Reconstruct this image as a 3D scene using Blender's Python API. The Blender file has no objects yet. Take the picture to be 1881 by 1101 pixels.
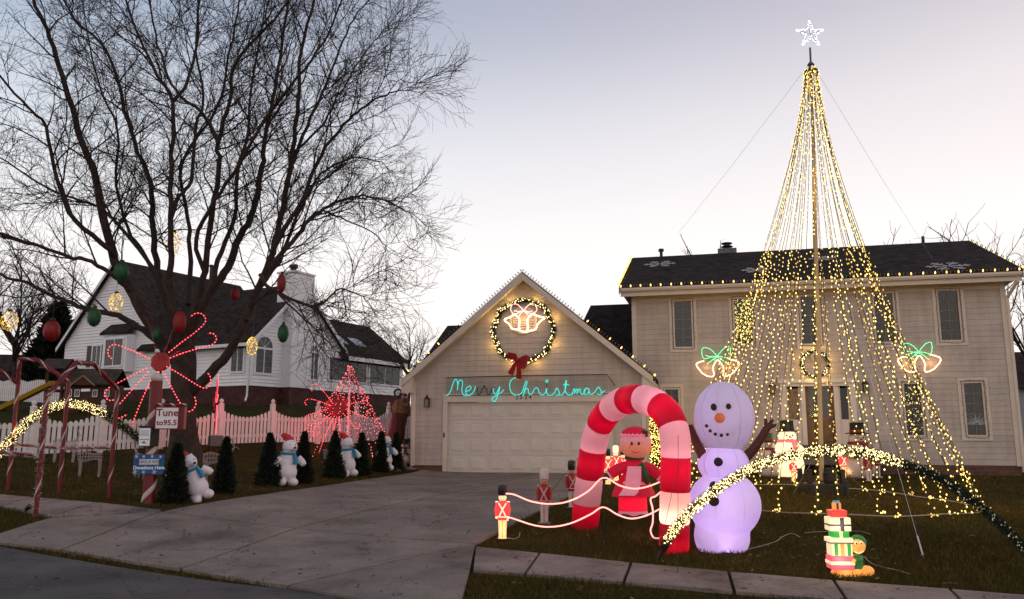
import bpy, bmesh, math, random
import numpy as np
from mathutils import Vector, Matrix
R = math.radians
SC = bpy.context.scene
COL = SC.collection
rnd = random.Random(7)

# ------------------------------------------------------------------ camera, sky, sun, exposure
CAMH, PITCH, FPX = 1.6, R(9.46), 1500.0
cam_d = bpy.data.cameras.new('camera')
cam = bpy.data.objects.new('camera', cam_d)
COL.objects.link(cam)
cam.location = (0, 0, CAMH)
cam.rotation_euler = (R(90) + PITCH, 0, 0)
cam_d.sensor_width = 36
cam_d.lens = 36 * FPX / 1881
cam_d.clip_start = .05
cam_d.clip_end = 3000
SC.camera = cam
SC.view_settings.view_transform = 'Standard'
SC.view_settings.look = 'None'
SC.view_settings.exposure = 0.0
SC.view_settings.gamma = 1
SC.view_settings.use_curve_mapping = False
cy = SC.cycles
cy.use_denoising = True
cy.use_adaptive_sampling = True
cy.adaptive_threshold = 0.02
cy.use_light_tree = True
cy.sample_clamp_indirect = 1.5
cy.max_bounces = 7
cy.diffuse_bounces = 4
cy.glossy_bounces = 3
cy.transparent_max_bounces = 12
cy.caustics_reflective = False
cy.caustics_refractive = False
cy.time_limit = 900

W = bpy.data.worlds.new('World')
SC.world = W
W.use_nodes = True
nt = W.node_tree
nt.nodes.clear()


def nn(t, typ, **kw):
    n = t.nodes.new(typ)
    for k, v in kw.items():
        setattr(n, k, v)
    return n


def ramp(t, stops, inp):
    n = t.nodes.new('ShaderNodeValToRGB')
    e = n.color_ramp.elements
    while len(e) > 1:
        e.remove(e[0])
    e[0].position = stops[0][0]
    e[0].color = (*stops[0][1], 1)
    for p, c in stops[1:]:
        x = e.new(p)
        x.color = (*c, 1)
    t.links.new(inp, n.inputs[0])
    return n.outputs[0]


def math_n(t, op, a, b=None, clamp=False):
    n = t.nodes.new('ShaderNodeMath')
    n.operation = op
    n.use_clamp = clamp
    for i, v in enumerate((a, b)):
        if v is None:
            continue
        if isinstance(v, (int, float)):
            n.inputs[i].default_value = v
        else:
            t.links.new(v, n.inputs[i])
    return n.outputs[0]


def mix_n(t, f, a, b, mode='MIX'):
    n = t.nodes.new('ShaderNodeMix')
    n.data_type = 'RGBA'
    n.blend_type = mode
    for i, v in ((0, f), (6, a), (7, b)):
        if isinstance(v, (int, float)):
            n.inputs[i].default_value = v
        elif isinstance(v, tuple):
            n.inputs[i].default_value = (*v, 1)
        else:
            t.links.new(v, n.inputs[i])
    return n.outputs[2]


SUN_AZ = R(12)          # afterglow just right of the view axis
tc = nn(nt, 'ShaderNodeTexCoord')
sep = nn(nt, 'ShaderNodeSeparateXYZ')
nt.links.new(tc.outputs['Generated'], sep.inputs[0])
el = sep.outputs[2]
# dusk gradient by elevation: blue towards the left (north), lilac towards the right (south)
left = ramp(nt, [(0, (1.06, .99, .93)), (.20, (1.0, .96, .95)), (.33, (.70, .75, .83)), (.45, (.34, .44, .58)), (.60, (.18, .27, .44)), (1, (.17, .23, .38))], el)
right = ramp(nt, [(0, (1.06, .98, .92)), (.24, (1.02, .94, .92)), (.37, (.84, .77, .79)), (.48, (.60, .54, .60)), (.65, (.38, .36, .46)), (1, (.17, .23, .38))], el)
az = math_n(nt, 'ADD', math_n(nt, 'MULTIPLY', sep.outputs[0], 0.85), 0.5, True)
front = mix_n(nt, az, left, right)
back = ramp(nt, [(0, (1.16, .98, .88)), (.25, (1.12, .96, .90)), (.5, (.72, .67, .68)), (1, (.24, .27, .36))], el)
fb = math_n(nt, 'ADD', math_n(nt, 'MULTIPLY', sep.outputs[1], 0.9), 0.45, True)
dusk = mix_n(nt, fb, back, front)
sky = nn(nt, 'ShaderNodeTexSky', sky_type='NISHITA')
sky.sun_disc = False
sky.sun_elevation = R(-2)
sky.sun_rotation = SUN_AZ
bg1 = nn(nt, 'ShaderNodeBackground')
bg1.inputs[1].default_value = 0.05
nt.links.new(sky.outputs[0], bg1.inputs[0])
bg2 = nn(nt, 'ShaderNodeBackground')
bg2.inputs[1].default_value = 1.05
nt.links.new(dusk, bg2.inputs[0])
add = nn(nt, 'ShaderNodeAddShader')
nt.links.new(bg1.outputs[0], add.inputs[0])
nt.links.new(bg2.outputs[0], add.inputs[1])
wo = nn(nt, 'ShaderNodeOutputWorld')
nt.links.new(add.outputs[0], wo.inputs[0])

sl = bpy.data.lights.new('sun', 'SUN')
sl.energy = 0.05
sl.angle = R(20)
sl.color = (1, .8, .7)
so = bpy.data.objects.new('sun', sl)
COL.objects.link(so)
so.rotation_euler = (R(86), 0, -SUN_AZ + R(180))

# ------------------------------------------------------------------ pixel rays
CP, SP = math.cos(PITCH), math.sin(PITCH)


def ray(px, py):
    a, b = (px - 940.5) / FPX, (550.5 - py) / FPX
    return Vector((a, CP - b * SP, SP + b * CP))


CO = Vector((0, 0, CAMH))


def at_y(px, py, Y):
    d = ray(px, py)
    return CO + d * (Y / d.y)


# house frame: u to the right along the front, v into the depth, z up
TH = R(14)
G0 = Vector((.33, 24.5, 0))
UD = Vector((math.cos(TH), -math.sin(TH), 0))
VD = Vector((math.sin(TH), math.cos(TH), 0))


def F(u, v, z):
    return G0 + UD * u + VD * v + Vector((0, 0, z))


def fac(px, py, v=0.0):
    d = ray(px, py)
    t = (v - (CO - G0).dot(VD)) / d.dot(VD)
    p = CO + d * t
    return ((p - G0).dot(UD), p.z)


# ------------------------------------------------------------------ ground height
CTRL = [(-2.74, 9.35, -.02), (-7.04, 11.23, .15), (-.5, 11.1, .13), (-1.1, 9.6, .07), (-5.7, 13.4, .39), (-9.4, 15.0, .56),
        (-7.07, 12.34, .39), (5.36, 8.54, .03), (2.69, 8.07, .06), (-2.85, 25, .5), (.33, 24.3, .5), (3.1, 23.8, .5),
        (-4.3, 19, .45), (0, 17, .36), (-2, 15, .33), (-11.7, 19.8, 1.03), (-7.55, 25.6, 1.37), (-4.4, 29.6, 1.44), (-9.9, 22.5, 1.2),
        (-12.9, 40, 3.0), (-20, 40, 3.2), (-4, 42, 3.0), (-16, 30, 2.2), (-22, 28, 2.2), (-30, 45, 3.6), (-8, 33, 2.1),
        (13.9, 23.2, .5), (9, 24.4, .52), (4, 25.6, .5), (6.5, 17, .46), (9.6, 15.3, .14), (12, 17, .22), (3.2, 12.5, .3), (9, 14, .3), (16, 16, .35), (22, 22, .5),
        (14, 10, .1), (0, 0, 0), (-10, 5, .1), (10, 0, -.05), (0, 5, -.04), (-16, 14, .75), (0, 45, 2.0), (20, 45, .8), (40, 30, .5), (-40, 20, 2.2), (-25, 5, .6), (30, 5, 0)]
_P = np.array(CTRL)


def _U(r2):
    return r2 * np.log(r2 + 1e-9) * .5


def _fit():
    n = len(_P)
    d2 = ((_P[:, None, :2] - _P[None, :, :2]) ** 2).sum(-1)
    K = _U(d2) + np.eye(n) * 2.0
    A = np.zeros((n + 3, n + 3))
    A[:n, :n] = K
    A[:n, n] = 1
    A[:n, n + 1:] = _P[:, :2]
    A[n:, :n] = A[:n, n:].T
    b = np.zeros(n + 3)
    b[:n] = _P[:, 2]
    return np.linalg.solve(A, b)


_WT = _fit()


def Hn(x, y):
    x = np.asarray(x, float)
    y = np.asarray(y, float)
    d2 = (x[..., None] - _P[:, 0]) ** 2 + (y[..., None] - _P[:, 1]) ** 2
    n = len(_P)
    z = (_U(d2) * _WT[:n]).sum(-1) + _WT[n] + _WT[n + 1] * x + _WT[n + 2] * y
    r = np.sqrt(x ** 2 + (y - 20) ** 2)
    w = np.clip((r - 32) / 30, 0, 1)
    w = w * w * (3 - 2 * w)
    far = np.clip(1.4 - x * .04, .4, 3.4)
    return z * (1 - w) + far * w


def H(x, y):
    return float(Hn(np.array([x]), np.array([y]))[0])


def gnd(px, py, dz=0.0):
    """where the pixel ray meets the ground"""
    d = ray(px, py)
    ts = np.linspace(4, 70, 1400)
    X, Y, Z = d.x * ts, d.y * ts, CAMH + d.z * ts
    g = Hn(X, Y) + dz
    k = np.argmax(Z < g)
    if not (Z < g).any():
        k = len(ts) - 1
    if k > 0:
        a, b = Z[k - 1] - g[k - 1], g[k] - Z[k]
        t = ts[k - 1] + (ts[k] - ts[k - 1]) * a / max(a + b, 1e-9)
    else:
        t = ts[0]
    x, y = d.x * t, d.y * t
    return Vector((x, y, H(x, y) + dz))


# ------------------------------------------------------------------ materials
MATS = {}


def mat(name, col, rough=.7, var=.12, scale=6., bump=.15, bscale=None, em=0., emc=None, metal=0., trans=None, spec=.4, coat=0., col2=None, coords='Object', nosample=True):
    if name in MATS:
        return MATS[name]
    m = bpy.data.materials.new(name)
    m.use_nodes = True
    t = m.node_tree
    b = t.nodes['Principled BSDF']
    b.inputs['Roughness'].default_value = rough
    b.inputs['Metallic'].default_value = metal
    b.inputs['Specular IOR Level'].default_value = spec
    b.inputs['Coat Weight'].default_value = coat
    tcn = nn(t, 'ShaderNodeTexCoord')
    co = tcn.outputs[coords]
    if var or col2:
        nz = nn(t, 'ShaderNodeTexNoise')
        nz.inputs['Scale'].default_value = scale
        nz.inputs['Detail'].default_value = 6
        nz.inputs['Roughness'].default_value = .65
        t.links.new(co, nz.inputs['Vector'])
        c2 = col2 or tuple(c * (1 - 2 * var) for c in col)
        c1 = col if col2 else tuple(min(1, c * (1 + var)) for c in col)
        cc = ramp(t, [(.3, c2), (.7, c1)], nz.outputs[0])
        oi = nn(t, 'ShaderNodeObjectInfo')
        hs = nn(t, 'ShaderNodeHueSaturation')
        t.links.new(math_n(t, 'ADD', math_n(t, 'MULTIPLY', oi.outputs['Random'], var * .8), 1 - var * .4), hs.inputs['Value'])
        t.links.new(cc, hs.inputs['Color'])
        cc = hs.outputs[0]
        t.links.new(cc, b.inputs['Base Color'])
    else:
        b.inputs['Base Color'].default_value = (*col, 1)
        cc = None
    if bump:
        n2 = nn(t, 'ShaderNodeTexNoise')
        n2.inputs['Scale'].default_value = bscale or scale * 6
        n2.inputs['Detail'].default_value = 5
        t.links.new(co, n2.inputs['Vector'])
        bp = nn(t, 'ShaderNodeBump')
        bp.inputs['Strength'].default_value = bump
        bp.inputs['Distance'].default_value = .02
        t.links.new(n2.outputs[0], bp.inputs['Height'])
        t.links.new(bp.outputs[0], b.inputs['Normal'])
    if em:
        b.inputs['Emission Color'].default_value = (*(emc or col), 1)
        b.inputs['Emission Strength'].default_value = em
        if nosample:
            m.cycles.emission_sampling = 'NONE'
    if trans:
        tr = nn(t, 'ShaderNodeBsdfTranslucent')
        if cc is not None:
            t.links.new(cc, tr.inputs[0])
        else:
            tr.inputs[0].default_value = (*col, 1)
        mx = nn(t, 'ShaderNodeMixShader')
        mx.inputs[0].default_value = trans
        t.links.new(b.outputs[0], mx.inputs[1])
        t.links.new(tr.outputs[0], mx.inputs[2])
        t.links.new(mx.outputs[0], t.nodes['Material Output'].inputs[0])
    MATS[name] = m
    return m


# ------------------------------------------------------------------ mesh builder
class MB:
    def __init__(s):
        s.v, s.f = [], []

    def add(s, vs, fs):
        o = len(s.v)
        s.v += [tuple(p) for p in vs]
        s.f += [tuple(i + o for i in q) for q in fs]
        return s

    def box(s, x0, x1, y0, y1, z0, z1, M=None, taper=None):
        vs = [Vector((x, y, z)) for z in (z0, z1) for (x, y) in ((x0, y0), (x1, y0), (x1, y1), (x0, y1))]
        if taper:
            cx, cy_ = (x0 + x1) / 2, (y0 + y1) / 2
            for i in range(4, 8):
                vs[i].x = cx + (vs[i].x - cx) * taper
                vs[i].y = cy_ + (vs[i].y - cy_) * taper
        if M:
            vs = [M @ p for p in vs]
        return s.add(vs, [(0, 3, 2, 1), (4, 5, 6, 7), (0, 1, 5, 4), (1, 2, 6, 5), (2, 3, 7, 6), (3, 0, 4, 7)])

    def bar(s, a, b, w, h=None):
        """square bar from a to b"""
        a, b = Vector(a), Vector(b)
        return s.tube([a, b], w * .7071, 4)

    def tube(s, pts, r, n=6, cap=True, closed=False):
        pts = [Vector(p) for p in pts]
        k = len(pts)
        rs = r if isinstance(r, (list, tuple)) else [r] * k
        vs, fs = [], []
        t0 = (pts[1] - pts[0]).normalized()
        up = Vector((0, 0, 1)) if abs(t0.z) < .9 else Vector((1, 0, 0))
        nx = t0.cross(up).normalized()
        for i, p in enumerate(pts):
            if closed:
                t = (pts[(i + 1) % k] - pts[i - 1])
            else:
                t = pts[min(i + 1, k - 1)] - pts[max(i - 1, 0)]
            if t.length < 1e-9:
                t = t0
            t.normalize()
            nx = (nx - t * nx.dot(t))
            nx = nx.normalized() if nx.length > 1e-6 else t.orthogonal().normalized()
            ny = t.cross(nx)
            for j in range(n):
                a = 2 * math.pi * (j + .5) / n
                vs.append(p + (nx * math.cos(a) + ny * math.sin(a)) * rs[i])
        m = k if closed else k - 1
        for i in range(m):
            o, q = i * n, ((i + 1) % k) * n
            for j in range(n):
                j2 = (j + 1) % n
                fs.append((o + j, o + j2, q + j2, q + j))
        if cap and not closed:
            fs.append(tuple(range(n))[::-1])
            fs.append(tuple((k - 1) * n + j for j in range(n)))
        return s.add(vs, fs)

    def lathe(s, prof, n=16, c=(0, 0, 0), sx=1, sy=1, M=None):
        """prof: (r, z) from the bottom up"""
        vs, fs = [], []
        for (r, z) in prof:
            for j in range(n):
                a = 2 * math.pi * j / n
                vs.append(Vector((c[0] + r * sx * math.cos(a), c[1] + r * sy * math.sin(a), c[2] + z)))
        if M:
            vs = [M @ p for p in vs]
        for i in range(len(prof) - 1):
            for j in range(n):
                j2 = (j + 1) % n
                fs.append((i * n + j, i * n + j2, (i + 1) * n + j2, (i + 1) * n + j))
        fs.append(tuple(range(n))[::-1])
        fs.append(tuple((len(prof) - 1) * n + j for j in range(n)))
        return s.add(vs, fs)

    def ball(s, c, r, n=12, m=8, M=None):
        rx, ry, rz = r if isinstance(r, (list, tuple)) else (r, r, r)
        prof = []
        vs, fs = [], []
        for i in range(m + 1):
            a = math.pi * i / m - math.pi / 2
            cr, z = max(math.cos(a), .001), math.sin(a)
            for j in range(n):
                b = 2 * math.pi * j / n
                p = Vector((rx * cr * math.cos(b), ry * cr * math.sin(b), rz * z))
                if M:
                    p = M @ p
                vs.append(p + Vector(c))
        for i in range(m):
            for j in range(n):
                j2 = (j + 1) % n
                fs.append((i * n + j, i * n + j2, (i + 1) * n + j2, (i + 1) * n + j))
        return s.add(vs, fs)

    def octa(s, c, r, h=None):
        h = h or r
        x, y, z = c
        return s.add([(x + r, y, z), (x, y + r, z), (x - r, y, z), (x, y - r, z), (x, y, z + h), (x, y, z - h)],
                     [(0, 1, 4), (1, 2, 4), (2, 3, 4), (3, 0, 4), (1, 0, 5), (2, 1, 5), (3, 2, 5), (0, 3, 5)])

    def prism(s, poly, y0, y1, M=None):
        """poly of (x, z), extruded from y0 to y1"""
        n = len(poly)
        vs = [Vector((x, y0, z)) for x, z in poly] + [Vector((x, y1, z)) for x, z in poly]
        if M:
            vs = [M @ p for p in vs]
        fs = [tuple(range(n)), tuple(range(2 * n - 1, n - 1, -1))]
        for i in range(n):
            j = (i + 1) % n
            fs.append((i, i + n, j + n, j))
        return s.add(vs, fs)

    def build(s, name, m, parent=None, off=None, smooth=False, kind=None, label=None, bevel=0, data_only=False):
        me = bpy.data.meshes.new(name)
        vs = s.v
        if off is not None:
            ox, oy, oz = off
            vs = [(x - ox, y - oy, z - oz) for x, y, z in vs]
        me.from_pydata(vs, [], s.f)
        if s.f and not getattr(s, 'keep', False):
            bm = bmesh.new()
            bm.from_mesh(me)
            bmesh.ops.recalc_face_normals(bm, faces=bm.faces)
            bm.to_mesh(me)
            bm.free()
        if smooth:
            me.polygons.foreach_set('use_smooth', [True] * len(me.polygons))
            try:
                me.set_sharp_from_angle(angle=R(50))
            except Exception:
                pass
        for x in (m if isinstance(m, (list, tuple)) else [m]):
            me.materials.append(x)
        if data_only:
            return me
        o = bpy.data.objects.new(name, me)
        COL.objects.link(o)
        if parent:
            o.parent = parent
        if kind:
            o['kind'] = kind
        if label:
            o['label'] = label
        if bevel:
            md = o.modifiers.new('bevel', 'BEVEL')
            md.width = bevel
            md.segments = 2
            md.limit_method = 'ANGLE'
        return o


def inst(name, me, parent=None, loc=(0, 0, 0), rot=(0, 0, 0), scale=(1, 1, 1)):
    o = bpy.data.objects.new(name, me)
    COL.objects.link(o)
    o.location, o.rotation_euler, o.scale = loc, rot, scale
    if parent:
        o.parent = parent
    return o


def thing(name, label, cat, loc=(0, 0, 0), rz=0., group=None):
    o = bpy.data.objects.new(name, None)
    COL.objects.link(o)
    o.empty_display_size = .1
    o.location = loc
    o.rotation_euler = (0, 0, rz)
    o['label'] = label
    o['category'] = cat
    if group:
        o['group'] = group
    return o


def fthing(name, label, cat, u, v, z, group=None):
    return thing(name, label, cat, F(u, v, z), -TH, group)


def tag(o, label, cat, group=None):
    o['label'] = label
    o['category'] = cat
    if group:
        o['group'] = group
    return o


def copy_tree(o, parent=None):
    c = o.copy()
    COL.objects.link(c)
    c.parent = parent
    for ch in [q for q in o.children]:
        copy_tree(ch, c)
    return c


def light(name, parent, loc, power, col, rad=.03):
    l = bpy.data.lights.new(name, 'POINT')
    l.energy = power
    l.color = col
    l.shadow_soft_size = rad
    o = bpy.data.objects.new(name, l)
    COL.objects.link(o)
    o.location = loc
    o.parent = parent
    return o


def np_mesh(name, V, Fc, m, parent=None, kind=None, nper=3):
    me = bpy.data.meshes.new(name)
    V = np.asarray(V, np.float32)
    Fc = np.asarray(Fc, np.int32)
    me.vertices.add(len(V))
    me.vertices.foreach_set('co', V.ravel())
    k = len(Fc)
    me.loops.add(k * nper)
    me.loops.foreach_set('vertex_index', Fc.ravel())
    me.polygons.add(k)
    me.polygons.foreach_set('loop_start', np.arange(k, dtype=np.int32) * nper)
    me.polygons.foreach_set('loop_total', np.full(k, nper, np.int32))
    me.update(calc_edges=True)
    me.materials.append(m)
    o = bpy.data.objects.new(name, me)
    COL.objects.link(o)
    if parent:
        o.parent = parent
    if kind:
        o['kind'] = kind
    return o


def spline(pts, n=6):
    """Catmull-Rom through the points"""
    P = [Vector(p) for p in pts]
    if len(P) < 3:
        return P
    out = []
    for i in range(len(P) - 1):
        a, b, c, d = P[max(i - 1, 0)], P[i], P[i + 1], P[min(i + 2, len(P) - 1)]
        for k in range(n):
            t = k / n
            out.append(.5 * ((2 * b) + (c - a) * t + (2 * a - 5 * b + 4 * c - d) * t * t + (3 * b - a - 3 * c + d) * t ** 3))
    out.append(P[-1])
    return out


def resample(pts, step):
    out = [Vector(pts[0])]
    acc = 0.
    for a, b in zip(pts[:-1], pts[1:]):
        a, b = Vector(a), Vector(b)
        L = (b - a).length
        if L < 1e-9:
            continue
        p = step - acc
        while p <= L:
            out.append(a.lerp(b, p / L))
            p += step
        acc = (acc + L) % step
    return out


WARM = (1, .66, .22)
M_WIRE = mat('green_wire', (.012, .02, .012), .6, 0, bump=0)
M_BULB = mat('warm_bulb', (.6, .45, .2), .4, 0, bump=0, em=3.0, emc=(1, .66, .16))
M_BULBG = mat('garland_bulb', (.6, .48, .25), .4, 0, bump=0, em=4.2, emc=(1, .74, .34))
M_BULB2 = mat('warm_bulb_dim', (.5, .36, .15), .4, 0, bump=0, em=1.3, emc=(1, .60, .12))
M_BULBW = mat('white_bulb', (.6, .6, .6), .4, 0, bump=0, em=2.5, emc=(.85, .88, 1))
M_BULBR = mat('red_bulb', (.6, .05, .06), .4, 0, bump=0, em=3.2, emc=(1, .10, .13))
M_BULBP = mat('pink_bulb', (.6, .2, .2), .4, 0, bump=0, em=2.4, emc=(1, .30, .32))
# ------------------------------------------------------------------ ground, paving
M_LAWN = mat('lawn_soil', (.044, .036, .010), .95, .35, 1.3, .6, 40, col2=(.020, .022, .005), spec=.03)
M_CONC = mat('concrete', (.225, .190, .165), .88, .16, 1.1, .35, 90, spec=.15)
M_CONC2 = mat('sidewalk_concrete', (.25, .20, .18), .88, .16, 1.6, .35, 90, spec=.15)
M_ROAD = mat('street_concrete', (.082, .074, .076), .9, .2, .8, .5, 110)
M_DIRT = mat('joint_dirt', (.02, .017, .014), .95, .2, 6, .3)


def crack_mat(m, amount=.5, sc=.55):
    """fine cracks and darker stains worn into the concrete"""
    t = m.node_tree
    b = t.nodes['Principled BSDF']
    src = b.inputs['Base Color'].links[0].from_socket
    tcn = nn(t, 'ShaderNodeTexCoord')
    nz = nn(t, 'ShaderNodeTexNoise')
    nz.inputs['Scale'].default_value = 1.7
    nz.inputs['Detail'].default_value = 8
    t.links.new(tcn.outputs['Object'], nz.inputs['Vector'])
    mp = nn(t, 'ShaderNodeVectorMath', operation='ADD')
    sc_ = nn(t, 'ShaderNodeVectorMath', operation='SCALE')
    sc_.inputs['Scale'].default_value = .7
    t.links.new(nz.outputs['Color'], sc_.inputs[0])
    t.links.new(tcn.outputs['Object'], mp.inputs[0])
    t.links.new(sc_.outputs[0], mp.inputs[1])
    vo = nn(t, 'ShaderNodeTexVoronoi', feature='DISTANCE_TO_EDGE')
    vo.inputs['Scale'].default_value = sc
    t.links.new(mp.outputs[0], vo.inputs['Vector'])
    n3 = nn(t, 'ShaderNodeTexNoise')
    n3.inputs['Scale'].default_value = .35
    t.links.new(tcn.outputs['Object'], n3.inputs['Vector'])
    c = ramp(t, [(0, (.45, .45, .45)), (.009, (1, 1, 1))], vo.outputs['Distance'])
    k = ramp(t, [(.44, (0, 0, 0)), (.50, (1, 1, 1))], n3.outputs[0])
    c = mix_n(t, k, (1., 1., 1.), c)
    c2 = mix_n(t, amount, src, c, 'MULTIPLY')
    n4 = nn(t, 'ShaderNodeTexNoise')
    n4.inputs['Scale'].default_value = .8
    n4.inputs['Detail'].default_value = 9
    n4.inputs['Roughness'].default_value = .7
    t.links.new(tcn.outputs['Object'], n4.inputs['Vector'])
    st = ramp(t, [(.32, (.62, .61, .62)), (.5, (1, 1, 1)), (.68, (1.12, 1.1, 1.1))], n4.outputs[0])
    c2 = mix_n(t, 1., c2, st, 'MULTIPLY')
    n5 = nn(t, 'ShaderNodeTexNoise')
    n5.inputs['Scale'].default_value = 60
    n5.inputs['Detail'].default_value = 3
    t.links.new(tcn.outputs['Object'], n5.inputs['Vector'])
    g = ramp(t, [(.3, (.72, .72, .72)), (.7, (1.2, 1.2, 1.2))], n5.outputs[0])
    c2 = mix_n(t, 1., c2, g, 'MULTIPLY')
    t.links.new(c2, b.inputs['Base Color'])


for _m in (M_CONC, M_CONC2, M_ROAD):
    crack_mat(_m, .9)


def axis(fine0, fine1, step, far):
    a = list(np.arange(fine0, fine1 + step / 2, step))
    d, x = step, fine1
    while x < far:
        d *= 1.35
        x += d
        a.append(x)
    d, x = step, fine0
    while x > -far:
        d *= 1.35
        x -= d
        a.insert(0, x)
    return np.array(a)


gx, gy = axis(-26, 26, .4, 600), axis(-2, 46, .4, 900)
X, Y = np.meshgrid(gx, gy)
Z = np.zeros_like(X)
for i in range(len(gy)):
    Z[i] = Hn(X[i], Y[i])
nx_, ny_ = len(gx), len(gy)
V = np.stack([X.ravel(), Y.ravel(), Z.ravel()], 1)
ii, jj = np.meshgrid(np.arange(ny_ - 1), np.arange(nx_ - 1), indexing='ij')
a = (ii * nx_ + jj).ravel()
Fq = np.stack([a, a + 1, a + nx_ + 1, a + nx_], 1)
lawn = np_mesh('lawn_ground', V, Fq, M_LAWN, nper=4)
lawn['kind'] = 'structure'
lawn.data.polygons.foreach_set('use_smooth', [True] * len(lawn.data.polygons))

HARD = []       # paved polygons, kept free of grass


def patch(c, n=8, m=8, lift=.036, gap=.026, skirt=.12):
    """a paved quad (four ground points, in order) that follows the ground, its edge drawn in by half the joint"""
    c = [Vector((p[0], p[1])) for p in c]
    ctr = sum(c, Vector((0, 0))) / 4
    cc = []
    for i in range(4):
        p, q, r_ = c[i - 1], c[i], c[(i + 1) % 4]
        d = ((p - q).normalized() + (r_ - q).normalized())
        d = d.normalized() if d.length > 1e-4 else (ctr - q).normalized()
        cc.append(q + d * gap)
    HARD.append([tuple(p) for p in c])
    P = np.zeros((m + 1, n + 1, 3))
    for i in range(m + 1):
        for j in range(n + 1):
            s_, t_ = j / n, i / m
            p = (cc[0] * (1 - s_) + cc[1] * s_) * (1 - t_) + (cc[3] * (1 - s_) + cc[2] * s_) * t_
            P[i, j, :2] = p
    P[..., 2] = Hn(P[..., 0], P[..., 1]) + lift
    mb = MB()
    vs = [tuple(p) for p in P.reshape(-1, 3)]
    fs = [(i * (n + 1) + j, i * (n + 1) + j + 1, (i + 1) * (n + 1) + j + 1, (i + 1) * (n + 1) + j) for i in range(m) for j in range(n)]
    ring = [j for j in range(n + 1)] + [(i + 1) * (n + 1) - 1 for i in range(1, m + 1)] + [m * (n + 1) + j for j in range(n - 1, -1, -1)] + [i * (n + 1) for i in range(m - 1, 0, -1)]
    o = len(vs)
    vs += [(vs[k][0], vs[k][1], vs[k][2] - skirt) for k in ring]
    L = len(ring)
    fs += [(ring[k], o + k, o + (k + 1) % L, ring[(k + 1) % L]) for k in range(L)]
    mb.add(vs, fs)
    return mb


def g2(px, py):
    p = gnd(px, py)
    return (p.x, p.y)


drive = bpy.data.objects.new('driveway', None)
COL.objects.link(drive)
drive['kind'] = 'structure'
gl0, gr0 = F(fac(775, 868)[0], -.02, 0), F(fac(1140, 868)[0], -.02, 0)
gc0 = F(fac(985, 868)[0], -.02, 0)
rows = [[(gl0.x, gl0.y), (gc0.x, gc0.y), (gr0.x, gr0.y)],
        [g2(655, 886), g2(880, 897), g2(1085, 893)],
        [g2(488, 911), g2(766, 923), g2(1018, 930)],
        [g2(296, 944), g2(545, 975), g2(874, 1004)],
        [g2(110, 1016), g2(330, 1051), g2(526, 1083)]]
for i in range(4):
    for j in range(2):
        patch([rows[i][j], rows[i][j + 1], rows[i + 1][j + 1], rows[i + 1][j]], 10, 10).build('driveway_slab', M_CONC, drive, smooth=True)
patch([rows[3][2], g2(866, 1056), g2(842, 1140), rows[4][2]], 8, 8).build('driveway_slab', M_CONC, drive, smooth=True)
patch([g2(90, 956), rows[3][0], rows[4][0], g2(-40, 996)], 8, 8).build('driveway_slab', M_CONC, drive, smooth=True)
patch([g2(-300, 925), g2(90, 956), g2(-40, 996), g2(-300, 962)], 8, 8).build('driveway_slab', M_CONC, drive, smooth=True) if False else None

walk = bpy.data.objects.new('sidewalk', None)
COL.objects.link(walk)
walk['kind'] = 'structure'
far_ = [(873, 1009), (992, 1021), (1160, 1039), (1339, 1056), (1532, 1072), (1745, 1088), (1970, 1106), (2230, 1126)]
near_ = [(866, 1053), (963, 1061), (1145, 1076), (1349, 1094), (1558, 1112), (1790, 1133), (2060, 1158), (2400, 1190)]
for k in range(7):
    patch([g2(*far_[k]), g2(*far_[k + 1]), g2(*near_[k + 1]), g2(*near_[k])], 6, 6).build('sidewalk_slab', M_CONC2, walk, smooth=True)
far_ = [(299, 941), (180, 927), (60, 917), (-80, 903), (-260, 888)]
near_ = [(292, 945), (92, 954), (0, 934), (-110, 915), (-300, 896)]
for k in range(4):
    patch([g2(*far_[k + 1]), g2(*far_[k]), g2(*near_[k]), g2(*near_[k + 1])], 6, 6).build('sidewalk_slab', M_CONC2, walk, smooth=True)

# street: everything on the camera's side of the gutter line
c0, c1 = Vector(g2(-40, 996)), Vector(g2(526, 1083))
dv = (c1 - c0).normalized()
nv = Vector((dv.y, -dv.x))
if nv.y > 0:
    nv = -nv
mb = MB()
ts = [-60, -40, -25, -15, -10, -6, -3] + [x * .5 for x in range(0, 30)] + [16, 18, 21, 25, 32, 45, 70]
ss = [.02, .25, .5, 1, 1.5, 2, 3, 4, 6, 8, 12, 18]
vs = []
for s_ in ss:
    for t_ in ts:
        p = c0 + dv * t_ + nv * s_
        vs.append((p.x, p.y, H(p.x, p.y) + (.022 if s_ > .3 else .012)))
n_ = len(ts)
mb.add(vs, [(i * n_ + j, i * n_ + j + 1, (i + 1) * n_ + j + 1, (i + 1) * n_ + j) for i in range(len(ss) - 1) for j in range(n_ - 1)])
st = mb.build('street', M_ROAD, smooth=True)
st['kind'] = 'structure'
HARD.append([tuple(c0 + dv * -60), tuple(c0 + dv * 70), tuple(c0 + dv * 70 + nv * 20), tuple(c0 + dv * -60 + nv * 20)])


# short winter grass, thinning out with distance
def in_poly(x, y, poly):
    c = np.zeros(x.shape, bool)
    n = len(poly)
    for i in range(n):
        x0, y0 = poly[i]
        x1, y1 = poly[(i + 1) % n]
        c ^= ((y0 > y) != (y1 > y)) & (x < (x1 - x0) * (y - y0) / (y1 - y0 + 1e-12) + x0)
    return c


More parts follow.
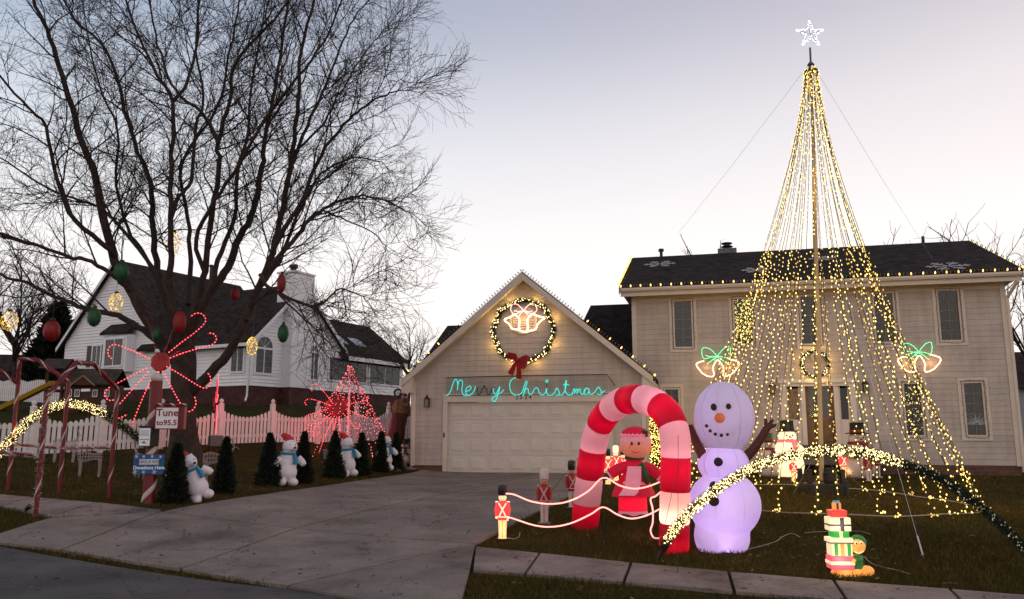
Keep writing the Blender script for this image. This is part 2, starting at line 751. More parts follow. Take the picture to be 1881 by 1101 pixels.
def grass(name, N, y0, y1, h, w, seed, m):
    g = np.random.default_rng(seed)
    y = y0 + (y1 - y0) * g.random(N)
    x = (g.random(N) * 2 - 1) * (y * .66 + .5)
    k = np.ones(N, bool)
    jx, jy = g.normal(0, .014, N), g.normal(0, .014, N)
    for poly in HARD:
        k &= ~in_poly(x + jx, y + jy, poly)
    # nothing inside the garage and the house
    u = (x - G0.x) * UD.x + (y - G0.y) * UD.y
    v = (x - G0.x) * VD.x + (y - G0.y) * VD.y
    k &= ~((v > -.05) & (u > -3.6) & (u < 3.6)) & ~((v > 1.95) & (u > 3) & (u < 14))
    x, y = x[k], y[k]
    n = len(x)
    z = Hn(x, y)
    a = g.random(n) * 6.283
    hh = h * (.4 + .9 * g.random(n)) * (1 + .5 * np.sin(x * 1.7 + 2 * np.sin(y)))
    ww = w * (.6 + .8 * g.random(n))
    lx, ly = g.normal(0, .6, n) * hh, g.normal(0, .6, n) * hh
    P0 = np.stack([x - np.cos(a) * ww, y - np.sin(a) * ww, z - .005], 1)
    P1 = np.stack([x + np.cos(a) * ww, y + np.sin(a) * ww, z - .005], 1)
    P2 = np.stack([x + lx, y + ly, z + hh], 1)
    V = np.stack([P0, P1, P2], 1).reshape(-1, 3)
    o = np_mesh(name, V, np.arange(3 * n).reshape(-1, 3), m, kind='stuff')
    o['label'] = 'short dormant winter lawn grass, ' + ('near the sidewalk' if seed == 1 else 'farther up the yard' if seed == 2 else 'dry straw coloured blades')
    o['category'] = 'grass'
    return o


M_GR1 = mat('grass_green', (.046, .052, .010), .8, .3, .9, 0, col2=(.074, .046, .014), spec=.05)
M_GR2 = mat('grass_dry', (.16, .105, .040), .85, .3, 1.3, 0, spec=.05)
grass('grass', 170000, 7, 15, .052, .005, 1, M_GR1)
grass('grass', 110000, 15, 34, .055, .007, 2, M_GR1)
grass('dry_grass', 110000, 7, 24, .045, .005, 3, M_GR2)
# fallen leaves
mb = MB()
mb.keep = True
for _ in range(1100):
    y = rnd.uniform(8, 22)
    x = rnd.uniform(-.65, .65) * y
    z = H(x, y) + .035
    s_ = rnd.uniform(.02, .045)
    a_ = rnd.uniform(0, 6.3)
    ca, sa = math.cos(a_) * s_, math.sin(a_) * s_
    mb.add([(x - ca, y - sa, z), (x - sa * .5, y + ca * .5, z + .012), (x + ca, y + sa, z + rnd.uniform(-.01, .02)), (x + sa * .5, y - ca * .5, z + .006)], [(0, 1, 2, 3)])
lv = mb.build('fallen_leaves', mat('dead_leaf', (.16, .09, .045), .8, .3, 3, 0), kind='stuff')
lv['label'] = 'curled brown fallen leaves scattered over lawn and driveway'
lv['category'] = 'leaves'
# ------------------------------------------------------------------ our house and garage
M_SID = mat('painted_siding', (.47, .42, .385), .6, .085, 1.2, .12, 45)


def streaks(m):
    # rain streaks and grime down the painted boards
    t = m.node_tree
    b = t.nodes['Principled BSDF']
    src = b.inputs['Base Color'].links[0].from_socket
    tcn = nn(t, 'ShaderNodeTexCoord')
    mp = nn(t, 'ShaderNodeMapping')
    mp.inputs['Scale'].default_value = (5, 5, .35)
    t.links.new(tcn.outputs['Object'], mp.inputs['Vector'])
    nz = nn(t, 'ShaderNodeTexNoise')
    nz.inputs['Scale'].default_value = 1.3
    nz.inputs['Detail'].default_value = 7
    nz.inputs['Roughness'].default_value = .7
    t.links.new(mp.outputs[0], nz.inputs['Vector'])
    c = ramp(t, [(.34, (.80, .78, .77)), (.56, (1, 1, 1))], nz.outputs[0])
    t.links.new(mix_n(t, .8, src, c, 'MULTIPLY'), b.inputs['Base Color'])


streaks(M_SID)
M_TRIM = mat('painted_trim', (.60, .54, .48), .55, .05, 2, .08, 40)
M_DOORP = mat('garage_door_paint', (.60, .56, .52), .5, .04, 2, .06, 40)
M_ROOF = mat('asphalt_shingle', (.034, .027, .024), .95, .35, 3, .8, 30, spec=.1)
M_DARK = mat('room_shade_black', (.006, .006, .007), .9, 0, bump=0)
M_BLACK = mat('black_metal', (.012, .012, .013), .45, .1, 8, .05)
M_GLASS = mat('window_glass', (.016, .022, .028), .08, 0, bump=0, spec=.4)
def see_through(m, tint=.75, f0=.0):
    t = m.node_tree
    t.nodes.clear()
    tr = nn(t, 'ShaderNodeBsdfTransparent')
    tr.inputs[0].default_value = (tint, tint, tint, 1)
    gl = nn(t, 'ShaderNodeBsdfGlossy')
    gl.inputs['Roughness'].default_value = .04
    fr = nn(t, 'ShaderNodeFresnel')
    fr.inputs[0].default_value = 1.5
    mx = nn(t, 'ShaderNodeMixShader')
    t.links.new(math_n(t, 'ADD', fr.outputs[0], f0, True), mx.inputs[0])
    t.links.new(tr.outputs[0], mx.inputs[1])
    t.links.new(gl.outputs[0], mx.inputs[2])
    o = nn(t, 'ShaderNodeOutputMaterial')
    t.links.new(mx.outputs[0], o.inputs[0])


M_PANE = mat('clear_window_pane', (.1, .1, .1), .1, 0, bump=0)
see_through(M_PANE)
M_BRICK = mat('foundation_brick', (.11, .055, .045), .9, .3, 3, .4)
M_WOODD = mat('oak_door', (.16, .085, .035), .5, .25, 4, .1)
M_STONE = mat('step_concrete', (.12, .11, .10), .9, .2, 5, .4)


def add_brick(m, c1, c2, mortar, sc):
    t = m.node_tree
    b = t.nodes['Principled BSDF']
    tcn = nn(t, 'ShaderNodeTexCoord')
    sp = nn(t, 'ShaderNodeSeparateXYZ')
    t.links.new(tcn.outputs['Object'], sp.inputs[0])
    cb = nn(t, 'ShaderNodeCombineXYZ')
    t.links.new(sp.outputs[0], cb.inputs[0])
    t.links.new(sp.outputs[2], cb.inputs[1])
    br = nn(t, 'ShaderNodeTexBrick')
    br.inputs['Scale'].default_value = sc
    br.inputs['Color1'].default_value = (*c1, 1)
    br.inputs['Color2'].default_value = (*c2, 1)
    br.inputs['Mortar'].default_value = (*mortar, 1)
    br.inputs['Mortar Size'].default_value = .012
    t.links.new(cb.outputs[0], br.inputs['Vector'])
    t.links.new(br.outputs[0], b.inputs['Base Color'])


add_brick(M_BRICK, (.14, .06, .045), (.08, .04, .035), (.12, .11, .10), 2.2)


def shingle_mat(m, ax=0):
    """tabs of slightly different tone"""
    t = m.node_tree
    b = t.nodes['Principled BSDF']
    src = b.inputs['Base Color'].links[0].from_socket
    tcn = nn(t, 'ShaderNodeTexCoord')
    sp = nn(t, 'ShaderNodeSeparateXYZ')
    t.links.new(tcn.outputs['Object'], sp.inputs[0])
    cb = nn(t, 'ShaderNodeCombineXYZ')
    t.links.new(math_n(t, 'ADD', sp.outputs[0], math_n(t, 'MULTIPLY', sp.outputs[1], .3)), cb.inputs[0])
    t.links.new(math_n(t, 'MULTIPLY', sp.outputs[2], 2.0), cb.inputs[1])
    br = nn(t, 'ShaderNodeTexBrick')
    br.inputs['Scale'].default_value = 2.4
    br.inputs['Color1'].default_value = (1.25, 1.2, 1.2, 1)
    br.inputs['Color2'].default_value = (.75, .75, .78, 1)
    br.inputs['Mortar'].default_value = (.35, .35, .35, 1)
    br.inputs['Mortar Size'].default_value = .015
    t.links.new(cb.outputs[0], br.inputs['Vector'])
    c = mix_n(t, .8, src, br.outputs[0], 'MULTIPLY')
    t.links.new(c, b.inputs['Base Color'])


shingle_mat(M_ROOF)

house = fthing('house', 'beige two-storey house with gabled front garage, lap siding and dark shingle roof', 'house', 0, 0, .4)
HZ = .4


def fac_(px, py, v=0.):
    u, z = fac(px, py, v)
    return u, z - HZ


def FO(name, mb, m, parent=house, **k):
    return mb.build(name, m, parent, **k)


def siding(parent, lo, hi, z0, z1, v, holes=(), pitch=.165, m=M_SID, name='siding_board', joined=False, sub=None):
    """lap boards from z0 to z1 between lo(z) and hi(z); each board is thicker at its lower edge"""
    k = 0
    z = z0
    J = MB()
    while z < z1 - .02:
        zt = min(z + pitch, z1)
        a0, a1, b0, b1 = lo(z), lo(zt), hi(z), hi(zt)
        segs = [(a0, a1, b0, b1)]
        for (h0, h1, hz0, hz1) in holes:
            if hz0 < (z + zt) / 2 < hz1:
                ns = []
                for (p0, p1, q0, q1) in segs:
                    if h1 <= p0 or h0 >= q0:
                        ns.append((p0, p1, q0, q1))
                        continue
                    if h0 > p0 + .03:
                        ns.append((p0, p1, h0, h0))
                    if h1 < q0 - .03:
                        ns.append((h1, h1, q0, q1))
                segs = ns
        for (p0, p1, q0, q1) in segs:
            if q0 - p0 < .04:
                continue
            if q1 - p1 < .002:
                p1 = q1 = (p0 + q0) / 2
            mb = J if joined else MB()
            mb.add([(p0, v - .024, z - .004), (q0, v - .024, z - .004), (q1, v - .013, zt), (p1, v - .013, zt),
                    (p0, v + .02, z - .008), (q0, v + .02, z - .008), (q1, v + .02, zt), (p1, v + .02, zt)],
                   [(0, 1, 2, 3), (4, 7, 6, 5), (0, 4, 5, 1), (3, 2, 6, 7), (0, 3, 7, 4), (1, 5, 6, 2)])
            if not joined:
                mb.build(name, m, parent)
        z = zt
        k += 1
    if joined:
        return J.build(name, m, parent, kind='stuff')


# --- garage body
GC, GHW, GPK, GEV = .06, 3.53, 6.30 - HZ, 3.20 - HZ      # centre, half width, peak z, eave z
SL = (6.46 - 3.35) / 3.73
zpk = GEV + .17 + SL * GHW


def g_lo(z):
    return GC - GHW if z < GEV + .15 else GC - GHW + (z - GEV - .15) / SL


def g_hi(z):
    return GC + GHW if z < GEV + .15 else GC + GHW - (z - GEV - .15) / SL


d0, d1, dzt = -2.36, 2.53, 2.60 - HZ
zbase = .50 - HZ
wall = MB()
z9 = GEV + .15 + SL * (GHW - .02)
# front wall either side of the door, above it, then the side walls
wall.box(GC - GHW + .01, d0 - .02, .022, .14, 0, 3.3 - HZ)
wall.box(d1 + .02, GC + GHW - .01, .022, .14, 0, 3.3 - HZ)
wall.box(d0 - .02, d1 + .02, .022, .14, dzt + .02, 3.3 - HZ)
wall.prism([(GC - GHW + .01, 3.302 - HZ), (GC + GHW - .01, 3.302 - HZ), (GC, z9 - .02)], .022, .14)
wall.box(GC - GHW + .01, GC - GHW + .14, .142, 6.6, 0, 3.3 - HZ)
wall.box(GC + GHW - .14, GC + GHW - .01, .142, 2.4, 0, 3.3 - HZ)
FO('garage_wall', wall, M_SID)
siding(house, g_lo, g_hi, .72 - HZ, z9 - .05, 0, [(d0 - .1, d1 + .1, -1, 2.88 - HZ)])
# left side wall boards (seen edge on from the street)
mb = MB()
z = .72 - HZ
while z < GEV:
    mb.box(GC - GHW - .018, GC - GHW + .008, .03, 6.6, z, z + .155)
    z += .165
FO('side_siding', mb, M_SID, kind='stuff')
FO('brick_foundation', MB().box(GC - GHW + .015, d0 - .125, -.005, .1, 0, .715 - HZ), M_BRICK)
FO('brick_foundation', MB().box(d1 + .125, GC + GHW - .015, -.005, .1, 0, .715 - HZ), M_BRICK)
# corner boards
for x0 in (GC - GHW - .03, GC + GHW - .09):
    FO('corner_board', MB().box(x0, x0 + .12, -.045, -.023, .70 - HZ, 3.25 - HZ), M_TRIM)
# garage door: four sections of raised panels
FO('door_jamb', MB().box(d0 - .13, d0, -.04, .14, .5 - HZ, dzt), M_TRIM)
FO('door_jamb', MB().box(d1, d1 + .13, -.04, .14, .5 - HZ, dzt), M_TRIM)
FO('door_header', MB().box(d0 - .14, d1 + .14, -.05, .14, dzt + .002, dzt + .26), M_TRIM)
gd = FO('garage_door', MB().box(d0 + .003, d1 - .003, .13, .16, .49 - HZ, dzt - .002), M_DOORP)
sh = (dzt - (.50 - HZ)) / 4
pw = (d1 - d0) / 8
pm = MB()
for (a, b, c) in ((.0, 0, 0),):
    pass
for i in range(4):
    z0 = .50 - HZ + i * sh
    sec = MB().box(d0 + .005, d1 - .005, .085, .128, z0 + .004, z0 + sh - .004).build('door_section', M_DOORP, gd)
    for j in range(8):
        x0 = d0 + j * pw + .075
        x1 = x0 + pw - .15
        p = MB()
        # frame groove and raised field
        zz0, zz1 = z0 + .09, z0 + sh - .09
        for q, (ins, y) in enumerate(((0, .0849), (.02, .075))):
            pass
        p.add([(x0, .084, zz0), (x1, .084, zz0), (x1, .084, zz1), (x0, .084, zz1),
               (x0 + .012, .072, zz0 + .012), (x1 - .012, .072, zz0 + .012), (x1 - .012, .072, zz1 - .012), (x0 + .012, .072, zz1 - .012),
               (x0 + .03, .081, zz0 + .03), (x1 - .03, .081, zz0 + .03), (x1 - .03, .081, zz1 - .03), (x0 + .03, .081, zz1 - .03),
               (x0 + .06, .066, zz0 + .06), (x1 - .06, .066, zz0 + .06), (x1 - .06, .066, zz1 - .06), (x0 + .06, .066, zz1 - .06)],
              [(0, 1, 5, 4), (1, 2, 6, 5), (2, 3, 7, 6), (3, 0, 4, 7), (4, 5, 9, 8), (5, 6, 10, 9), (6, 7, 11, 10), (7, 4, 8, 11),
               (8, 9, 13, 12), (9, 10, 14, 13), (10, 11, 15, 14), (11, 8, 12, 15), (12, 13, 14, 15)])
        p.build('door_panel', M_DOORP, sec)
FO('door_handle', MB().box(1.58, 1.72, .05, .084, .66 - HZ, .70 - HZ), M_BLACK, gd)
# roof of the garage: two slabs, fascia on the rakes, soffit
ov, RV0, RV1 = .27, -.35, 7.0
hw = GHW + ov


def rz(u, off=0.):
    return GEV + .17 + SL * (GHW - abs(u - GC)) + off


for sgn in (-1, 1):
    e, c = GC + sgn * hw, GC
    poly = [(e, rz(e)), (c + sgn * .001, rz(c)), (c + sgn * .001, rz(c) + .16), (e, rz(e) + .16)]
    FO('garage_roof', MB().prism(poly, RV0 + .001, RV1), M_ROOF)
    poly = [(e + sgn * .01, rz(e) - .09), (c + sgn * .002, rz(c) - .09), (c + sgn * .002, rz(c) + .115), (e + sgn * .01, rz(e) + .115)]
    FO('rake_fascia', MB().prism(poly, RV0 - .045, RV0 - .002), M_TRIM)
    poly = [(e, rz(e) - .03), (c + sgn * .002, rz(c) - .03), (c + sgn * .002, rz(c) - .003), (e, rz(e) - .003)]
    FO('rake_soffit', MB().prism(poly, RV0 + .002, -.03), M_TRIM)
    # boxed eave return
    e2 = GC + sgn * (GHW - .02)
    poly = [(e, rz(e) - .26), (e2, rz(e) - .26), (e2, rz(e2) - .03), (e, rz(e) - .03)]
    FO('eave_return', MB().prism(poly if sgn < 0 else poly[::-1], RV0 + .003, -.025), M_TRIM)
    FO('side_soffit', MB().box(min(e, e2), max(e, e2), .03, RV1, rz(e) - .12, rz(e) - .006), M_TRIM)
# downspout at the left corner
FO('downspout', MB().tube([(GC - GHW - .26, .10, GEV - .02), (GC - GHW - .25, .10, GEV - .14), (GC - GHW - .08, .10, GEV - .34), (GC - GHW - .06, .10, .6 - HZ)], .045, 6), M_TRIM)
FO('downspout', MB().tube([(GC + GHW + .27, .12, GEV - .04), (GC + GHW + .25, .12, GEV - .17), (GC + GHW + .06, .12, GEV - .34), (GC + GHW + .05, .12, .7 - HZ)], .045, 6), M_TRIM)
# round gable vent behind the rope-light bells
cu, cz = fac_(962, 589, 0)
M_ = Matrix.Translation((cu, -.03, cz)) @ Matrix.Rotation(R(90), 4, 'X')
FO('gable_vent', MB().lathe([(.43, -.02), (.43, .035), (.36, .045), (.35, .0), (.02, .0)], 32, M=M_), M_TRIM)
for i in range(9):
    zz = cz - .3 + i * .075
    w = math.sqrt(max(.34 ** 2 - (zz - cz) ** 2, .01)) - .01
    FO('vent_slat', MB().add([(cu - w, -.07, zz - .03), (cu + w, -.07, zz - .03), (cu + w, -.035, zz + .03), (cu - w, -.035, zz + .03), (cu - w, -.06, zz - .034), (cu + w, -.06, zz - .034), (cu + w, -.025, zz + .026), (cu - w, -.025, zz + .026)], [(0, 1, 2, 3), (7, 6, 5, 4), (0, 4, 5, 1), (1, 5, 6, 2), (2, 6, 7, 3), (3, 7, 4, 0)]), M_TRIM)
# keypad
FO('keypad', MB().box(-2.47, -2.43, -.058, -.041, 1.55 - HZ, 1.68 - HZ), M_BLACK)

# --- main two-storey block
HV = 2.0
hu0, hu1 = 3.11, 13.74
hz0, hz1 = .78 - HZ, 6.00 - HZ
wins = []


def win_px(x0, y0, x1, y1):
    """outer casing corners in the photograph -> facade rectangle"""
    a, b = fac_(x0, y0, HV), fac_(x1, y1, HV)
    return (a[0], b[0], b[1], a[1])


W_UP = [win_px(1229, 543, 1281, 647), win_px(1340, 540, 1392, 644), win_px(1462, 537, 1516, 640), win_px(1600, 533, 1650, 638), win_px(1713, 527, 1775, 634)]
# equal storey heights: take the same sill and head for each row
zb, zt_ = np.mean([w[2] for w in W_UP]), np.mean([w[3] for w in W_UP])
ww = .84
W_UP = [((w[0] + w[1]) / 2 - ww / 2, (w[0] + w[1]) / 2 + ww / 2, zb, zt_) for w in W_UP]
lo1 = win_px(1757, 694, 1824, 810)
lo2 = win_px(1648, 697, 1709, 805)
lo0 = (fac_(1212, 706, HV)[0], fac_(1212, 706, HV)[0] + .72, fac_(1235, 775, HV)[1], fac_(1235, 706, HV)[1])
W_LO = [(lo2[0], lo2[1], lo1[2], lo1[3]), lo1]
wins = W_UP + W_LO + [lo0]
door_l, door_r = fac_(1432, 706, HV)[0], fac_(1570, 706, HV)[0]
dtop = fac_(1500, 700, HV)[1]
dbot = fac_(1500, 818, HV)[1]
holes = [(w[0] + .06, w[1] - .06, w[2] + .06, w[3] - .06) for w in wins] + [(door_l + .03, door_r - .03, -1, dtop - .03)]
siding(house, lambda z: hu0, lambda z: hu1, hz0, hz1, HV, holes)
# wall sheathing behind the boards with real openings
cuts = sorted(set([hz0 - .01, hz1 + .2] + [round(float(h[2]), 4) for h in holes if h[2] > hz0] + [round(float(h[3]), 4) for h in holes]))
mb = MB()
for a, b in zip(cuts[:-1], cuts[1:]):
    segs = [(hu0, hu1)]
    for h in holes:
        if h[2] < (a + b) / 2 < h[3]:
            ns = []
            for p, q in segs:
                if h[1] <= p or h[0] >= q:
                    ns.append((p, q))
                else:
                    if h[0] > p:
                        ns.append((p, h[0]))
                    if h[1] < q:
                        ns.append((h[1], q))
            segs = ns
    for p, q in segs:
        mb.box(p, q, HV + .022, HV + .16, a, b)
FO('front_wall', mb, M_SID)
mb = MB().box(hu0, hu0 + .15, HV + .162, HV + 8, hz0 - .4, hz1 + .2).box(hu1 - .15, hu1, HV + .162, HV + 8, hz0 - .4, hz1 + .2)
mb.box(hu0 + .152, hu1 - .152, HV + 7.85, HV + 8, hz0 - .4, hz1 + .2)
FO('side_wall', mb, M_SID)
FO('room_shade_sheet', MB().box(hu0 + .2, hu1 - .2, HV + .5, HV + .52, hz0 - .2, hz1 + .1), M_DARK)  # near-black sheet behind the panes, colour stands in for unlit rooms' shade
FO('brick_foundation', MB().box(hu0 + .01, hu1 - .01, HV + .0, HV + .16, -.3, hz0 - .012), M_BRICK)
for x0 in (hu0 - .02, hu1 - .12):
    FO('corner_board', MB().box(x0, x0 + .14, HV - .045, HV - .023, hz0 - .02, hz1), M_TRIM)
FO('frieze_board', MB().box(hu0 + .125, hu1 - .125, HV - .046, HV - .024, hz1 - .22, hz1), M_TRIM)


def window(parent, w, cols=2, rows_=5, net=None, name='window', mt=None, mg=None, v=HV, arch=False):
    mt = mt or M_TRIM
    mg = mg or M_PANE
    x0, x1, z0, z1 = w
    f = MB()
    c = .10
    f.box(x0, x0 + c, v - .05, v + .1, z0, z1).box(x1 - c, x1, v - .05, v + .1, z0, z1)
    f.box(x0 + c, x1 - c, v - .05, v + .1, z1 - c, z1).box(x0 + c, x1 - c, v - .05, v + .1, z0, z0 + c)
    fr = f.build(name, mt, parent)
    s = MB()
    a0, a1, b0, b1 = x0 + c + .012, x1 - c - .012, z0 + c + .012, z1 - c - .012
    t = .05
    s.box(a0, a0 + t, v - .025, v + .05, b0, b1).box(a1 - t, a1, v - .025, v + .05, b0, b1)
    s.box(a0 + t, a1 - t, v - .025, v + .05, b1 - t, b1).box(a0 + t, a1 - t, v - .025, v + .05, b0, b0 + t)
    s.build('sash', mt, fr)
    MB().box(a0 + t - .01, a1 - t + .01, v + .02, v + .03, b0 + t - .01, b1 - t + .01).build('glass', mg, fr)
    g = MB()
    gx0, gx1, gz0, gz1 = a0 + t, a1 - t, b0 + t, b1 - t
    for i in range(1, cols):
        x = gx0 + (gx1 - gx0) * i / cols
        g.box(x - .007, x + .007, v + .004, v + .018, gz0, gz1)
    for j in range(1, rows_):
        z = gz0 + (gz1 - gz0) * j / rows_
        g.box(gx0, gx1, v + .0045, v + .0175, z - .007, z + .007)
    g.build('muntins', mat('muntin_grey', (.20, .20, .20), .5, .05, 4, 0), fr)
    return fr, (gx0, gx1, gz0, gz1)


GL = []
M_BLIND = mat('blue_grey_blind', (.075, .10, .125), .7, .1, 2, .1)
M_CURT = mat('dull_curtain', (.07, .055, .04), .9, .2, 3, .2)


def drape(x0, x1, z0, z1, v, m, name):
    n = 14
    vs = []
    for i in range(n + 1):
        x = x0 + (x1 - x0) * i / n
        y = v + .018 * math.sin(i * 1.9)
        vs += [(x, y, z0), (x, y, z1)]
    FO(name, MB().add(vs, [(2 * i, 2 * i + 2, 2 * i + 3, 2 * i + 1) for i in range(n)]), m, smooth=True)


for k_, w in enumerate(W_UP):
    GL.append(window(house, w)[1])
    g_ = GL[-1]
    if k_ in (0, 2):
        z_ = g_[2] - .03
        while z_ < g_[3]:
            FO('blind_slat', MB().add([(g_[0] - .02, HV + .10, z_), (g_[1] + .02, HV + .10, z_), (g_[1] + .02, HV + .115, z_ + .062), (g_[0] - .02, HV + .115, z_ + .062)], [(0, 1, 2, 3)]), M_BLIND)
            z_ += .065
    else:
        drape(g_[0] - .02, g_[0] + .13, g_[2] - .03, g_[3] + .03, HV + .2, M_CURT, 'curtain')
        drape(g_[1] - .12, g_[1] + .02, g_[2] - .03, g_[3] + .03, HV + .2, M_CURT, 'curtain')
for w in W_LO:
    GL.append(window(house, w, 2, 5)[1])
    drape(GL[-1][0] - .02, GL[-1][0] + .15, GL[-1][2] - .03, GL[-1][3] + .03, HV + .2, M_CURT, 'curtain')
    drape(GL[-1][1] - .10, GL[-1][1] + .02, GL[-1][2] - .03, GL[-1][3] + .03, HV + .2, M_CURT, 'curtain')
GL.append(window(house, lo0, 2, 4)[1])
# entrance: door, sidelights, pilasters
M_WT = mat('white_door_trim', (.68, .62, .56), .5, .04, 3, .05)
ent = FO('entrance_surround', MB().box(door_l, door_l + .16, HV - .07, HV + .15, dbot, dtop).box(door_r - .16, door_r, HV - .07, HV + .15, dbot, dtop)
         .box(door_l + .16, door_r - .16, HV - .07, HV + .15, dtop - .16, dtop).box(door_l - .05, door_r + .05, HV - .11, HV - .072, dtop - .06, dtop + .05), M_WT)
dl, dr = fac_(1481, 760, HV)[0], fac_(1533, 760, HV)[0]
s0l, s0r = door_l + .165, dl - .14
s1l, s1r = dr + .14, door_r - .165
FO('post', MB().box(dl - .135, dl - .005, HV - .05, HV + .13, dbot, dtop - .165), M_WT, ent)
FO('post', MB().box(dr + .005, dr + .135, HV - .05, HV + .13, dbot, dtop - .165), M_WT, ent)
M_GOLD = mat('amber_leaded_glass', (.30, .17, .04), .25, .35, 14, .4, col2=(.05, .03, .01), spec=.8)
for (a, b) in ((s0l, s0r), (s1l, s1r)):
    z0, z1 = dbot + .75, dtop - .22
    FO('sidelight_panel', MB().box(a, b, HV + .02, HV + .06, dbot, z0 - .002).box(a, a + .05, HV + .02, HV + .06, z0, z1 + .05).box(b - .05, b, HV + .02, HV + .06, z0, z1 + .05), M_WT, ent)
    FO('sidelight', MB().box(a + .052, b - .052, HV + .03, HV + .045, z0, z1), M_GOLD if a < dl else M_GLASS, ent)
dd = FO('front_door', MB().box(dl, dr, HV + .05, HV + .09, dbot, dbot + .82).box(dl, dl + .1, HV + .05, HV + .09, dbot + .821, dtop - .166).box(dr - .1, dr, HV + .05, HV + .09, dbot + .821, dtop - .166), M_WOODD, ent)
FO('door_glass', MB().box(dl + .1, dr - .1, HV + .06, HV + .075, dbot + .82, dtop - .17), mat('storm_glass', (.03, .028, .025), .08, .2, 6, 0, spec=.8), dd)
for (a, b) in ((dl + .07, (dl + dr) / 2 - .03), ((dl + dr) / 2 + .03, dr - .07)):
    FO('raised_panel', MB().box(a, b, HV + .035, HV + .049, dbot + .1, dbot + .72), M_WOODD, dd, bevel=.008)
FO('handle', MB().tube([(dr - .07, HV + .05, dbot + .98), (dr - .07, HV + .0, dbot + .98), (dr - .13, HV - .0, dbot + .98)], .014, 6), M_BLACK, dd)
# porch steps
sl_, sr_ = fac_(1462, 850, HV - .6)[0], fac_(1600, 850, HV - .6)[0]
for i, (zt, d) in enumerate(((dbot - .02, .72), (dbot - .19, 1.0), (dbot - .36, 1.28))):
    FO('porch_step', MB().box(sl_ - .0 - i * .02, sr_ + i * .02, HV - d, HV - .06, zt - .168, zt), M_STONE, bevel=.01)
# eave, fascia, gutter, roof of the main block
er0, er1 = 2.80, 14.06
EV = 1.50
ez = 6.10 - HZ
RVm = 6.0
rz1 = 7.99 - HZ
FO('soffit', MB().box(er0 + .05, er1 - .05, EV + .03, HV - .002, ez - .13, ez - .10).box(er0 + .05, hu0 - .005, HV + .0, 10, ez - .13, ez - .10).box(hu1 + .005, er1 - .05, HV + .0, 10, ez - .13, ez - .10), M_TRIM)
FO('fascia', MB().box(er0, er1, EV, EV + .028, ez - .20, ez + .02), M_TRIM)
gm = MB()
prof = [(-.11, .10), (-.115, .045), (-.085, -.01), (-.002, -.01), (-.002, .10), (-.012, .10), (-.012, .0), (-.08, .0), (-.103, .05), (-.10, .10)]
vs = []
for x in (er0 + .01, er1 - .01):
    vs += [(x, EV + a, ez - .05 + b) for a, b in prof]
n_ = len(prof)
gm.add(vs, [(i, (i + 1) % n_, (i + 1) % n_ + n_, i + n_) for i in range(n_)])
FO('gutter', gm, M_TRIM)
sl2 = (rz1 - ez) / (RVm - EV)
roof = MB()
x0, x1 = er0 - .03, er1 + .03
th = .12
vs = []
for x in (x0, x1):
    vs += [(x, EV - .05, ez + .03 - .05 * sl2), (x, EV - .05, ez + .03 + th - .05 * sl2), (x, RVm, rz1 + th), (x, 2 * RVm - EV + .05, ez + .03 + th), (x, 2 * RVm - EV + .05, ez + .03), (x, RVm, rz1)]
roof.add(vs, [(0, 5, 2, 1), (5, 4, 3, 2), (6, 7, 8, 11), (11, 8, 9, 10), (1, 2, 8, 7), (2, 3, 9, 8), (0, 6, 11, 5), (5, 11, 10, 4), (0, 1, 7, 6), (3, 4, 10, 9)])
FO('roof', roof, M_ROOF)
for x, s_ in ((x0 - .02, -1), (x1 - .005, 1)):
    FO('rake_fascia', MB().add([(x, EV - .06, ez - .14), (x, EV - .06, ez + .05), (x, RVm, rz1 + .06), (x, RVm, rz1 - .13), (x + .025, EV - .06, ez - .14), (x + .025, EV - .06, ez + .05), (x + .025, RVm, rz1 + .06), (x + .025, RVm, rz1 - .13)],
                               [(0, 3, 2, 1), (4, 5, 6, 7), (0, 1, 5, 4), (1, 2, 6, 5), (2, 3, 7, 6), (3, 0, 4, 7)]), M_TRIM)
FO('gable_wall', MB().add([(hu0 + .01, HV, ez - .1), (hu0 + .01, 10, ez - .1), (hu0 + .01, RVm, rz1 - .05), (hu0 + .15, HV, ez - .1), (hu0 + .15, 10, ez - .1), (hu0 + .15, RVm, rz1 - .05)], [(0, 2, 1), (3, 4, 5), (0, 1, 4, 3), (1, 2, 5, 4), (2, 0, 3, 5)])
   .add([(hu1 - .15, HV, ez - .1), (hu1 - .15, 10, ez - .1), (hu1 - .15, RVm, rz1 - .05), (hu1 - .01, HV, ez - .1), (hu1 - .01, 10, ez - .1), (hu1 - .01, RVm, rz1 - .05)], [(0, 2, 1), (3, 4, 5), (0, 1, 4, 3), (1, 2, 5, 4), (2, 0, 3, 5)]), M_SID)
ds = FO('downspout', MB().tube([(er1 - .1, EV + .02, ez - .06), (er1 - .1, EV + .02, ez - .2), (hu1 + .04, HV - .05, ez - .62), (hu1 + .04, HV - .05, .2)], .05, 6), M_TRIM)
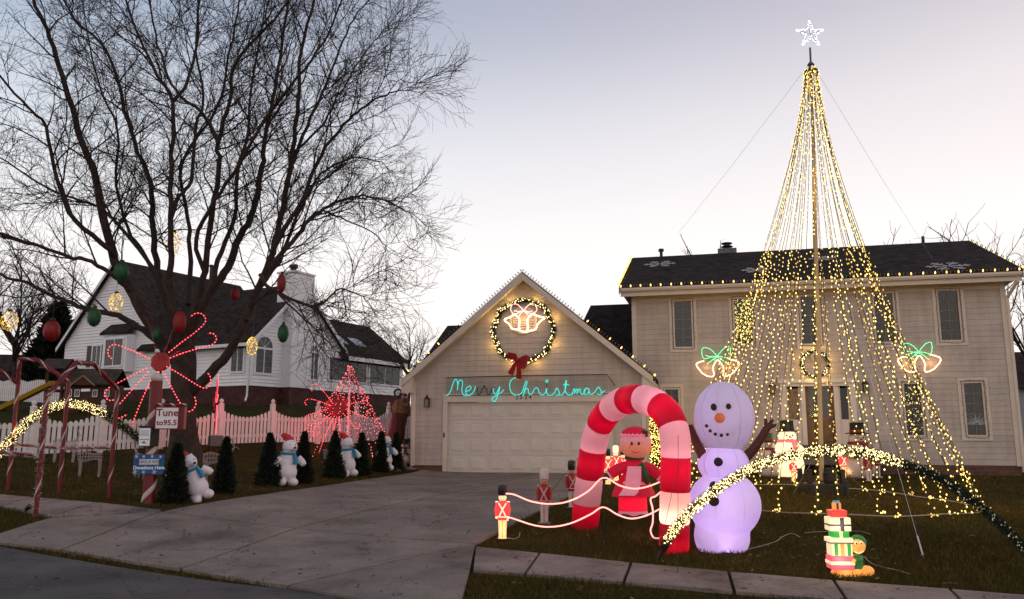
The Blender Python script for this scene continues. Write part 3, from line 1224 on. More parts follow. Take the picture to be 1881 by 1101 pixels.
# chimney, vents
cx_, cz_ = fac_(1336, 465, RVm)
FO('chimney', MB().box(cx_ - .33, cx_ + .33, RVm - .0, RVm + .7, rz1 - .2, fac_(1336, 456, RVm)[1]), mat('chimney_metal', (.13, .13, .15), .6, .15, 5, .1))
zc = fac_(1336, 456, RVm)[1]
FO('chimney_cap', MB().lathe([(.12, 0), (.12, .08), (.21, .1), (.22, .12), (.12, .13), (.12, .2), (.2, .22), (.19, .25), (.05, .27)], 14, (cx_, RVm + .3, zc)), M_BLACK)
cx2 = fac_(1215, 470, RVm)[0]
FO('vent_pipe', MB().lathe([(.055, -.3), (.055, .17), (.10, .18), (.10, .27), (.03, .29)], 12, (cx2, RVm - .1, rz1 + .1)), M_BLACK)
cx3 = fac_(1694, 455, RVm)[0]
FO('vent_pipe', MB().lathe([(.05, -.3), (.05, .22), (.048, .22)], 10, (cx3, RVm - .2, rz1 + .08)), M_BLACK)
# wing roof behind the garage, right: eave low behind the gable, ridge level
wz = fac_(1120, 560, 5.5)[1]
wu0 = fac_(1085, 560, 5.5)[0]
FO('wing_roof', MB().add([(wu0 - .5, 2.6, wz - 2.3), (hu0 - .02, 2.6, wz - 2.3), (hu0 - .02, 5.5, wz), (wu0, 5.5, wz), (wu0 - .5, 8.4, wz - 2.3), (hu0 - .02, 8.4, wz - 2.3)], [(0, 1, 2, 3), (3, 2, 5, 4), (0, 3, 4), (1, 5, 2), (0, 4, 5, 1)]), M_ROOF)
wz2 = fac_(840, 598, 3.6)[1]
wl = fac_(822, 598, 3.6)[0]
FO('wing_roof', MB().add([(GC - hw - .02, .3, rz(GC - hw) + .17), (-.5, .3, rz(GC - hw) + .17), (-.5, 3.6, wz2), (wl, 3.6, wz2), (GC - hw - .02, 6.9, rz(GC - hw) + .17), (-.5, 6.9, rz(GC - hw) + .17)], [(0, 1, 2, 3), (3, 2, 5, 4), (0, 3, 4), (1, 5, 2), (0, 4, 5, 1)]), M_ROOF)


# --- lanterns and house numbers
def lantern(u, v, z, label):
    t = fthing('wall_lantern', label, 'wall lantern', u, v, z, 'unlit coach lanterns on the house front')
    MB().box(-.05, .05, -.03, -.005, -.1, .1).build('back_plate', M_BLACK, t, bevel=.005)
    c = MB()
    for sx in (-1, 1):
        for sy in (-1, 1):
            c.box(sx * .06 - .007, sx * .06 + .007, -.12 + sy * .06 - .007, -.12 + sy * .06 + .007, -.12, .1)
    c.box(-.07, .07, -.19, -.05, -.14, -.12)
    c.build('cage', M_BLACK, t)
    MB().lathe([(.10, .1), (.09, .12), (.03, .19), (.01, .24)], 8, (0, -.12, 0)).build('lantern_roof', M_BLACK, t)
    MB().box(-.05, .05, -.17, -.07, -.118, .098).build('lantern_glass', mat('lantern_glass', (.2, .17, .14), .15, .1, 9, 0), t)


a = fac_(787, 740, 0)
lantern(a[0], -.02, a[1] + HZ, 'small dark coach lantern on the garage wall left of the garage door')
a = fac_(1588, 712, HV)
lantern(a[0], HV - .02, a[1] + HZ, 'dark wall lantern on the right of the front door sidelight')
a = fac_(1418, 716, HV)
lantern(a[0], HV - .02, a[1] + HZ, 'dark wall lantern on the left of the front door, behind light strands')


def text(name, body, size, parent, loc, rot, m, depth=.006, align='CENTER', bold=0.):
    cu_ = bpy.data.curves.new(name, 'FONT')
    cu_.body = body
    cu_.size = size
    cu_.extrude = depth / 2
    cu_.align_x = align
    cu_.align_y = 'CENTER'
    cu_.offset = bold
    cu_.resolution_u = 3
    o = bpy.data.objects.new(name, cu_)
    COL.objects.link(o)
    dg = bpy.context.evaluated_depsgraph_get()
    me = bpy.data.meshes.new_from_object(o.evaluated_get(dg))
    bpy.data.objects.remove(o)
    me.materials.clear()
    me.materials.append(m)
    q = bpy.data.objects.new(name, me)
    COL.objects.link(q)
    q.parent = parent
    q.location = loc
    q.rotation_euler = rot
    return q


cu, cz = fac_(961, 733, -.05)
for i, ch in enumerate('2524'):
    text('house_number', ch, .17, house, (cu - .19 + i * .125 + (.03 if i > 1 else 0), -.056, dzt + .12), (R(90), 0, 0), M_BLACK, .01)
# ------------------------------------------------------------------ neighbour's house frame
NTH = R(62)
NC = at_y(456, 738, 40.0)
NX = Vector((math.cos(NTH), math.sin(NTH), 0))
NY = Vector((-math.sin(NTH), math.cos(NTH), 0))
NZ0 = NC.z


def nb(px, py, x=None, y=None):
    d = ray(px, py)
    n, v = (NX, x) if x is not None else (NY, y)
    o = Vector((NC.x, NC.y, 0))
    t = (v - (CO - o).dot(n)) / d.dot(n)
    p = CO + d * t
    return ((p - o).dot(NY if x is not None else NX), p.z - NZ0)
M_NSID = mat('white_vinyl_siding', (.82, .83, .86), .5, .04, 1.5, .05, 30)
M_NTRIM = mat('white_vinyl_trim', (.74, .76, .80), .5, .03, 2, .04)
M_NROOF = mat('brown_shingle', (.042, .032, .027), .95, .35, 3, .8, 30, spec=.1)
shingle_mat(M_NROOF)
M_NBRICK = mat('red_foundation_brick', (.07, .026, .024), .9, .3, 3, .4)
nbh = thing('neighbor_house', 'white sided house with brick base and sunroom on the rise behind the fence', 'house', NC, NTH)


def wallpoly(name, plane, poly, m, t=.12, at=0.):
    """poly of (along, z); plane 'x' = the wall running left from the corner, 'y' = running right"""
    n = len(poly)
    if plane == 'y':
        vs = [(a, at, z) for a, z in poly] + [(a, at + t, z) for a, z in poly]
    else:
        vs = [(at, a, z) for a, z in poly] + [(at + t, a, z) for a, z in poly]
    fs = [tuple(range(n)), tuple(range(2 * n - 1, n - 1, -1))] + [(i, i + n, (i + 1) % n + n, (i + 1) % n) for i in range(n)]
    return MB().add(vs, fs).build(name, m, nbh)


def laps(plane, lo, hi, z0, z1, at=0., pitch=.17):
    J = MB()
    z = z0
    while z < z1 - .02:
        zt = min(z + pitch, z1)
        p0, p1, q0, q1 = lo(z), lo(zt), hi(z), hi(zt)
        if q0 - p0 > .05:
            q1 = max(q1, p1 + .001)
            A = [(p0, at - .045, z), (q0, at - .045, z), (q1, at - .004, zt), (p1, at - .004, zt), (p0, at - .001, z), (q0, at - .001, z), (q1, at - .001, zt), (p1, at - .001, zt)]
            if plane == 'x':
                A = [(b, a, c) for a, b, c in A]
            J.add(A, [(0, 1, 2, 3), (0, 4, 5, 1), (3, 2, 6, 7), (0, 3, 7, 4), (1, 5, 6, 2), (4, 7, 6, 5)])
        z = zt
    o = J.build('lap_siding', M_NSID, nbh, kind='stuff')
    return o


def nwin(plane, a0, a1, z0, z1, cols, rws, at=-.03, arch=False, shutters=False):
    """window on one of the neighbour's walls; a0<a1 along the wall"""
    def tr(vs):
        return [(a, y + at, z) for a, y, z in vs] if plane == 'y' else [(y + at, a, z) for a, y, z in vs]

    def bx(m, x0, x1, y0, y1, z0_, z1_):
        t = MB().box(x0, x1, y0, y1, z0_, z1_)
        m.add(tr(t.v), t.f)
    f = MB()
    c = .10
    bx(f, a0 - c, a0, -.06, .02, z0 - c, z1 + c)
    bx(f, a1, a1 + c, -.06, .02, z0 - c, z1 + c)
    bx(f, a0, a1, -.06, .02, z1, z1 + c)
    bx(f, a0, a1, -.06, .02, z0 - c, z0)
    fr = f.build('window_frame', M_NTRIM, nbh)
    g = MB()
    bx(g, a0, a1, -.030, -.025, z0, z1)
    g.build('glass', M_GLASS, fr)
    mu = MB()
    m2 = MB()
    for i in range(1, cols):
        x = a0 + (a1 - a0) * i / cols
        w = .026 if i * 2 == cols else .008
        bx(mu if i * 2 == cols else m2, x - w, x + w, -.045, -.0305, z0, z1)
    for j in range(1, rws):
        z = z0 + (z1 - z0) * j / rws
        bx(m2, a0, a1, -.044, -.031, z - .008, z + .008)
    m2.build('muntins', mat('muntin_grey', (.20, .20, .20), .5, .05, 4, 0), fr)
    mu.build('mullion', M_NTRIM, fr)
    if arch:
        ca, r = (a0 + a1) / 2, (a1 - a0) / 2
        P = [(ca + (r + c) * math.cos(t), z1 + c + (r + c) * math.sin(t)) for t in np.linspace(0, math.pi, 13)]
        Q = [(ca + r * math.cos(t), z1 + c + r * math.sin(t)) for t in np.linspace(0, math.pi, 13)]
        af = MB()
        vs = []
        for yy in (-.055, .01):
            vs += [(p[0], yy, p[1]) for p in P] + [(q[0], yy, q[1]) for q in Q]
        fs = [(i, i + 1, 14 + i, 13 + i) for i in range(12)] + [(26 + i, 39 + i, 40 + i, 27 + i) for i in range(12)] + [(i, 26 + i, 27 + i, i + 1) for i in range(12)] + [(13 + i, 14 + i, 40 + i, 39 + i) for i in range(12)]
        af.add(tr(vs), fs)
        ao = af.build('arch_frame', M_NTRIM, nbh)
        ag = MB()
        vs = [(q[0], -.028, q[1]) for q in Q]
        ag.add(tr(vs), [tuple(range(13))])
        ag.build('glass', M_GLASS, ao)
        am = MB()
        for t in (45, 90, 135):
            am.tube(tr([(ca, -.035, z1 + c), (ca + r * math.cos(R(t)), -.035, z1 + c + r * math.sin(R(t)))]), .014, 4)
        am.build('muntins', M_NTRIM, ao)
    if shutters:
        for (p, q) in ((a0 - c - .42, a0 - c - .02), (a1 + c + .02, a1 + c + .42)):
            s = MB()
            bx(s, p, q, -.05, -.023, z0 - .05, z1 + .05)
            s.build('shutter', M_BLACK, nbh)


# wing B (near): eave wall x=0 from y=0..6.4, gable wall y=0 from x=0..6.7
BE, BA, BAP = 3.1, 3.35, 6.25
wallpoly('gable_wall', 'y', [(0, .8), (6.75, .8), (6.75, 3.15), (BA, BAP), (0, BE)], M_NSID)
laps('y', lambda z: 0 if z < BE else BA * (z - BE) / (BAP - BE), lambda z: 6.75 if z < 3.15 else 6.75 - (6.75 - BA) * (z - 3.15) / (BAP - 3.15), .8, BAP - .05)
wallpoly('eave_wall', 'x', [(.121, .8), (6.3, .8), (6.3, BE), (.121, BE)], M_NSID)
laps('x', lambda z: 0.0, lambda z: 6.3, .8, BE)
wallpoly('brick_base', 'y', [(.0, -1), (13, -1), (13, .79), (.0, .79)], M_NBRICK, .1, .02)
wallpoly('brick_base', 'x', [(.13, -1), (15, -1), (15, .79), (.13, .79)], M_NBRICK, .1, .02)
# roof B: ridge along y at x=BA
th = .13
sB = (BAP - BE) / BA


def roofslab(poly, name='roof', m=None, t=.14):
    vs = [p for p in poly] + [(p[0], p[1], p[2] + t) for p in poly]
    n = len(poly)
    fs = [tuple(range(n)), tuple(range(2 * n - 1, n - 1, -1))] + [(i, i + n, (i + 1) % n + n, (i + 1) % n) for i in range(n)]
    return MB().add(vs, fs).build(name, m or M_NROOF, nbh)


roofslab([(-.35, -.3, BE - .35 * sB), (BA, -.3, BAP), (BA, 8, BAP), (-.35, 8, BE - .35 * sB)])
roofslab([(BA, -.3, BAP), (7.0, -.3, 3.15 - .25 * .9), (7.0, 8, 3.15 - .25 * .9), (BA, 8, BAP)])
for a, b in (((-.36, BE - .36 * sB), (BA, BAP)), ((7.0, 2.92), (BA, BAP))):
    mb = MB().add([(a[0], -.33, a[1] - .1), (b[0], -.33, b[1] - .1), (b[0], -.33, b[1] + .12), (a[0], -.33, a[1] + .12), (a[0], -.301, a[1] - .1), (b[0], -.301, b[1] - .1), (b[0], -.301, b[1] + .12), (a[0], -.301, a[1] + .12)],
                  [(0, 1, 2, 3), (7, 6, 5, 4), (0, 4, 5, 1), (1, 5, 6, 2), (2, 6, 7, 3), (3, 7, 4, 0)])
    mb.build('rake_board', M_NTRIM, nbh)
MB().box(-.46, -.36, -.3, 6.4, BE - .42, BE - .26).build('gutter', M_NTRIM, nbh)
MB().tube([(-.08, .03, BE - .3), (-.08, .03, .3), (-.3, -.1, .02)], .05, 6).build('downspout', M_NTRIM, nbh)
MB().box(-.035, .1, -.04, -.003, .78, BE - .3).build('corner_board', M_NTRIM, nbh)
# chimney chase
chz = 6.75
MB().box(2.15, 3.6, -.6, .5, .8, chz).build('chimney_chase', M_NSID, nbh)
mb = MB()
z = .8
while z < chz - .1:
    for (x0, x1, y0, y1) in ((2.14, 3.61, -.635, -.601), (2.115, 2.149, -.6, .5)):
        mb.box(x0, x1, y0, y1, z, z + .125)
    z += .14
mb.build('lap_siding', M_NSID, nbh, kind='stuff')
for x in (2.10, 3.53):
    MB().box(x, x + .12, -.65, -.621, .8, chz - .02).build('corner_board', M_NTRIM, nbh)
MB().box(2.08, 3.67, -.68, .58, chz, chz + .1).build('chase_cap', M_NTRIM, nbh)
MB().lathe([(.16, 0), (.16, .25), (.24, .28), (.24, .42), (.1, .46)], 12, (2.7, 0, chz + .1)).build('flue_cap', M_BLACK, nbh)
MB().box(2.13, 3.62, -.6, .5, -1, .795).build('brick_base', M_NBRICK, nbh)
nwin('y', .30, 1.38, 1.45, 2.62, 4, 4, arch=True)
nwin('y', 4.2, 4.78, 1.35, 2.75, 2, 5, arch=True)
nwin('x', .42, 1.2, 1.5, 2.75, 4, 4)
# sunroom
wallpoly('sunroom_wall', 'y', [(6.75, .8), (12.75, .8), (12.75, 2.95), (6.75, 2.95)], M_NSID, .1, .004)
laps('y', lambda z: 6.75, lambda z: 12.75, .8, 1.3, .004)
wallpoly('end_wall', 'x', [(0.11, .8), (4, .8), (4, 2.9), (.11, 2.9)], M_NSID, .1, 12.65)
nwin('y', 5.75, 9.0, 1.42, 2.65, 4, 3)
nwin('y', 9.35, 12.3, 1.42, 2.65, 4, 3)
roofslab([(6.6, -.45, 2.62), (13.1, -.45, 2.62), (14.6, 4.2, 5.5), (6.0, 4.2, 5.5)])
roofslab([(13.1, -.45, 2.62), (13.3, 8.5, 2.62), (14.6, 4.2, 5.5)])
MB().box(6.9, 13.1, -.5, -.455, 2.55, 2.78).build('fascia', M_NTRIM, nbh)
for x in (7.6, 9.3):
    y = 1.0
    z = 2.62 + .14 + (y + .45) * (5.5 - 2.62) / 4.65
    k = (5.5 - 2.62) / 4.65
    MB().add([(x, y, z + .03), (x + 1.0, y, z + .03), (x + 1.15, y + .8, z + .03 + .8 * k), (x + .15, y + .8, z + .03 + .8 * k), (x, y, z + .08), (x + 1.0, y, z + .08), (x + 1.15, y + .8, z + .08 + .8 * k), (x + .15, y + .8, z + .08 + .8 * k)],
             [(0, 1, 2, 3), (7, 6, 5, 4), (0, 4, 5, 1), (1, 5, 6, 2), (2, 6, 7, 3), (3, 7, 4, 0)]).build('skylight', mat('skylight_glass', (.25, .27, .3), .05, 0, bump=0, spec=1), nbh)
# wing A (left, gable towards the street)
AA, AAP, AE = 10.5, 7.95, 3.55
wallpoly('gable_wall', 'x', [(6.3, .8), (14.6, .8), (14.6, AE), (AA, AAP), (6.3, AE)], M_NSID, .12, -.0)
laps('x', lambda z: 6.3 if z < AE else 6.3 + (AA - 6.3) * (z - AE) / (AAP - AE), lambda z: 14.6 if z < AE else 14.6 - (14.6 - AA) * (z - AE) / (AAP - AE), .8, AAP - .05)
sA = (AAP - AE) / 4.15
roofslab([(-.3, AA, AAP), (-.3, 6.0, AE - .3 * sA), (9, 6.0, AE - .3 * sA), (9, AA, AAP)])
roofslab([(-.3, 15.0, AE - .35), (-.3, AA, AAP), (9, AA, AAP), (9, 15.0, AE - .35)])
for a, b in (((6.0, AE - .3 * sA), (AA, AAP)), ((15.0, AE - .35), (AA, AAP))):
    MB().add([(-.33, a[0], a[1] - .1), (-.33, b[0], b[1] - .1), (-.33, b[0], b[1] + .12), (-.33, a[0], a[1] + .12), (-.301, a[0], a[1] - .1), (-.301, b[0], b[1] - .1), (-.301, b[0], b[1] + .12), (-.301, a[0], a[1] + .12)],
             [(0, 1, 2, 3), (7, 6, 5, 4), (0, 4, 5, 1), (1, 5, 6, 2), (2, 6, 7, 3), (3, 7, 4, 0)]).build('rake_board', M_NTRIM, nbh)
# bay window and shuttered window
MB().box(-.55, -.03, 8.55, 10.5, 1.75, 3.75).build('bay_box', M_NSID, nbh)
roofslab([(-.7, 8.4, 3.76), (-.7, 10.65, 3.76), (-.03, 10.65, 4.3), (-.03, 8.4, 4.3)], 'bay_roof')
nwin('x', 8.8, 10.2, 2.1, 3.5, 2, 3, at=-.555)
nwin('x', 11.35, 12.0, 2.2, 3.3, 2, 3, shutters=True)
MB().lathe([(.1, 0), (.1, 1.1), (.16, 1.12), (.16, 1.2), (.05, 1.25)], 10, (4.5, 8.2, 7.2)).build('vent_pipe', M_BLACK, nbh)

# ------------------------------------------------------------------ white picket fence
M_PKT = mat('white_vinyl_picket', (.72, .70, .70), .45, .06, 4, .04)
FO_ = Vector((-7.55, 25.6, 0))
FD = Vector((1.15, 1.42, 0)).normalized()


def fence_at(px):
    a = (px - 940.5) / FPX
    # world y for that column grows with height only slightly: use the ground row
    k = a / (CP - (550.5 - 825) / FPX * SP)
    s_ = (k * FO_.y - FO_.x) / (FD.x - k * FD.y)
    p = FO_ + FD * s_
    return Vector((p.x, p.y, H(p.x, p.y)))


posts = [fence_at(x) for x in (-120, -40, 55, 183, 293, 402, 497.6, 581.7, 653, 712)]
posts.append(posts[-1] + FD * 1.83)
posts.append(posts[-1] + FD * 1.83)
for p in posts:
    p.z = H(p.x, p.y)
frz = math.atan2(FD.y, FD.x)
fence = thing('picket_fence', 'white scalloped picket fence running behind the candy cane displays to the garage', 'fence', posts[0], frz)
pk = MB()
pk.prism([(-.042, 0), (.042, 0), (.042, .94), (.028, .985), (0, 1.0), (-.028, .985), (-.042, .94)], -.012, .012)
pk_me = pk.build('picket', M_PKT, data_only=True)
po_me = MB().box(-.06, .06, -.06, .06, 0, 1.0).build('post', M_PKT, data_only=True)
cap_me = MB().lathe([(.085, 0), (.085, .03), (.05, .045), (.035, .06), (.06, .10), (.06, .13), (.035, .165), (.008, .19)], 10).build('post_cap', M_PKT, data_only=True, smooth=True)


def fl(p):
    d = p - posts[0]
    return Vector((d.dot(FD), 0, d.z))


PH = 1.0
for i, p in enumerate(posts):
    l = fl(p)
    o = inst('post', po_me, fence, (l.x, 0, l.z - .03), scale=(1, 1, PH + .22))
    inst('post_cap', cap_me, o, (0, 0, 1.0), scale=(1, 1, 1 / (PH + .22)))
    if i + 1 < len(posts):
        q = fl(posts[i + 1])
        L = q.x - l.x
        for hh in (.22, .70):
            MB().add([(l.x + .061, .016, l.z + hh), (q.x - .061, .016, q.z + hh), (q.x - .061, .016, q.z + hh + .09), (l.x + .061, .016, l.z + hh + .09),
                      (l.x + .061, .05, l.z + hh), (q.x - .061, .05, q.z + hh), (q.x - .061, .05, q.z + hh + .09), (l.x + .061, .05, l.z + hh + .09)],
                     [(0, 1, 2, 3), (7, 6, 5, 4), (0, 4, 5, 1), (1, 5, 6, 2), (2, 6, 7, 3), (3, 7, 4, 0)]).build('rail', M_PKT, fence)
        n = max(3, int(round((L - .12) / .128)))
        for k in range(n):
            t = (k + .5) / n
            z = l.z + (q.z - l.z) * t
            dip = .22 * math.sin(math.pi * t) ** .8
            inst('picket', pk_me, fence, (l.x + .06 + (L - .12) * t, rnd.uniform(-.002, .002), z + .05), (0, rnd.uniform(-.008, .008), 0), (1, 1, PH - dip))

# ------------------------------------------------------------------ beyond the fence, far left
M_PLAY = mat('redwood_stain', (.085, .030, .018), .8, .25, 4, .2)
M_PROOF = mat('play_roof', (.045, .032, .022), .9, .3, 3, .5)
pp = at_y(160, 732, 33.0)
pz = H(pp.x, pp.y)
play = thing('playhouse', 'red-brown wooden playhouse with white-framed windows and yellow slide', 'playhouse', (pp.x, pp.y, pz), R(6))
W_ = .9
mb = MB().box(-W_, -.28, -.02, .04, 0, 1.15).box(.10, W_, -.02, .04, 0, 1.15).box(-.28, .10, -.02, .04, .95, 1.15)
mb.build('front_wall', M_PLAY, play)
for sx in (-W_, W_ - .04):
    MB().box(sx, sx + .04, .041, 1.4, 0, 1.15).build('side_wall', M_PLAY, play)
for z in np.arange(.08, 1.1, .13):
    MB().box(-W_ + .01, -.30, -.035, -.021, z, z + .115).build('plank', M_PLAY, play)
    MB().box(.12, W_ - .01, -.035, -.021, z, z + .115).build('plank', M_PLAY, play)
MB().add([(-1.05, -.25, 1.08), (1.05, -.25, 1.08), (1.05, .7, 1.75), (-1.05, .7, 1.75), (-1.05, 1.65, 1.08), (1.05, 1.65, 1.08), (-1.05, -.25, 1.14), (1.05, -.25, 1.14), (1.05, .7, 1.81), (-1.05, .7, 1.81), (-1.05, 1.65, 1.14), (1.05, 1.65, 1.14)],
         [(0, 3, 2, 1), (3, 4, 5, 2), (6, 7, 8, 9), (9, 8, 11, 10), (0, 1, 7, 6), (0, 6, 9, 3), (1, 2, 8, 7), (3, 9, 10, 4), (2, 5, 11, 8)]).build('roof', M_PROOF, play)
MB().prism([(-.5, 1.08), (.32, 1.08), (-.09, 1.42)], -.32, -.26).build('porch_gable', M_PLAY, play)
for a, b in (((-.56, 1.05), (-.09, 1.46)), ((.38, 1.05), (-.09, 1.46))):
    MB().tube([(a[0], -.33, a[1]), (b[0], -.33, b[1])], .03, 4).build('gable_trim', mat('tan_trim', (.3, .2, .12), .7, .1, 5, .1), play)
for x in (-.78, -.48, .2, .66):
    f = MB()
    f.box(x, x + .2, -.06, -.036, .62, .66).box(x, x + .2, -.06, -.036, .88, .92).box(x, x + .03, -.06, -.036, .66, .88).box(x + .17, x + .2, -.06, -.036, .66, .88).box(x + .09, x + .11, -.058, -.037, .66, .88)
    f.build('window_frame', M_NTRIM, play)
for x in (-1.75, -1.15):
    MB().box(x, x + .1, .2, .3, 0, 2.0).build('tower_post', M_PLAY, play)
MB().box(-1.8, -1.0, .1, 1.1, .85, .93).build('tower_deck', M_PLAY, play)
MB().add([(-1.95, -.1, 1.75), (-.9, -.1, 1.75), (-.9, .6, 2.2), (-1.95, .6, 2.2), (-1.95, 1.3, 1.75), (-.9, 1.3, 1.75)], [(0, 1, 2, 3), (3, 2, 5, 4)]).build('tower_roof', M_PROOF, play)
M_SLIDE = mat('yellow_slide_plastic', (.42, .25, .015), .4, .08, 3, 0)
prof = spline([(-1.2, .5, 1.12), (-1.6, .42, 1.1), (-2.2, .2, .72), (-2.9, -.0, .28), (-3.2, -.1, .10), (-3.45, -.2, .05)], 4)
mb = MB()
vs = []
for p in prof:
    for (dy, dz) in ((-.24, .12), (-.2, .14), (-.17, .0), (.17, .0), (.2, .14), (.24, .12), (.2, -.05), (-.2, -.05)):
        vs.append((p.x, p.y + dy, p.z + dz))
n_ = 8
mb.add(vs, [(i * n_ + j, i * n_ + (j + 1) % n_, (i + 1) * n_ + (j + 1) % n_, (i + 1) * n_ + j) for i in range(len(prof) - 1) for j in range(n_)])
mb.build('slide', M_SLIDE, play, smooth=True)

# low picket fence at the back of that yard
q0, q1 = at_y(-60, 715, 41.0), at_y(118, 715, 38.0)
q0.z, q1.z = H(q0.x, q0.y), H(q1.x, q1.y)
f2 = thing('rear_picket_fence', 'low white picket fence behind the yellow slide at the left edge', 'fence', q0, math.atan2(q1.y - q0.y, q1.x - q0.x))
L = (Vector((q1.x, q1.y)) - Vector((q0.x, q0.y))).length
n = int(L / .15)
for k in range(n):
    z = (q1.z - q0.z) * k / n
    inst('picket', pk_me, f2, (k * .15, 0, z + .02), scale=(1.2, 1, .95 + .12 * abs(math.cos(k * .26))))
for hh in (.25, .7):
    MB().tube([(0, .03, hh), (L, .03, hh + q1.z - q0.z)], .04, 4).build('rail', M_PKT, f2)

# dark low house far left
p = at_y(40, 735, 56.0)
dz = H(p.x, p.y)
dh = thing('far_house', 'dark low-roofed house in the trees at the far left edge', 'house', (p.x, p.y, dz), R(-8))
MB().box(-9, 3.5, 0, 6, -1, 2.0).build('wall', mat('dark_wall', (.05, .045, .045), .8, .2, 2, .2), dh)
MB().add([(-9.5, -.5, 1.9), (4.0, -.5, 1.9), (2.5, 3, 4.0), (-9, 3, 4.3), (-9.5, 6.5, 1.9), (4.0, 6.5, 1.9)], [(0, 1, 2, 3), (3, 2, 5, 4), (1, 5, 2), (0, 3, 4), (0, 4, 5, 1)]).build('roof', M_NROOF, dh)
for x in (-3, -.5):
    MB().box(x, x + .9, -.03, .0, .7, 1.5).build('window', M_GLASS, dh)
# sliver of a house beyond the right end
p = at_y(1893, 790, 38.0)
rh = thing('house_at_right_edge', 'grey sliver of a house behind the right end of the big house', 'house', (p.x, p.y, H(p.x, p.y)), R(-14))
MB().box(-.8, 9, 0, 7, -1, 3.2).build('wall', mat('grey_wall', (.3, .31, .34), .7, .1, 2, .1), rh)
MB().add([(-1.2, -.4, 3.1), (9.4, -.4, 3.1), (9.4, 3.5, 5.1), (-1.2, 3.5, 5.1), (-1.2, 7.4, 3.1), (9.4, 7.4, 3.1)], [(0, 1, 2, 3), (3, 2, 5, 4), (0, 3, 4), (1, 5, 2), (0, 4, 5, 1)]).build('roof', M_NROOF, rh)
MB().box(.2, 1.1, -.03, -.002, 1.0, 2.4).build('window', M_GLASS, rh)
# ------------------------------------------------------------------ trees
M_BARK = mat('dark_bark', (.050, .033, .028), .95, .3, 5, .9, 22)
M_TWIG = mat('twig_bark', (.035, .022, .020), .9, .2, 3, 0)


def bark_ridges(m):
    t = m.node_tree
    b = t.nodes['Principled BSDF']
    tcn = nn(t, 'ShaderNodeTexCoord')
    mp = nn(t, 'ShaderNodeMapping')
    mp.inputs['Scale'].default_value = (14, 14, 1.6)
    t.links.new(tcn.outputs['Object'], mp.inputs['Vector'])
    nz = nn(t, 'ShaderNodeTexNoise')
    nz.inputs['Scale'].default_value = 1.2
    nz.inputs['Detail'].default_value = 7
    nz.inputs['Distortion'].default_value = 1.2
    t.links.new(mp.outputs[0], nz.inputs['Vector'])
    bp = nn(t, 'ShaderNodeBump')
    bp.inputs['Strength'].default_value = 1
    bp.inputs['Distance'].default_value = .05
    t.links.new(nz.outputs[0], bp.inputs['Height'])
    t.links.new(bp.outputs[0], b.inputs['Normal'])


bark_ridges(M_BARK)


class Tubes:
    """many thin tapered tubes in one mesh"""
    def __init__(s):
        s.V, s.F, s.n = [], [], 0

    def add(s, pts, r0, r1, n=3):
        P = np.array([tuple(p) for p in pts])
        k = len(P)
        T = np.gradient(P, axis=0)
        T /= np.linalg.norm(T, axis=1)[:, None] + 1e-9
        up = np.array([.3, .2, .93])
        A = np.cross(T, up)
        A /= np.linalg.norm(A, axis=1)[:, None] + 1e-9
        B = np.cross(T, A)
        rr = np.linspace(r0, r1, k)[:, None]
        ang = 2 * np.pi * np.arange(n) / n
        ring = P[:, None, :] + (A[:, None, :] * np.cos(ang)[None, :, None] + B[:, None, :] * np.sin(ang)[None, :, None]) * rr[:, None, :]
        s.V.append(ring.reshape(-1, 3))
        i = np.arange(k - 1)[:, None] * n
        j = np.arange(n)[None, :]
        j2 = (j + 1) % n
        f = np.stack([i + j, i + j2, i + n + j2, i + n + j], -1).reshape(-1, 4) + s.n
        s.F.append(f)
        s.n += k * n

    def build(s, name, m, parent, kind='stuff', off=(0, 0, 0)):
        return np_mesh(name, np.concatenate(s.V) - np.array(tuple(off)), np.concatenate(s.F), m, parent, kind, 4)


def wander(rg, p, d, L, k, up, jit):
    """a crooked shoot: k segments from p in direction d"""
    pts = [p]
    d = d / np.linalg.norm(d)
    for _ in range(k):
        d = d + np.array([0, 0, up]) / k + rg.normal(0, jit, 3)
        d = d / np.linalg.norm(d)
        p = p + d * (L / k)
        pts.append(p)
    return pts, d


def side_dir(rg, d, spread):
    r_ = rg.normal(0, 1, 3)
    r_ -= d * r_.dot(d)
    r_ /= np.linalg.norm(r_) + 1e-9
    return d * math.cos(spread) + r_ * math.sin(spread)


def sprout(rg, tb, path, r_at, lev, spec):
    """shoots off a path; spec per level: (spacing, length, lenvar, segs, sides, up, jitter, spread, r0, r1)"""
    if lev >= len(spec):
        return
    sp, L, lv_, k, ns, up, jit, spread, r0, r1 = spec[lev]
    P = np.array([tuple(p) for p in path])
    seg = np.linalg.norm(np.diff(P, axis=0), axis=1)
    cum = np.concatenate([[0], np.cumsum(seg)])
    tot = cum[-1]
    s = tot * (.10 if lev else .22) + rg.random() * sp
    while s < tot:
        i = min(np.searchsorted(cum, s) - 1, len(seg) - 1)
        t = (s - cum[i]) / seg[i]
        p = P[i] * (1 - t) + P[i + 1] * t
        d = (P[i + 1] - P[i]) / seg[i]
        f = s / tot
        l = L * (1 - lv_ * f) * rg.uniform(.65, 1.3)
        nd = side_dir(rg, d, spread * rg.uniform(.6, 1.35))
        pts, _ = wander(rg, p, nd, l, k, up, jit)
        tb.add(pts, min(r0, r_at * (1 - .7 * f) * .7), r1, ns)
        sprout(rg, tb, pts, r0, lev + 1, spec)
        s += sp * rg.uniform(.6, 1.5)


# --- the big bare maple: main limbs traced, then grown out in depth
TY = at_y(340, 838, 21.6).y
tb0 = gnd(338, 840)
tb0 = Vector((tb0.x, tb0.y, tb0.z))
TY = tb0.y
tree = thing('bare_maple_tree', 'large bare spreading tree with dark trunk in front of the picket fence', 'tree', tb0)


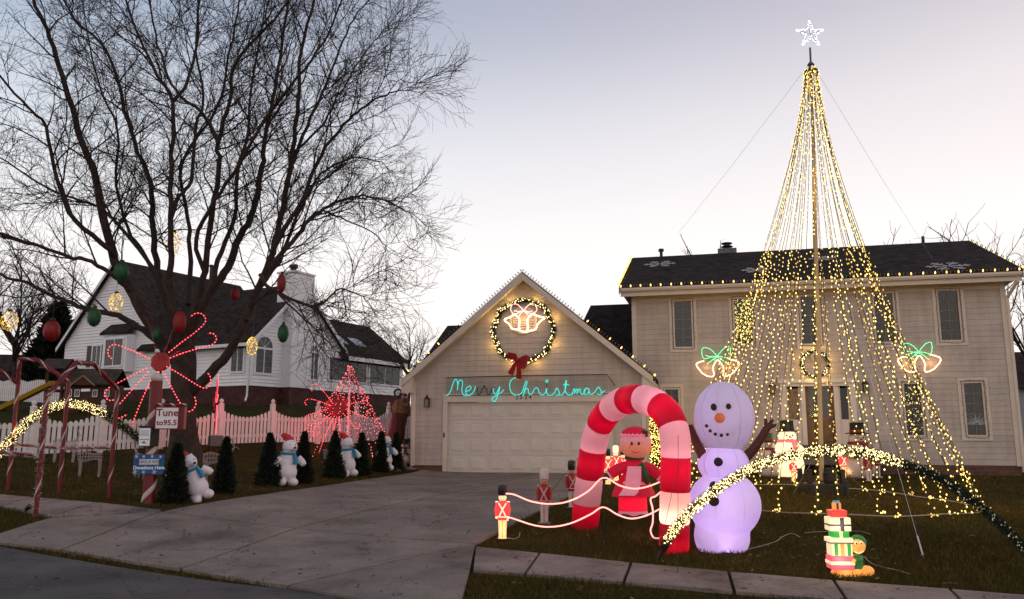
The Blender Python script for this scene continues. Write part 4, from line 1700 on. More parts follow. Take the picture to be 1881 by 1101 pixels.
def tp(px, py, dz=0.):
    return at_y(px, py, TY + dz) - tb0


trunk = [tp(338, 850), tp(338, 825), tp(337, 780), tp(337, 730), tp(338, 690), tp(338, 655), tp(336, 625)]
mb = MB()
path = spline(trunk, 4)
rr = []
for i, p in enumerate(path):
    t = i / (len(path) - 1)
    rr.append(.30 * (1 - t) ** 5 + .31 - .01 * t)
mb.tube(path, rr, 14)
for i, v in enumerate(mb.v):
    a = math.atan2(v[1] - path[0].y, v[0] - path[0].x)
    k = 1 + .06 * math.sin(a * 5 + v[2] * 1.2) + .04 * math.sin(a * 9 - v[2] * 2)
    c = path[min(i // 14, len(path) - 1)]
    mb.v[i] = (c.x + (v[0] - c.x) * k, c.y + (v[1] - c.y) * k, v[2])
mb.build('trunk', M_BARK, tree, smooth=True)
# (pixels, depth at the end relative to the trunk, radius at the start, at the end)
LIMBS = [
    ([(330, 672), (300, 635), (262, 570), (232, 520), (207, 468), (187, 388), (173, 318), (150, 262), (126, 178), (103, 103), (80, 42), (61, 0), (45, -60)], -1.5, .23, .05),
    ([(207, 468), (196, 454), (140, 407), (103, 327), (84, 234), (51, 196), (0, 140), (-30, 100)], -2.6, .11, .03),
    ([(292, 628), (252, 600), (217, 580), (168, 571), (127, 554), (100, 546), (50, 520), (0, 505), (-60, 490)], 1.5, .13, .05),
    ([(240, 532), (222, 519), (209, 507), (168, 481), (120, 470), (60, 448), (0, 430), (-60, 400)], -2.2, .10, .04),
    ([(328, 650), (322, 610), (303, 545), (290, 496), (281, 421), (276, 337), (248, 262), (225, 187), (196, 94), (140, 37), (100, -30)], 2.5, .17, .04),
    ([(335, 640), (326, 600), (314, 560), (311, 520), (314, 470), (314, 374), (316, 281), (318, 187), (281, 126), (248, 47), (220, -40)], -.6, .17, .035),
    ([(318, 187), (345, 150), (362, 80), (365, 0), (370, -50)], .8, .07, .03),
    ([(314, 400), (330, 360), (351, 330), (360, 234), (374, 173), (360, 94), (365, 0), (368, -40)], 3.2, .09, .03),
    ([(338, 640), (352, 585), (366, 540), (376, 496), (384, 421), (402, 318), (402, 262), (421, 187), (430, 122), (470, 70), (515, 23), (550, -30)], -2.5, .15, .03),
    ([(402, 262), (370, 205), (330, 178), (300, 120), (280, 40), (270, -20)], -3.2, .07, .025),
    ([(345, 640), (365, 580), (392, 530), (418, 492), (440, 435), (468, 384), (480, 310), (487, 257), (502, 180), (515, 108), (529, 0), (535, -50)], 1.6, .20, .035),
    ([(392, 530), (400, 480), (430, 400), (436, 320), (455, 240), (462, 160), (480, 60), (490, -20)], 4., .11, .03),
    ([(349, 725), (389, 682), (427, 639), (454, 579), (478, 520), (500, 463), (519, 384), (538, 281), (547, 187), (552, 94), (585, 0), (600, -50)], -1.8, .20, .035),
    ([(500, 463), (522, 420), (552, 374), (599, 290), (655, 229), (700, 200), (749, 178), (790, 168)], -3.5, .10, .022),
    ([(490, 495), (538, 444), (570, 405), (608, 384), (655, 368), (702, 360), (770, 372), (815, 390)], 1.0, .10, .022),
    ([(478, 505), (496, 528), (536, 549), (585, 562), (612, 552), (650, 530), (700, 545)], -2.8, .075, .02),
    ([(512, 540), (530, 560), (560, 588), (592, 608), (625, 634)], -2.9, .04, .015),
    ([(538, 300), (565, 230), (603, 173), (640, 105), (669, 47), (716, 0), (740, -40)], 2.0, .07, .022),
    ([(452, 590), (470, 540), (512, 480), (545, 400), (590, 330), (640, 300), (700, 290), (760, 300)], 3.6, .10, .022),
    ([(376, 500), (360, 440), (395, 370), (440, 300), (500, 200), (560, 130), (620, 60), (660, -20)], -4.2, .09, .025),
    ([(303, 545), (265, 470), (235, 420), (215, 340), (215, 240), (180, 150), (160, 60), (150, -20)], 4.5, .09, .025),
    ([(290, 505), (240, 440), (180, 380), (120, 360), (60, 330), (0, 290), (-40, 260)], 3.8, .08, .025),
    ([(345, 560), (350, 480), (345, 400), (335, 300), (400, 200), (420, 100), (440, 0), (450, -60)], 5., .10, .03),
    ([(540, 281), (590, 240), (640, 180), (700, 110), (740, 70)], -1., .05, .018),
    ([(600, 385), (650, 400), (710, 420), (760, 450)], -1.5, .04, .016),
]
rg = np.random.default_rng(11)
twigs = Tubes()
SPEC = [(.36, 2.5, .4, 7, 4, .30, .12, .72, .026, .007),
        (.20, 1.15, .35, 5, 3, .16, .16, .72, .0105, .0045),
        (.13, .55, .3, 3, 3, .08, .16, .75, .0062, .0032)]
for k, (px, dz, r0, r1) in enumerate(LIMBS):
    n = len(px)
    parent0 = 0.
    pts = []
    s0 = {1: -.6, 3: -.5, 6: -.4, 7: -.2, 9: -1.4, 11: .5, 13: -1.1, 14: -1., 15: -1., 16: -1.6, 17: -1, 18: -.5, 19: -.6, 20: .6, 21: .7, 22: -.0, 23: -1., 24: .6}.get(k, 0.)
    for i, (x, y) in enumerate(px):
        x = x if x < 560 else 560 + (x - 560) * .74
        t = i / (n - 1)
        pts.append(tp(x, y, s0 + (dz - s0) * t ** 1.1))
    sp_ = spline(pts, 4)
    jit = [p + Vector(rg.normal(0, .018, 3)) * (1 if 2 < i else 0) for i, p in enumerate(sp_)]
    r0, r1 = r0 * .76, r1 * .7
    rad = [r0 + (r1 - r0) * (i / (len(jit) - 1)) ** .8 for i in range(len(jit))]
    MB().tube(jit, rad, 8).build('limb', M_BARK, tree, smooth=True)
    sprout(rg, twigs, jit, (r0 + r1) / 2, 0, SPEC)
    # leading shoots at the tip
    d = np.array(tuple((jit[-1] - jit[-3]).normalized()))
    for _ in range(4):
        pts, _d = wander(rg, np.array(tuple(jit[-1])), side_dir(rg, d, .45), 1.5, 6, .15, .12)
        twigs.add(pts, r1 * .7, .004, 3)
        sprout(rg, twigs, pts, .012, 1, SPEC)
tw = twigs.build('twigs', M_TWIG, tree)
print('twig faces', len(tw.data.polygons))


def bare_tree(label, px, py, Y, height, spread, seed, nl=7, upright=.5, dens=1., fine=True):
    p = at_y(px, py, Y)
    g = H(p.x, p.y)
    base = Vector((p.x, p.y, g))
    top = height
    t = thing('bare_tree', label, 'tree', base, group=None)
    rg = np.random.default_rng(seed)
    h0 = top * .28
    r = top * .022
    tr = spline([(0, 0, -.2), (.02 * top, 0, h0 * .6), (0, .02 * top, h0 * 1.1), (.02 * top, 0, top * .6), (0, 0, top * .92)], 5)
    MB().tube(tr, [r * (1 - .93 * i / (len(tr) - 1)) for i in range(len(tr))], 7).build('trunk', M_BARK, t, smooth=True)
    tb = Tubes()
    k = top / 10
    spec = [(.55 * k / dens, 2.6 * k * spread, .25, 6, 4, upright, .13, .8, .045 * k, .012 * k),
            (.36 * k / dens, 1.1 * k * spread, .3, 5, 3, .2, .17, .7, .016 * k, .006 * k)]
    if fine:
        spec.append((.25 * k / dens, .5 * k, .3, 3, 3, .1, .15, .7, .008 * k, .004 * k))
    sprout(rg, tb, [np.array(tuple(q)) for q in tr[6:]], r, 0, spec)
    for i in range(nl):
        a = 6.283 * i / nl + rg.random()
        d = np.array([math.cos(a) * .8, math.sin(a) * .8, .7 + upright])
        pts, _ = wander(rg, np.array([0, 0, h0 * (1 + .5 * rg.random())]), d, top * .5, 8, upright, .1)
        tb.add(pts, r * .5, .012 * k, 4)
        sprout(rg, tb, pts, r * .4, 0, spec)
    tb.build('crown', M_TWIG, t)
    return t


bare_tree('small bare tree between the white house and the garage roof', 748, 740, 44, 5.0, 1.1, 3, 6, .3, 1.0)
bare_tree('bare tree tops showing over the ridge beside the chimney', 1285, 640, 44, 11.0, .7, 4, 6, 1.2, .7, False)
bare_tree('bare tree branching behind the ridge right of the light-strand tree', 1625, 640, 46, 11.2, 1.0, 5, 6, .6, .7, False)
bare_tree('tall bare tree branching above the right end of the house roof', 1782, 640, 42, 11.6, 1.2, 6, 6, .5, .8, False)
bare_tree('bare tree beside the right wall of the house at the edge of the frame', 1915, 760, 30, 8.0, 1.1, 8, 6, .5, .9)
bare_tree('bare tree at the left edge behind the candy cane tunnel', 20, 700, 50, 9.0, 1.2, 9, 8, .4, 1.2)
bare_tree('bare tree left of the white gable in the neighbouring yard', 75, 700, 62, 9.5, 1.1, 12, 8, .4, 1.)

# dark evergreen beside the white gable
M_FIR = mat('evergreen_needles', (.014, .024, .013), .9, .4, 2, 0)


def cone_tree(name, label, cat, loc, h, r, seed, group=None, n=2600, m=None, lf=.05, stem=None):
    t = thing(name, label, cat, loc, 0, group)
    rg = np.random.default_rng(seed)
    z = rg.random(n) ** 1.25
    rad = (1 - z) ** .82 * r * (1 + .12 * np.sin(rg.random(n) * 40)) + .012
    a = rg.random(n) * 6.283
    lump = 1 + .16 * np.sin(a * 3 + z * 9 + seed) * np.sin(z * 17 + seed * 1.7) + .08 * np.sin(a * 5 - z * 23)
    rr_ = rad * (rg.uniform(.62, 1.10, n)) * lump
    c = np.stack([np.cos(a) * rr_, np.sin(a) * rr_, z * h * .985 + .02 * h], 1)
    out = np.stack([np.cos(a), np.sin(a), rg.uniform(-.1, .9, n)], 1) + rg.normal(0, .3, (n, 3))
    out /= np.linalg.norm(out, axis=1)[:, None]
    side = np.cross(out, rg.normal(0, 1, (n, 3)))
    side /= np.linalg.norm(side, axis=1)[:, None]
    L = lf * rg.uniform(.6, 1.4, n)[:, None]
    V = np.stack([c - side * L * .3, c + side * L * .3, c + out * L], 1).reshape(-1, 3)
    np_mesh('foliage', V, np.arange(3 * n).reshape(-1, 3), m or M_FIR, t, 'stuff')
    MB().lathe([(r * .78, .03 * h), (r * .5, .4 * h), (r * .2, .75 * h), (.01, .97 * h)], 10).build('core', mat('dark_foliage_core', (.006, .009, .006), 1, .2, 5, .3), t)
    MB().lathe([(r * .22, -.03), (r * .16, .1 * h)], 7).build('stem', M_BARK, t)
    return t


p = at_y(95, 720, 52)
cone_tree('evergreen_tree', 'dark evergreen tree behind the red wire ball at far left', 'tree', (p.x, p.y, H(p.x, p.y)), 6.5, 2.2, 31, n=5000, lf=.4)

# eight small potted-style topiary cones along the driveway
for i, (px, pt, pb, w, lab) in enumerate([
    (320, 824, 926, 44, 'dark cone topiary left of the leaning polar bear, nearest the sign post'),
    (411, 814, 909, 38, 'dark cone topiary just right of the leaning polar bear'),
    (492, 801, 895, 40, 'dark cone topiary left of the second polar bear'),
    (556, 802, 889, 34, 'dark cone topiary right of the second polar bear'),
    (613, 799, 880, 38, 'dark cone topiary left of the third polar bear'),
    (663, 799, 875, 28, 'dark cone topiary right of the third polar bear'),
    (699, 801, 868, 30, 'dark cone topiary in front of the half-hidden polar bear'),
    (727, 799, 866, 26, 'dark cone topiary nearest the garage, beside the small snowman')]):
    g = gnd(px, pb - 1)
    k = (g.y + .3) / FPX
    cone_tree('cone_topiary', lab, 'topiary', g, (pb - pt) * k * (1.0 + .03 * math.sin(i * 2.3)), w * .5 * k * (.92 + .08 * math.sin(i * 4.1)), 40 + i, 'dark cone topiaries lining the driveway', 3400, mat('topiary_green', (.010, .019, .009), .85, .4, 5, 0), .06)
# ------------------------------------------------------------------ lights and ornaments on the house
BC = {'y': M_BULB,
      'g': mat('green_c9_unlit', (.02, .12, .09), .25, 0, bump=0, spec=.6), 'r': mat('red_c9_unlit', (.22, .02, .02), .25, 0, bump=0, spec=.6),
      'd': mat('dull_c9_unlit', (.06, .05, .06), .25, 0, bump=0, spec=.6)}


def c9_string(label, pts, up, pattern, step=.105, lit_from=0.0, group='C9 bulb strings along the roof edges'):
    """pts and up in house-local coordinates"""
    t = thing('roofline_lights', label, 'string lights', F(*pts[0][:2], pts[0][2] + HZ), -TH, group)
    o = Vector(pts[0])
    P = [Vector(p) - o for p in pts]
    up = Vector(up).normalized()
    MB().tube([p + up * .012 for p in P], .006, 4).build('wire', M_WIRE, t)
    ms = {}
    Q = resample(P, step)
    for i, q in enumerate(Q):
        c = pattern[i % len(pattern)]
        f = i / max(1, len(Q) - 1)
        if c == 'y' and f < lit_from:
            c = 'd'
        u2 = (up + Vector((rnd.uniform(-.12, .12), rnd.uniform(-.12, .12), 0))).normalized()
        mb = ms.setdefault(c, MB())
        r = .021 if c == 'y' else .016
        mb.tube([q + u2 * .02, q + u2 * .045, q + u2 * .078, q + u2 * .098], [r * .6, r, r * .8, r * .15], 6)
    for c, mb in ms.items():
        mb.build({'y': 'lit_bulb_row', 'g': 'green_bulb_row', 'r': 'red_bulb_row', 'd': 'unlit_bulb_row'}[c], BC[c], t, smooth=True, kind='stuff')
    return t


pk_ = (GC, RV0 - .02, rz(GC) + .16)
for sgn, lab, lf in ((-1, 'C9 bulbs standing along the left slope of the garage gable', .62), (1, 'C9 bulbs standing along the right slope of the garage gable, lit at its lower half', .42)):
    e = (GC + sgn * hw, RV0 - .02, rz(GC + hw) + .16)
    c9_string(lab, [pk_, e], (sgn * .62, -.1, .78), 'yrgd', .105, lf)
c9_string('C9 bulbs along the front gutter of the two-storey roof', [(er0 + .02, EV - .09, ez + .06), (er1 - .02, EV - .09, ez + .06)], (0, -.15, 1), 'ygr', .1035)
c9_string('C9 bulbs climbing the left rake of the two-storey roof', [(er0 - .03, EV - .03, ez + .13), (er0 - .03, RVm, rz1 + .12)], (-.3, -.2, 1), 'yyr', .11)
c9_string('C9 bulbs climbing the right rake of the two-storey roof', [(er1 + .03, EV - .03, ez + .13), (er1 + .03, RVm, rz1 + .12)], (.2, -.3, 1), 'yrg', .16)

M_GARL = mat('garland_needles', (.018, .042, .016), .7, .3, 9, 0)
M_RED = mat('red_velvet', (.30, .010, .014), .85, .15, 4, .1)


def tinsel(name, path, rad, n, m, parent, L=.05, w=.006, seed=1, closed=False):
    """needles bristling from a path"""
    rg = np.random.default_rng(seed)
    P = np.array([tuple(p) for p in path])
    if closed:
        P = np.vstack([P, P[:1]])
    seg = np.linalg.norm(np.diff(P, axis=0), axis=1)
    cum = np.concatenate([[0], np.cumsum(seg)])
    s = rg.random(n) * cum[-1]
    i = np.clip(np.searchsorted(cum, s) - 1, 0, len(seg) - 1)
    t = ((s - cum[i]) / seg[i])[:, None]
    p = P[i] * (1 - t) + P[i + 1] * t
    d = (P[i + 1] - P[i]) / seg[i][:, None]
    r_ = rg.normal(0, 1, (n, 3))
    r_ -= d * (r_ * d).sum(1)[:, None]
    r_ /= np.linalg.norm(r_, axis=1)[:, None]
    p0 = p + r_ * rad * rg.uniform(.1, .75, n)[:, None]
    dirn = r_ + d * rg.normal(0, .5, n)[:, None]
    side = np.cross(dirn, rg.normal(0, 1, (n, 3)))
    side /= np.linalg.norm(side, axis=1)[:, None]
    Ln = (L * rg.uniform(.5, 1.3, n))[:, None]
    V = np.stack([p0 - side * w, p0 + side * w, p0 + dirn * Ln], 1).reshape(-1, 3)
    return np_mesh(name, V, np.arange(3 * n).reshape(-1, 3), m, parent, 'stuff')


def bulbs_on(path, n, rad, r, seed=1, closed=False, frac=(0, 1), cam_side=None):
    rg = np.random.default_rng(seed)
    P = [Vector(p) for p in path]
    if closed:
        P.append(P[0])
    tot = sum((b - a).length for a, b in zip(P[:-1], P[1:]))
    Q = resample(P, tot / n)
    mb = MB()
    mb.keep = True
    for i, q in enumerate(Q):
        f = i / len(Q)
        if not frac[0] <= f <= frac[1]:
            continue
        o = Vector(rg.normal(0, 1, 3)).normalized() * rad * rg.uniform(.7, 1.15)
        if cam_side is not None and rg.random() < .75:
            if o.dot(cam_side) < 0:
                o = -o
        rr_ = r * rg.uniform(.8, 1.2)
        mb.octa(q + o, rr_, rr_ * 1.3)
    return mb


def wreath(label, u, v, z, Rr, rad, nb_, nn_, power, bow=None):
    t = fthing('wreath', label, 'wreath', u, v, z)
    C_ = [Vector((Rr * math.cos(a) * (1 + .02 * math.cos(8 * a)), 0, Rr * math.sin(a) * (1 + .02 * math.cos(8 * a)))) for a in np.linspace(0, 2 * math.pi, 49)[:-1]]
    MB().tube(C_, rad * .45, 6, closed=True).build('hoop', mat('dark_hoop', (.01, .016, .008), .9, .2, 5, .2), t)
    tinsel('garland', C_, rad, nn_, M_GARL, t, rad * .8, .010, 3, True)
    bulbs_on(C_, nb_, rad * 1.05, .0155, 4, True, cam_side=Vector((0, -1, 0))).build('light_bulbs', M_BULBG, t, kind='stuff')
    for k in range(8 if power else 0):
        a = 6.283 * (k + .5) / 8
        if -1.95 < a - 6.283 < -1.2 and bow:
            continue
        light('bulb_glow', t, ((Rr + rad) * math.cos(a), -.10, (Rr + rad) * math.sin(a)), power, (1, .58, .16), .03)
    return t


wu, wz_ = fac_(961, 608, -.12)
wreath('big lighted wreath with a red bow on the garage gable', wu, -.12, wz_ + HZ, .92, .085, 210, 3600, 3.4, True)
bu, bz = fac_(951, 662, -.25)
bow = fthing('red_bow', 'large red ribbon bow hanging at the bottom of the gable wreath', 'bow', bu, -.26, bz + HZ)


def ribbon(pts, w, th=.02):
    mb = MB()
    P = [Vector((a, b, c)) for a, b, c in pts]
    vs = []
    for i, p in enumerate(P):
        t = P[min(i + 1, len(P) - 1)] - P[max(i - 1, 0)]
        n = Vector((t.z, 0, -t.x))
        n = n.normalized() if n.length > 1e-6 else Vector((0, 0, 1))
        ww_ = w[i] if isinstance(w, (list, tuple)) else w
        for (a, b) in ((1, 1), (1, -1), (-1, -1), (-1, 1)):
            vs.append(p + n * ww_ / 2 * a + Vector((0, th / 2 * b, 0)))
    k = len(P)
    fs = [(i * 4 + j, i * 4 + (j + 1) % 4, i * 4 + 4 + (j + 1) % 4, i * 4 + 4 + j) for i in range(k - 1) for j in range(4)]
    return mb.add(vs, fs + [(0, 1, 2, 3), (4 * k - 1, 4 * k - 2, 4 * k - 3, 4 * k - 4)])


ribbon([(0, 0, 0), (-.10, -.05, .10), (-.2, -.07, .12), (-.22, -.02, .03)], [.06, .22, .28, .26]).build('bow_loop', M_RED, bow)
ribbon([(.0, 0, 0), (.14, -.05, -.0), (.28, -.07, .02), (.33, -.02, -.02)], [.06, .2, .26, .22]).build('bow_loop', M_RED, bow)
ribbon([(0, -.01, -.02), (-.10, -.03, -.18), (-.22, -.02, -.42)], [.08, .13, .18]).build('ribbon_tail', M_RED, bow)
ribbon([(0, -.02, -.02), (.05, -.04, -.22), (.04, -.02, -.56)], [.08, .13, .17]).build('ribbon_tail', M_RED, bow)
ribbon([(.02, .01, -.03), (.14, -.03, -.15), (.22, -.0, -.24)], [.06, .12, .17]).build('ribbon_tail', M_RED, bow)
MB().ball((0, -.06, 0), (.055, .05, .06), 10, 6).build('knot', M_RED, bow, smooth=True)

du, dz_ = fac_(1497, 669, HV - .12)
wreath('small lighted wreath over the front door, behind the mast', du, HV - .12, dz_ + HZ, .38, .055, 70, 1500, 1.6)
orn = fthing('round_ornament', 'pale round ornament face hanging in the small door wreath', 'ornament', fac_(1499, 656, HV - .16)[0], HV - .16, fac_(1499, 656, HV - .16)[1] + HZ)
MB().lathe([(.13, -.012), (.135, 0), (.13, .012)], 20, M=Matrix.Rotation(R(90), 4, 'X')).build('disc', mat('cream_plastic', (.6, .5, .4), .4, .05, 5, 0), orn)
MB().tube([(-.07, -.02, .02), (-.04, -.02, -.04), (.04, -.02, -.045), (.08, -.02, .01)], .008, 4).build('smile', M_BLACK, orn)
for x in (-.05, .04):
    MB().ball((x, -.016, .05), .014, 8, 5).build('eye', M_BLACK, orn)


# rope-light bells and bows
def rope(name, strokes, px0, scale, org, v, m, parent, base, r=.012, step=None, dots=None):
    for st_ in strokes:
        P = []
        for (x, y) in st_:
            u, z = fac_(org[0] + x / scale, org[1] + y / scale, v)
            P.append(Vector((u - base[0], 0, z - base[1])))
        P = spline(P, 5)
        MB().tube(P, r, 5).build(name, m, parent, smooth=True)
        if dots:
            mb = MB()
            mb.keep = True
            for q in resample(P, step):
                mb.octa(q + Vector((rnd.uniform(-.006, .006), -.012, rnd.uniform(-.006, .006))), r * 1.7)
            mb.build('bulb_row', dots, parent, kind='stuff')


M_ROPEW = mat('warm_rope', (.7, .45, .25), .4, 0, bump=0, em=1.0, emc=(1, .50, .22))
M_ROPEWD = mat('warm_rope_dots', (.7, .5, .3), .4, 0, bump=0, em=3.2, emc=(1, .66, .38))
M_ROPEG = mat('green_rope', (.05, .5, .15), .4, 0, bump=0, em=.35, emc=(.10, .85, .30))
M_ROPEGD = mat('green_rope_dots', (.1, .5, .2), .4, 0, bump=0, em=1.6, emc=(.25, 1, .45))
M_ROPEP = mat('pink_rope', (.6, .3, .28), .4, 0, bump=0, em=.7, emc=(1, .42, .36))
M_ROPEPD = mat('pink_rope_dots', (.6, .4, .4), .4, 0, bump=0, em=1.4, emc=(1, .62, .55))
BOWG = [[(845, 882), (795, 832), (745, 820), (730, 840), (735, 880), (750, 903), (800, 890), (845, 885)], [(848, 882), (888, 832), (930, 810), (944, 830), (944, 870), (935, 900), (895, 890), (848, 885)],
        [(845, 890), (810, 912), (768, 945)], [(848, 890), (885, 912), (922, 942)], [(832, 888), (820, 908), (835, 912)], [(760, 878), (800, 886), (840, 884)]]
BELLG = [[(745, 920), (712, 928), (690, 945), (705, 975), (735, 1010), (775, 1033), (820, 1030), (815, 985), (822, 945), (850, 912), (878, 942), (895, 980), (893, 1030), (945, 1022), (985, 985), (1012, 942), (985, 918), (932, 905)]]
for k, (cxp, cyp, lab) in enumerate(((0, 0, 'rope-light bells with green bow on the wall left of the far right lower window'), (-370, 8, 'rope-light bells with green bow behind the inflatable snowman'))):
    org = (1480 + cxp, 430 + cyp)
    v_ = HV - .1
    b0 = fac_(org[0] + 845 / 4.077, org[1] + 920 / 4.077, v_)
    t = fthing('bell_light_frame', lab, 'light decoration', b0[0], v_, b0[1] + HZ, 'rope light bell motifs on the house wall')
    rope('green_rope', BOWG, 0, 4.077, org, v_, M_ROPEG, t, b0, .010, .035, M_ROPEGD)
    rope('warm_rope', BELLG, 0, 4.077, org, v_, M_ROPEW, t, b0, .013, .03, M_ROPEWD)
    light('rope_glow', t, (-.3, -.06, -.18), 1.4, (1, .45, .16), .04)
    light('rope_glow', t, (.3, -.06, -.18), 1.4, (1, .45, .16), .04)
v_ = -.13
org = (880, 530)
b0 = fac_(963, 585, v_)
t = fthing('bell_light_frame', 'bright rope-light bells with pink bow inside the gable wreath', 'light decoration', b0[0], v_, b0[1] + HZ)
rope('pink_rope', [[(500, 252), (450, 195), (395, 172), (362, 205), (358, 250), (395, 290), (450, 275), (500, 252)], [(503, 252), (550, 195), (610, 172), (645, 205), (648, 250), (600, 285), (550, 275), (503, 252)], [(400, 255), (450, 262), (500, 252), (560, 262), (600, 255)], [(495, 258), (440, 320)], [(505, 258), (570, 320)]],
     0, 6.12, org, v_, M_ROPEP, t, b0, .012, .03, M_ROPEPD)
rope('warm_rope', [[(400, 292), (350, 322), (292, 348), (300, 372), (345, 410), (372, 455), (430, 462), (500, 490), (570, 478), (632, 462), (655, 410), (690, 370), (738, 332), (680, 318), (600, 285)], [(410, 300), (455, 350), (450, 420), (460, 470)], [(590, 300), (545, 350), (550, 420), (545, 470)]],
     0, 6.12, org, v_, M_ROPEW, t, b0, .017, .022, M_ROPEWD)
light('rope_glow', t, (-.02, -.12, -.02), 3.0, (1, .55, .22), .05)
light('rope_glow', t, (-.3, -.1, -.04), 1.2, (1, .55, .22), .05)
light('rope_glow', t, (.32, -.1, -.04), 1.2, (1, .55, .22), .05)

# the greeting over the garage door on its wire mesh
mu0, mz1 = fac_(820, 694, -.09)
mu1, _z = fac_(1117, 691, -.09)
mz0 = dzt + .20
ms_ = fthing('greeting_sign', 'teal rope-light Merry Christmas script on a wire mesh over the garage door', 'light sign', mu0, -.09, mz0 + HZ)
mb = MB()
Lx, Lz = mu1 - mu0, mz1 - mz0
for i in range(int(Lx / .05) + 1):
    mb.box(i * .05 - .0016, i * .05 + .0016, -.0016, .0016, 0, Lz)
for j in range(int(Lz / .05) + 1):
    mb.box(0, Lx, -.0034, -.0018, j * .05 - .0016, j * .05 + .0016)
mb.build('wire_mesh', mat('grey_wire', (.10, .09, .09), .5, 0, bump=0), ms_, kind='stuff')
MB().tube([(0, -.008, Lz), (Lx * .3, -.008, Lz + .015), (Lx * .6, -.008, Lz + .02), (Lx - .03, -.008, Lz + .01), (Lx + .2, -.008, Lz - .32)], .012, 5).build('frame_cord', M_BLACK, ms_)
MB().tube([(0, -.008, 0), (Lx, -.008, 0)], .009, 5).build('frame_cord', M_BLACK, ms_)
M_TEAL = mat('teal_rope', (.05, .5, .45), .4, 0, bump=0, em=.9, emc=(.05, .78, .68))
M_UNL = mat('unlit_rope', (.035, .03, .03), .4, 0, bump=0)
LIT = [[(110, 270), (135, 255), (160, 215), (180, 150), (200, 105), (218, 100), (228, 125), (232, 160), (229, 212)], [(232, 165), (245, 120), (262, 105), (282, 120), (282, 160), (275, 210), (285, 250), (305, 268), (335, 262)],
       [(318, 225), (350, 215), (372, 190), (365, 172), (345, 172), (322, 195), (315, 230), (325, 258), (350, 266), (380, 250), (405, 215), (420, 168)],
       [(605, 190), (608, 230), (628, 250), (652, 222), (672, 172), (665, 215), (650, 262), (638, 305), (622, 330), (600, 325), (592, 300), (612, 278), (650, 258), (690, 235), (714, 208)],
       [(862, 98), (840, 84), (805, 95), (782, 130), (777, 180), (790, 225), (820, 258), (860, 262), (895, 247), (915, 215)],
       [(915, 215), (930, 160), (945, 125), (956, 120), (955, 150), (935, 200), (918, 272)], [(920, 255), (942, 208), (960, 190), (970, 205), (975, 240), (990, 258), (1010, 250)],
       [(1010, 250), (1025, 220), (1045, 190), (1060, 185), (1075, 205), (1085, 235), (1105, 258), (1130, 262)],
       [(1130, 262), (1150, 235), (1165, 192), (1163, 235), (1180, 262), (1215, 262)], [(1152, 120), (1166, 104), (1178, 120), (1165, 130), (1152, 120)],
       [(1215, 262), (1245, 240), (1268, 188), (1282, 208), (1297, 240), (1285, 262), (1258, 262)], [(1285, 262), (1325, 262)],
       [(1325, 262), (1348, 230), (1366, 170), (1370, 108), (1358, 150), (1358, 215), (1375, 250), (1400, 262), (1430, 250)], [(1335, 158), (1365, 150), (1402, 162)],
       [(1430, 262), (1442, 215), (1452, 196), (1458, 215), (1452, 250), (1475, 202), (1487, 212), (1480, 250), (1503, 203), (1516, 205), (1518, 240), (1540, 258)],
       [(1540, 258), (1556, 235), (1575, 192), (1603, 200), (1580, 190), (1556, 215), (1558, 248), (1582, 258), (1600, 240), (1607, 200), (1610, 240), (1632, 258)],
       [(1632, 258), (1665, 235), (1702, 180), (1722, 200), (1740, 235), (1722, 256), (1690, 250)], [(1735, 245), (1775, 215)]]
DRK = [[(428, 170), (440, 200), (433, 225), (440, 252), (462, 250), (482, 215), (500, 175), (515, 160)], [(515, 165), (520, 190), (542, 200), (535, 230), (550, 255), (575, 235), (597, 195), (608, 178)], [(1165, 136), (1165, 182)]]
bb = (mu0, mz0)
for S_, m_ in ((LIT, M_TEAL), (DRK, M_UNL)):
    for st_ in S_:
        P = []
        for x, y in st_:
            u, z = fac_(800 + x / 5.7, 680 + y / 5.7, -.11)
            P.append(Vector((u - bb[0], -.02, z - bb[1])))
        MB().tube(spline(P, 5), .0125, 6).build('letter_stroke' if m_ is M_TEAL else 'unlit_stroke', m_, ms_, smooth=True)

# net lights and thin wire loops at the windows
def net(label, g, v, n, m, em_, seed, z_to=1., col=(1, .62, .16), pw=.4):
    t = fthing('net_lights', label, 'net lights', (g[0] + g[1]) / 2, v - .012, (g[2] + g[3]) / 2 + HZ)
    w, h = (g[1] - g[0]) / 2 - .01, (g[3] - g[2]) / 2 - .01
    mb = MB()
    mb.keep = True
    rg = random.Random(seed)
    for _ in range(n):
        zz = rg.uniform(-h, h * z_to)
        mb.octa((rg.uniform(-w, w), rg.uniform(-.008, .004), zz), .0135)
    mb.build('bulb_cluster', m, t, kind='stuff')
    mb = MB()
    for k in range(7):
        x = -w + 2 * w * (k + .5) / 7
        mb.tube([(x + rg.uniform(-.02, .02), 0, -h + 2 * h * j / 6) for j in range(7)], .004, 3)
    mb.build('wires', M_WIRE, t, kind='stuff')
    light('net_glow', t, (0, -.06, 0), pw, col, .04)


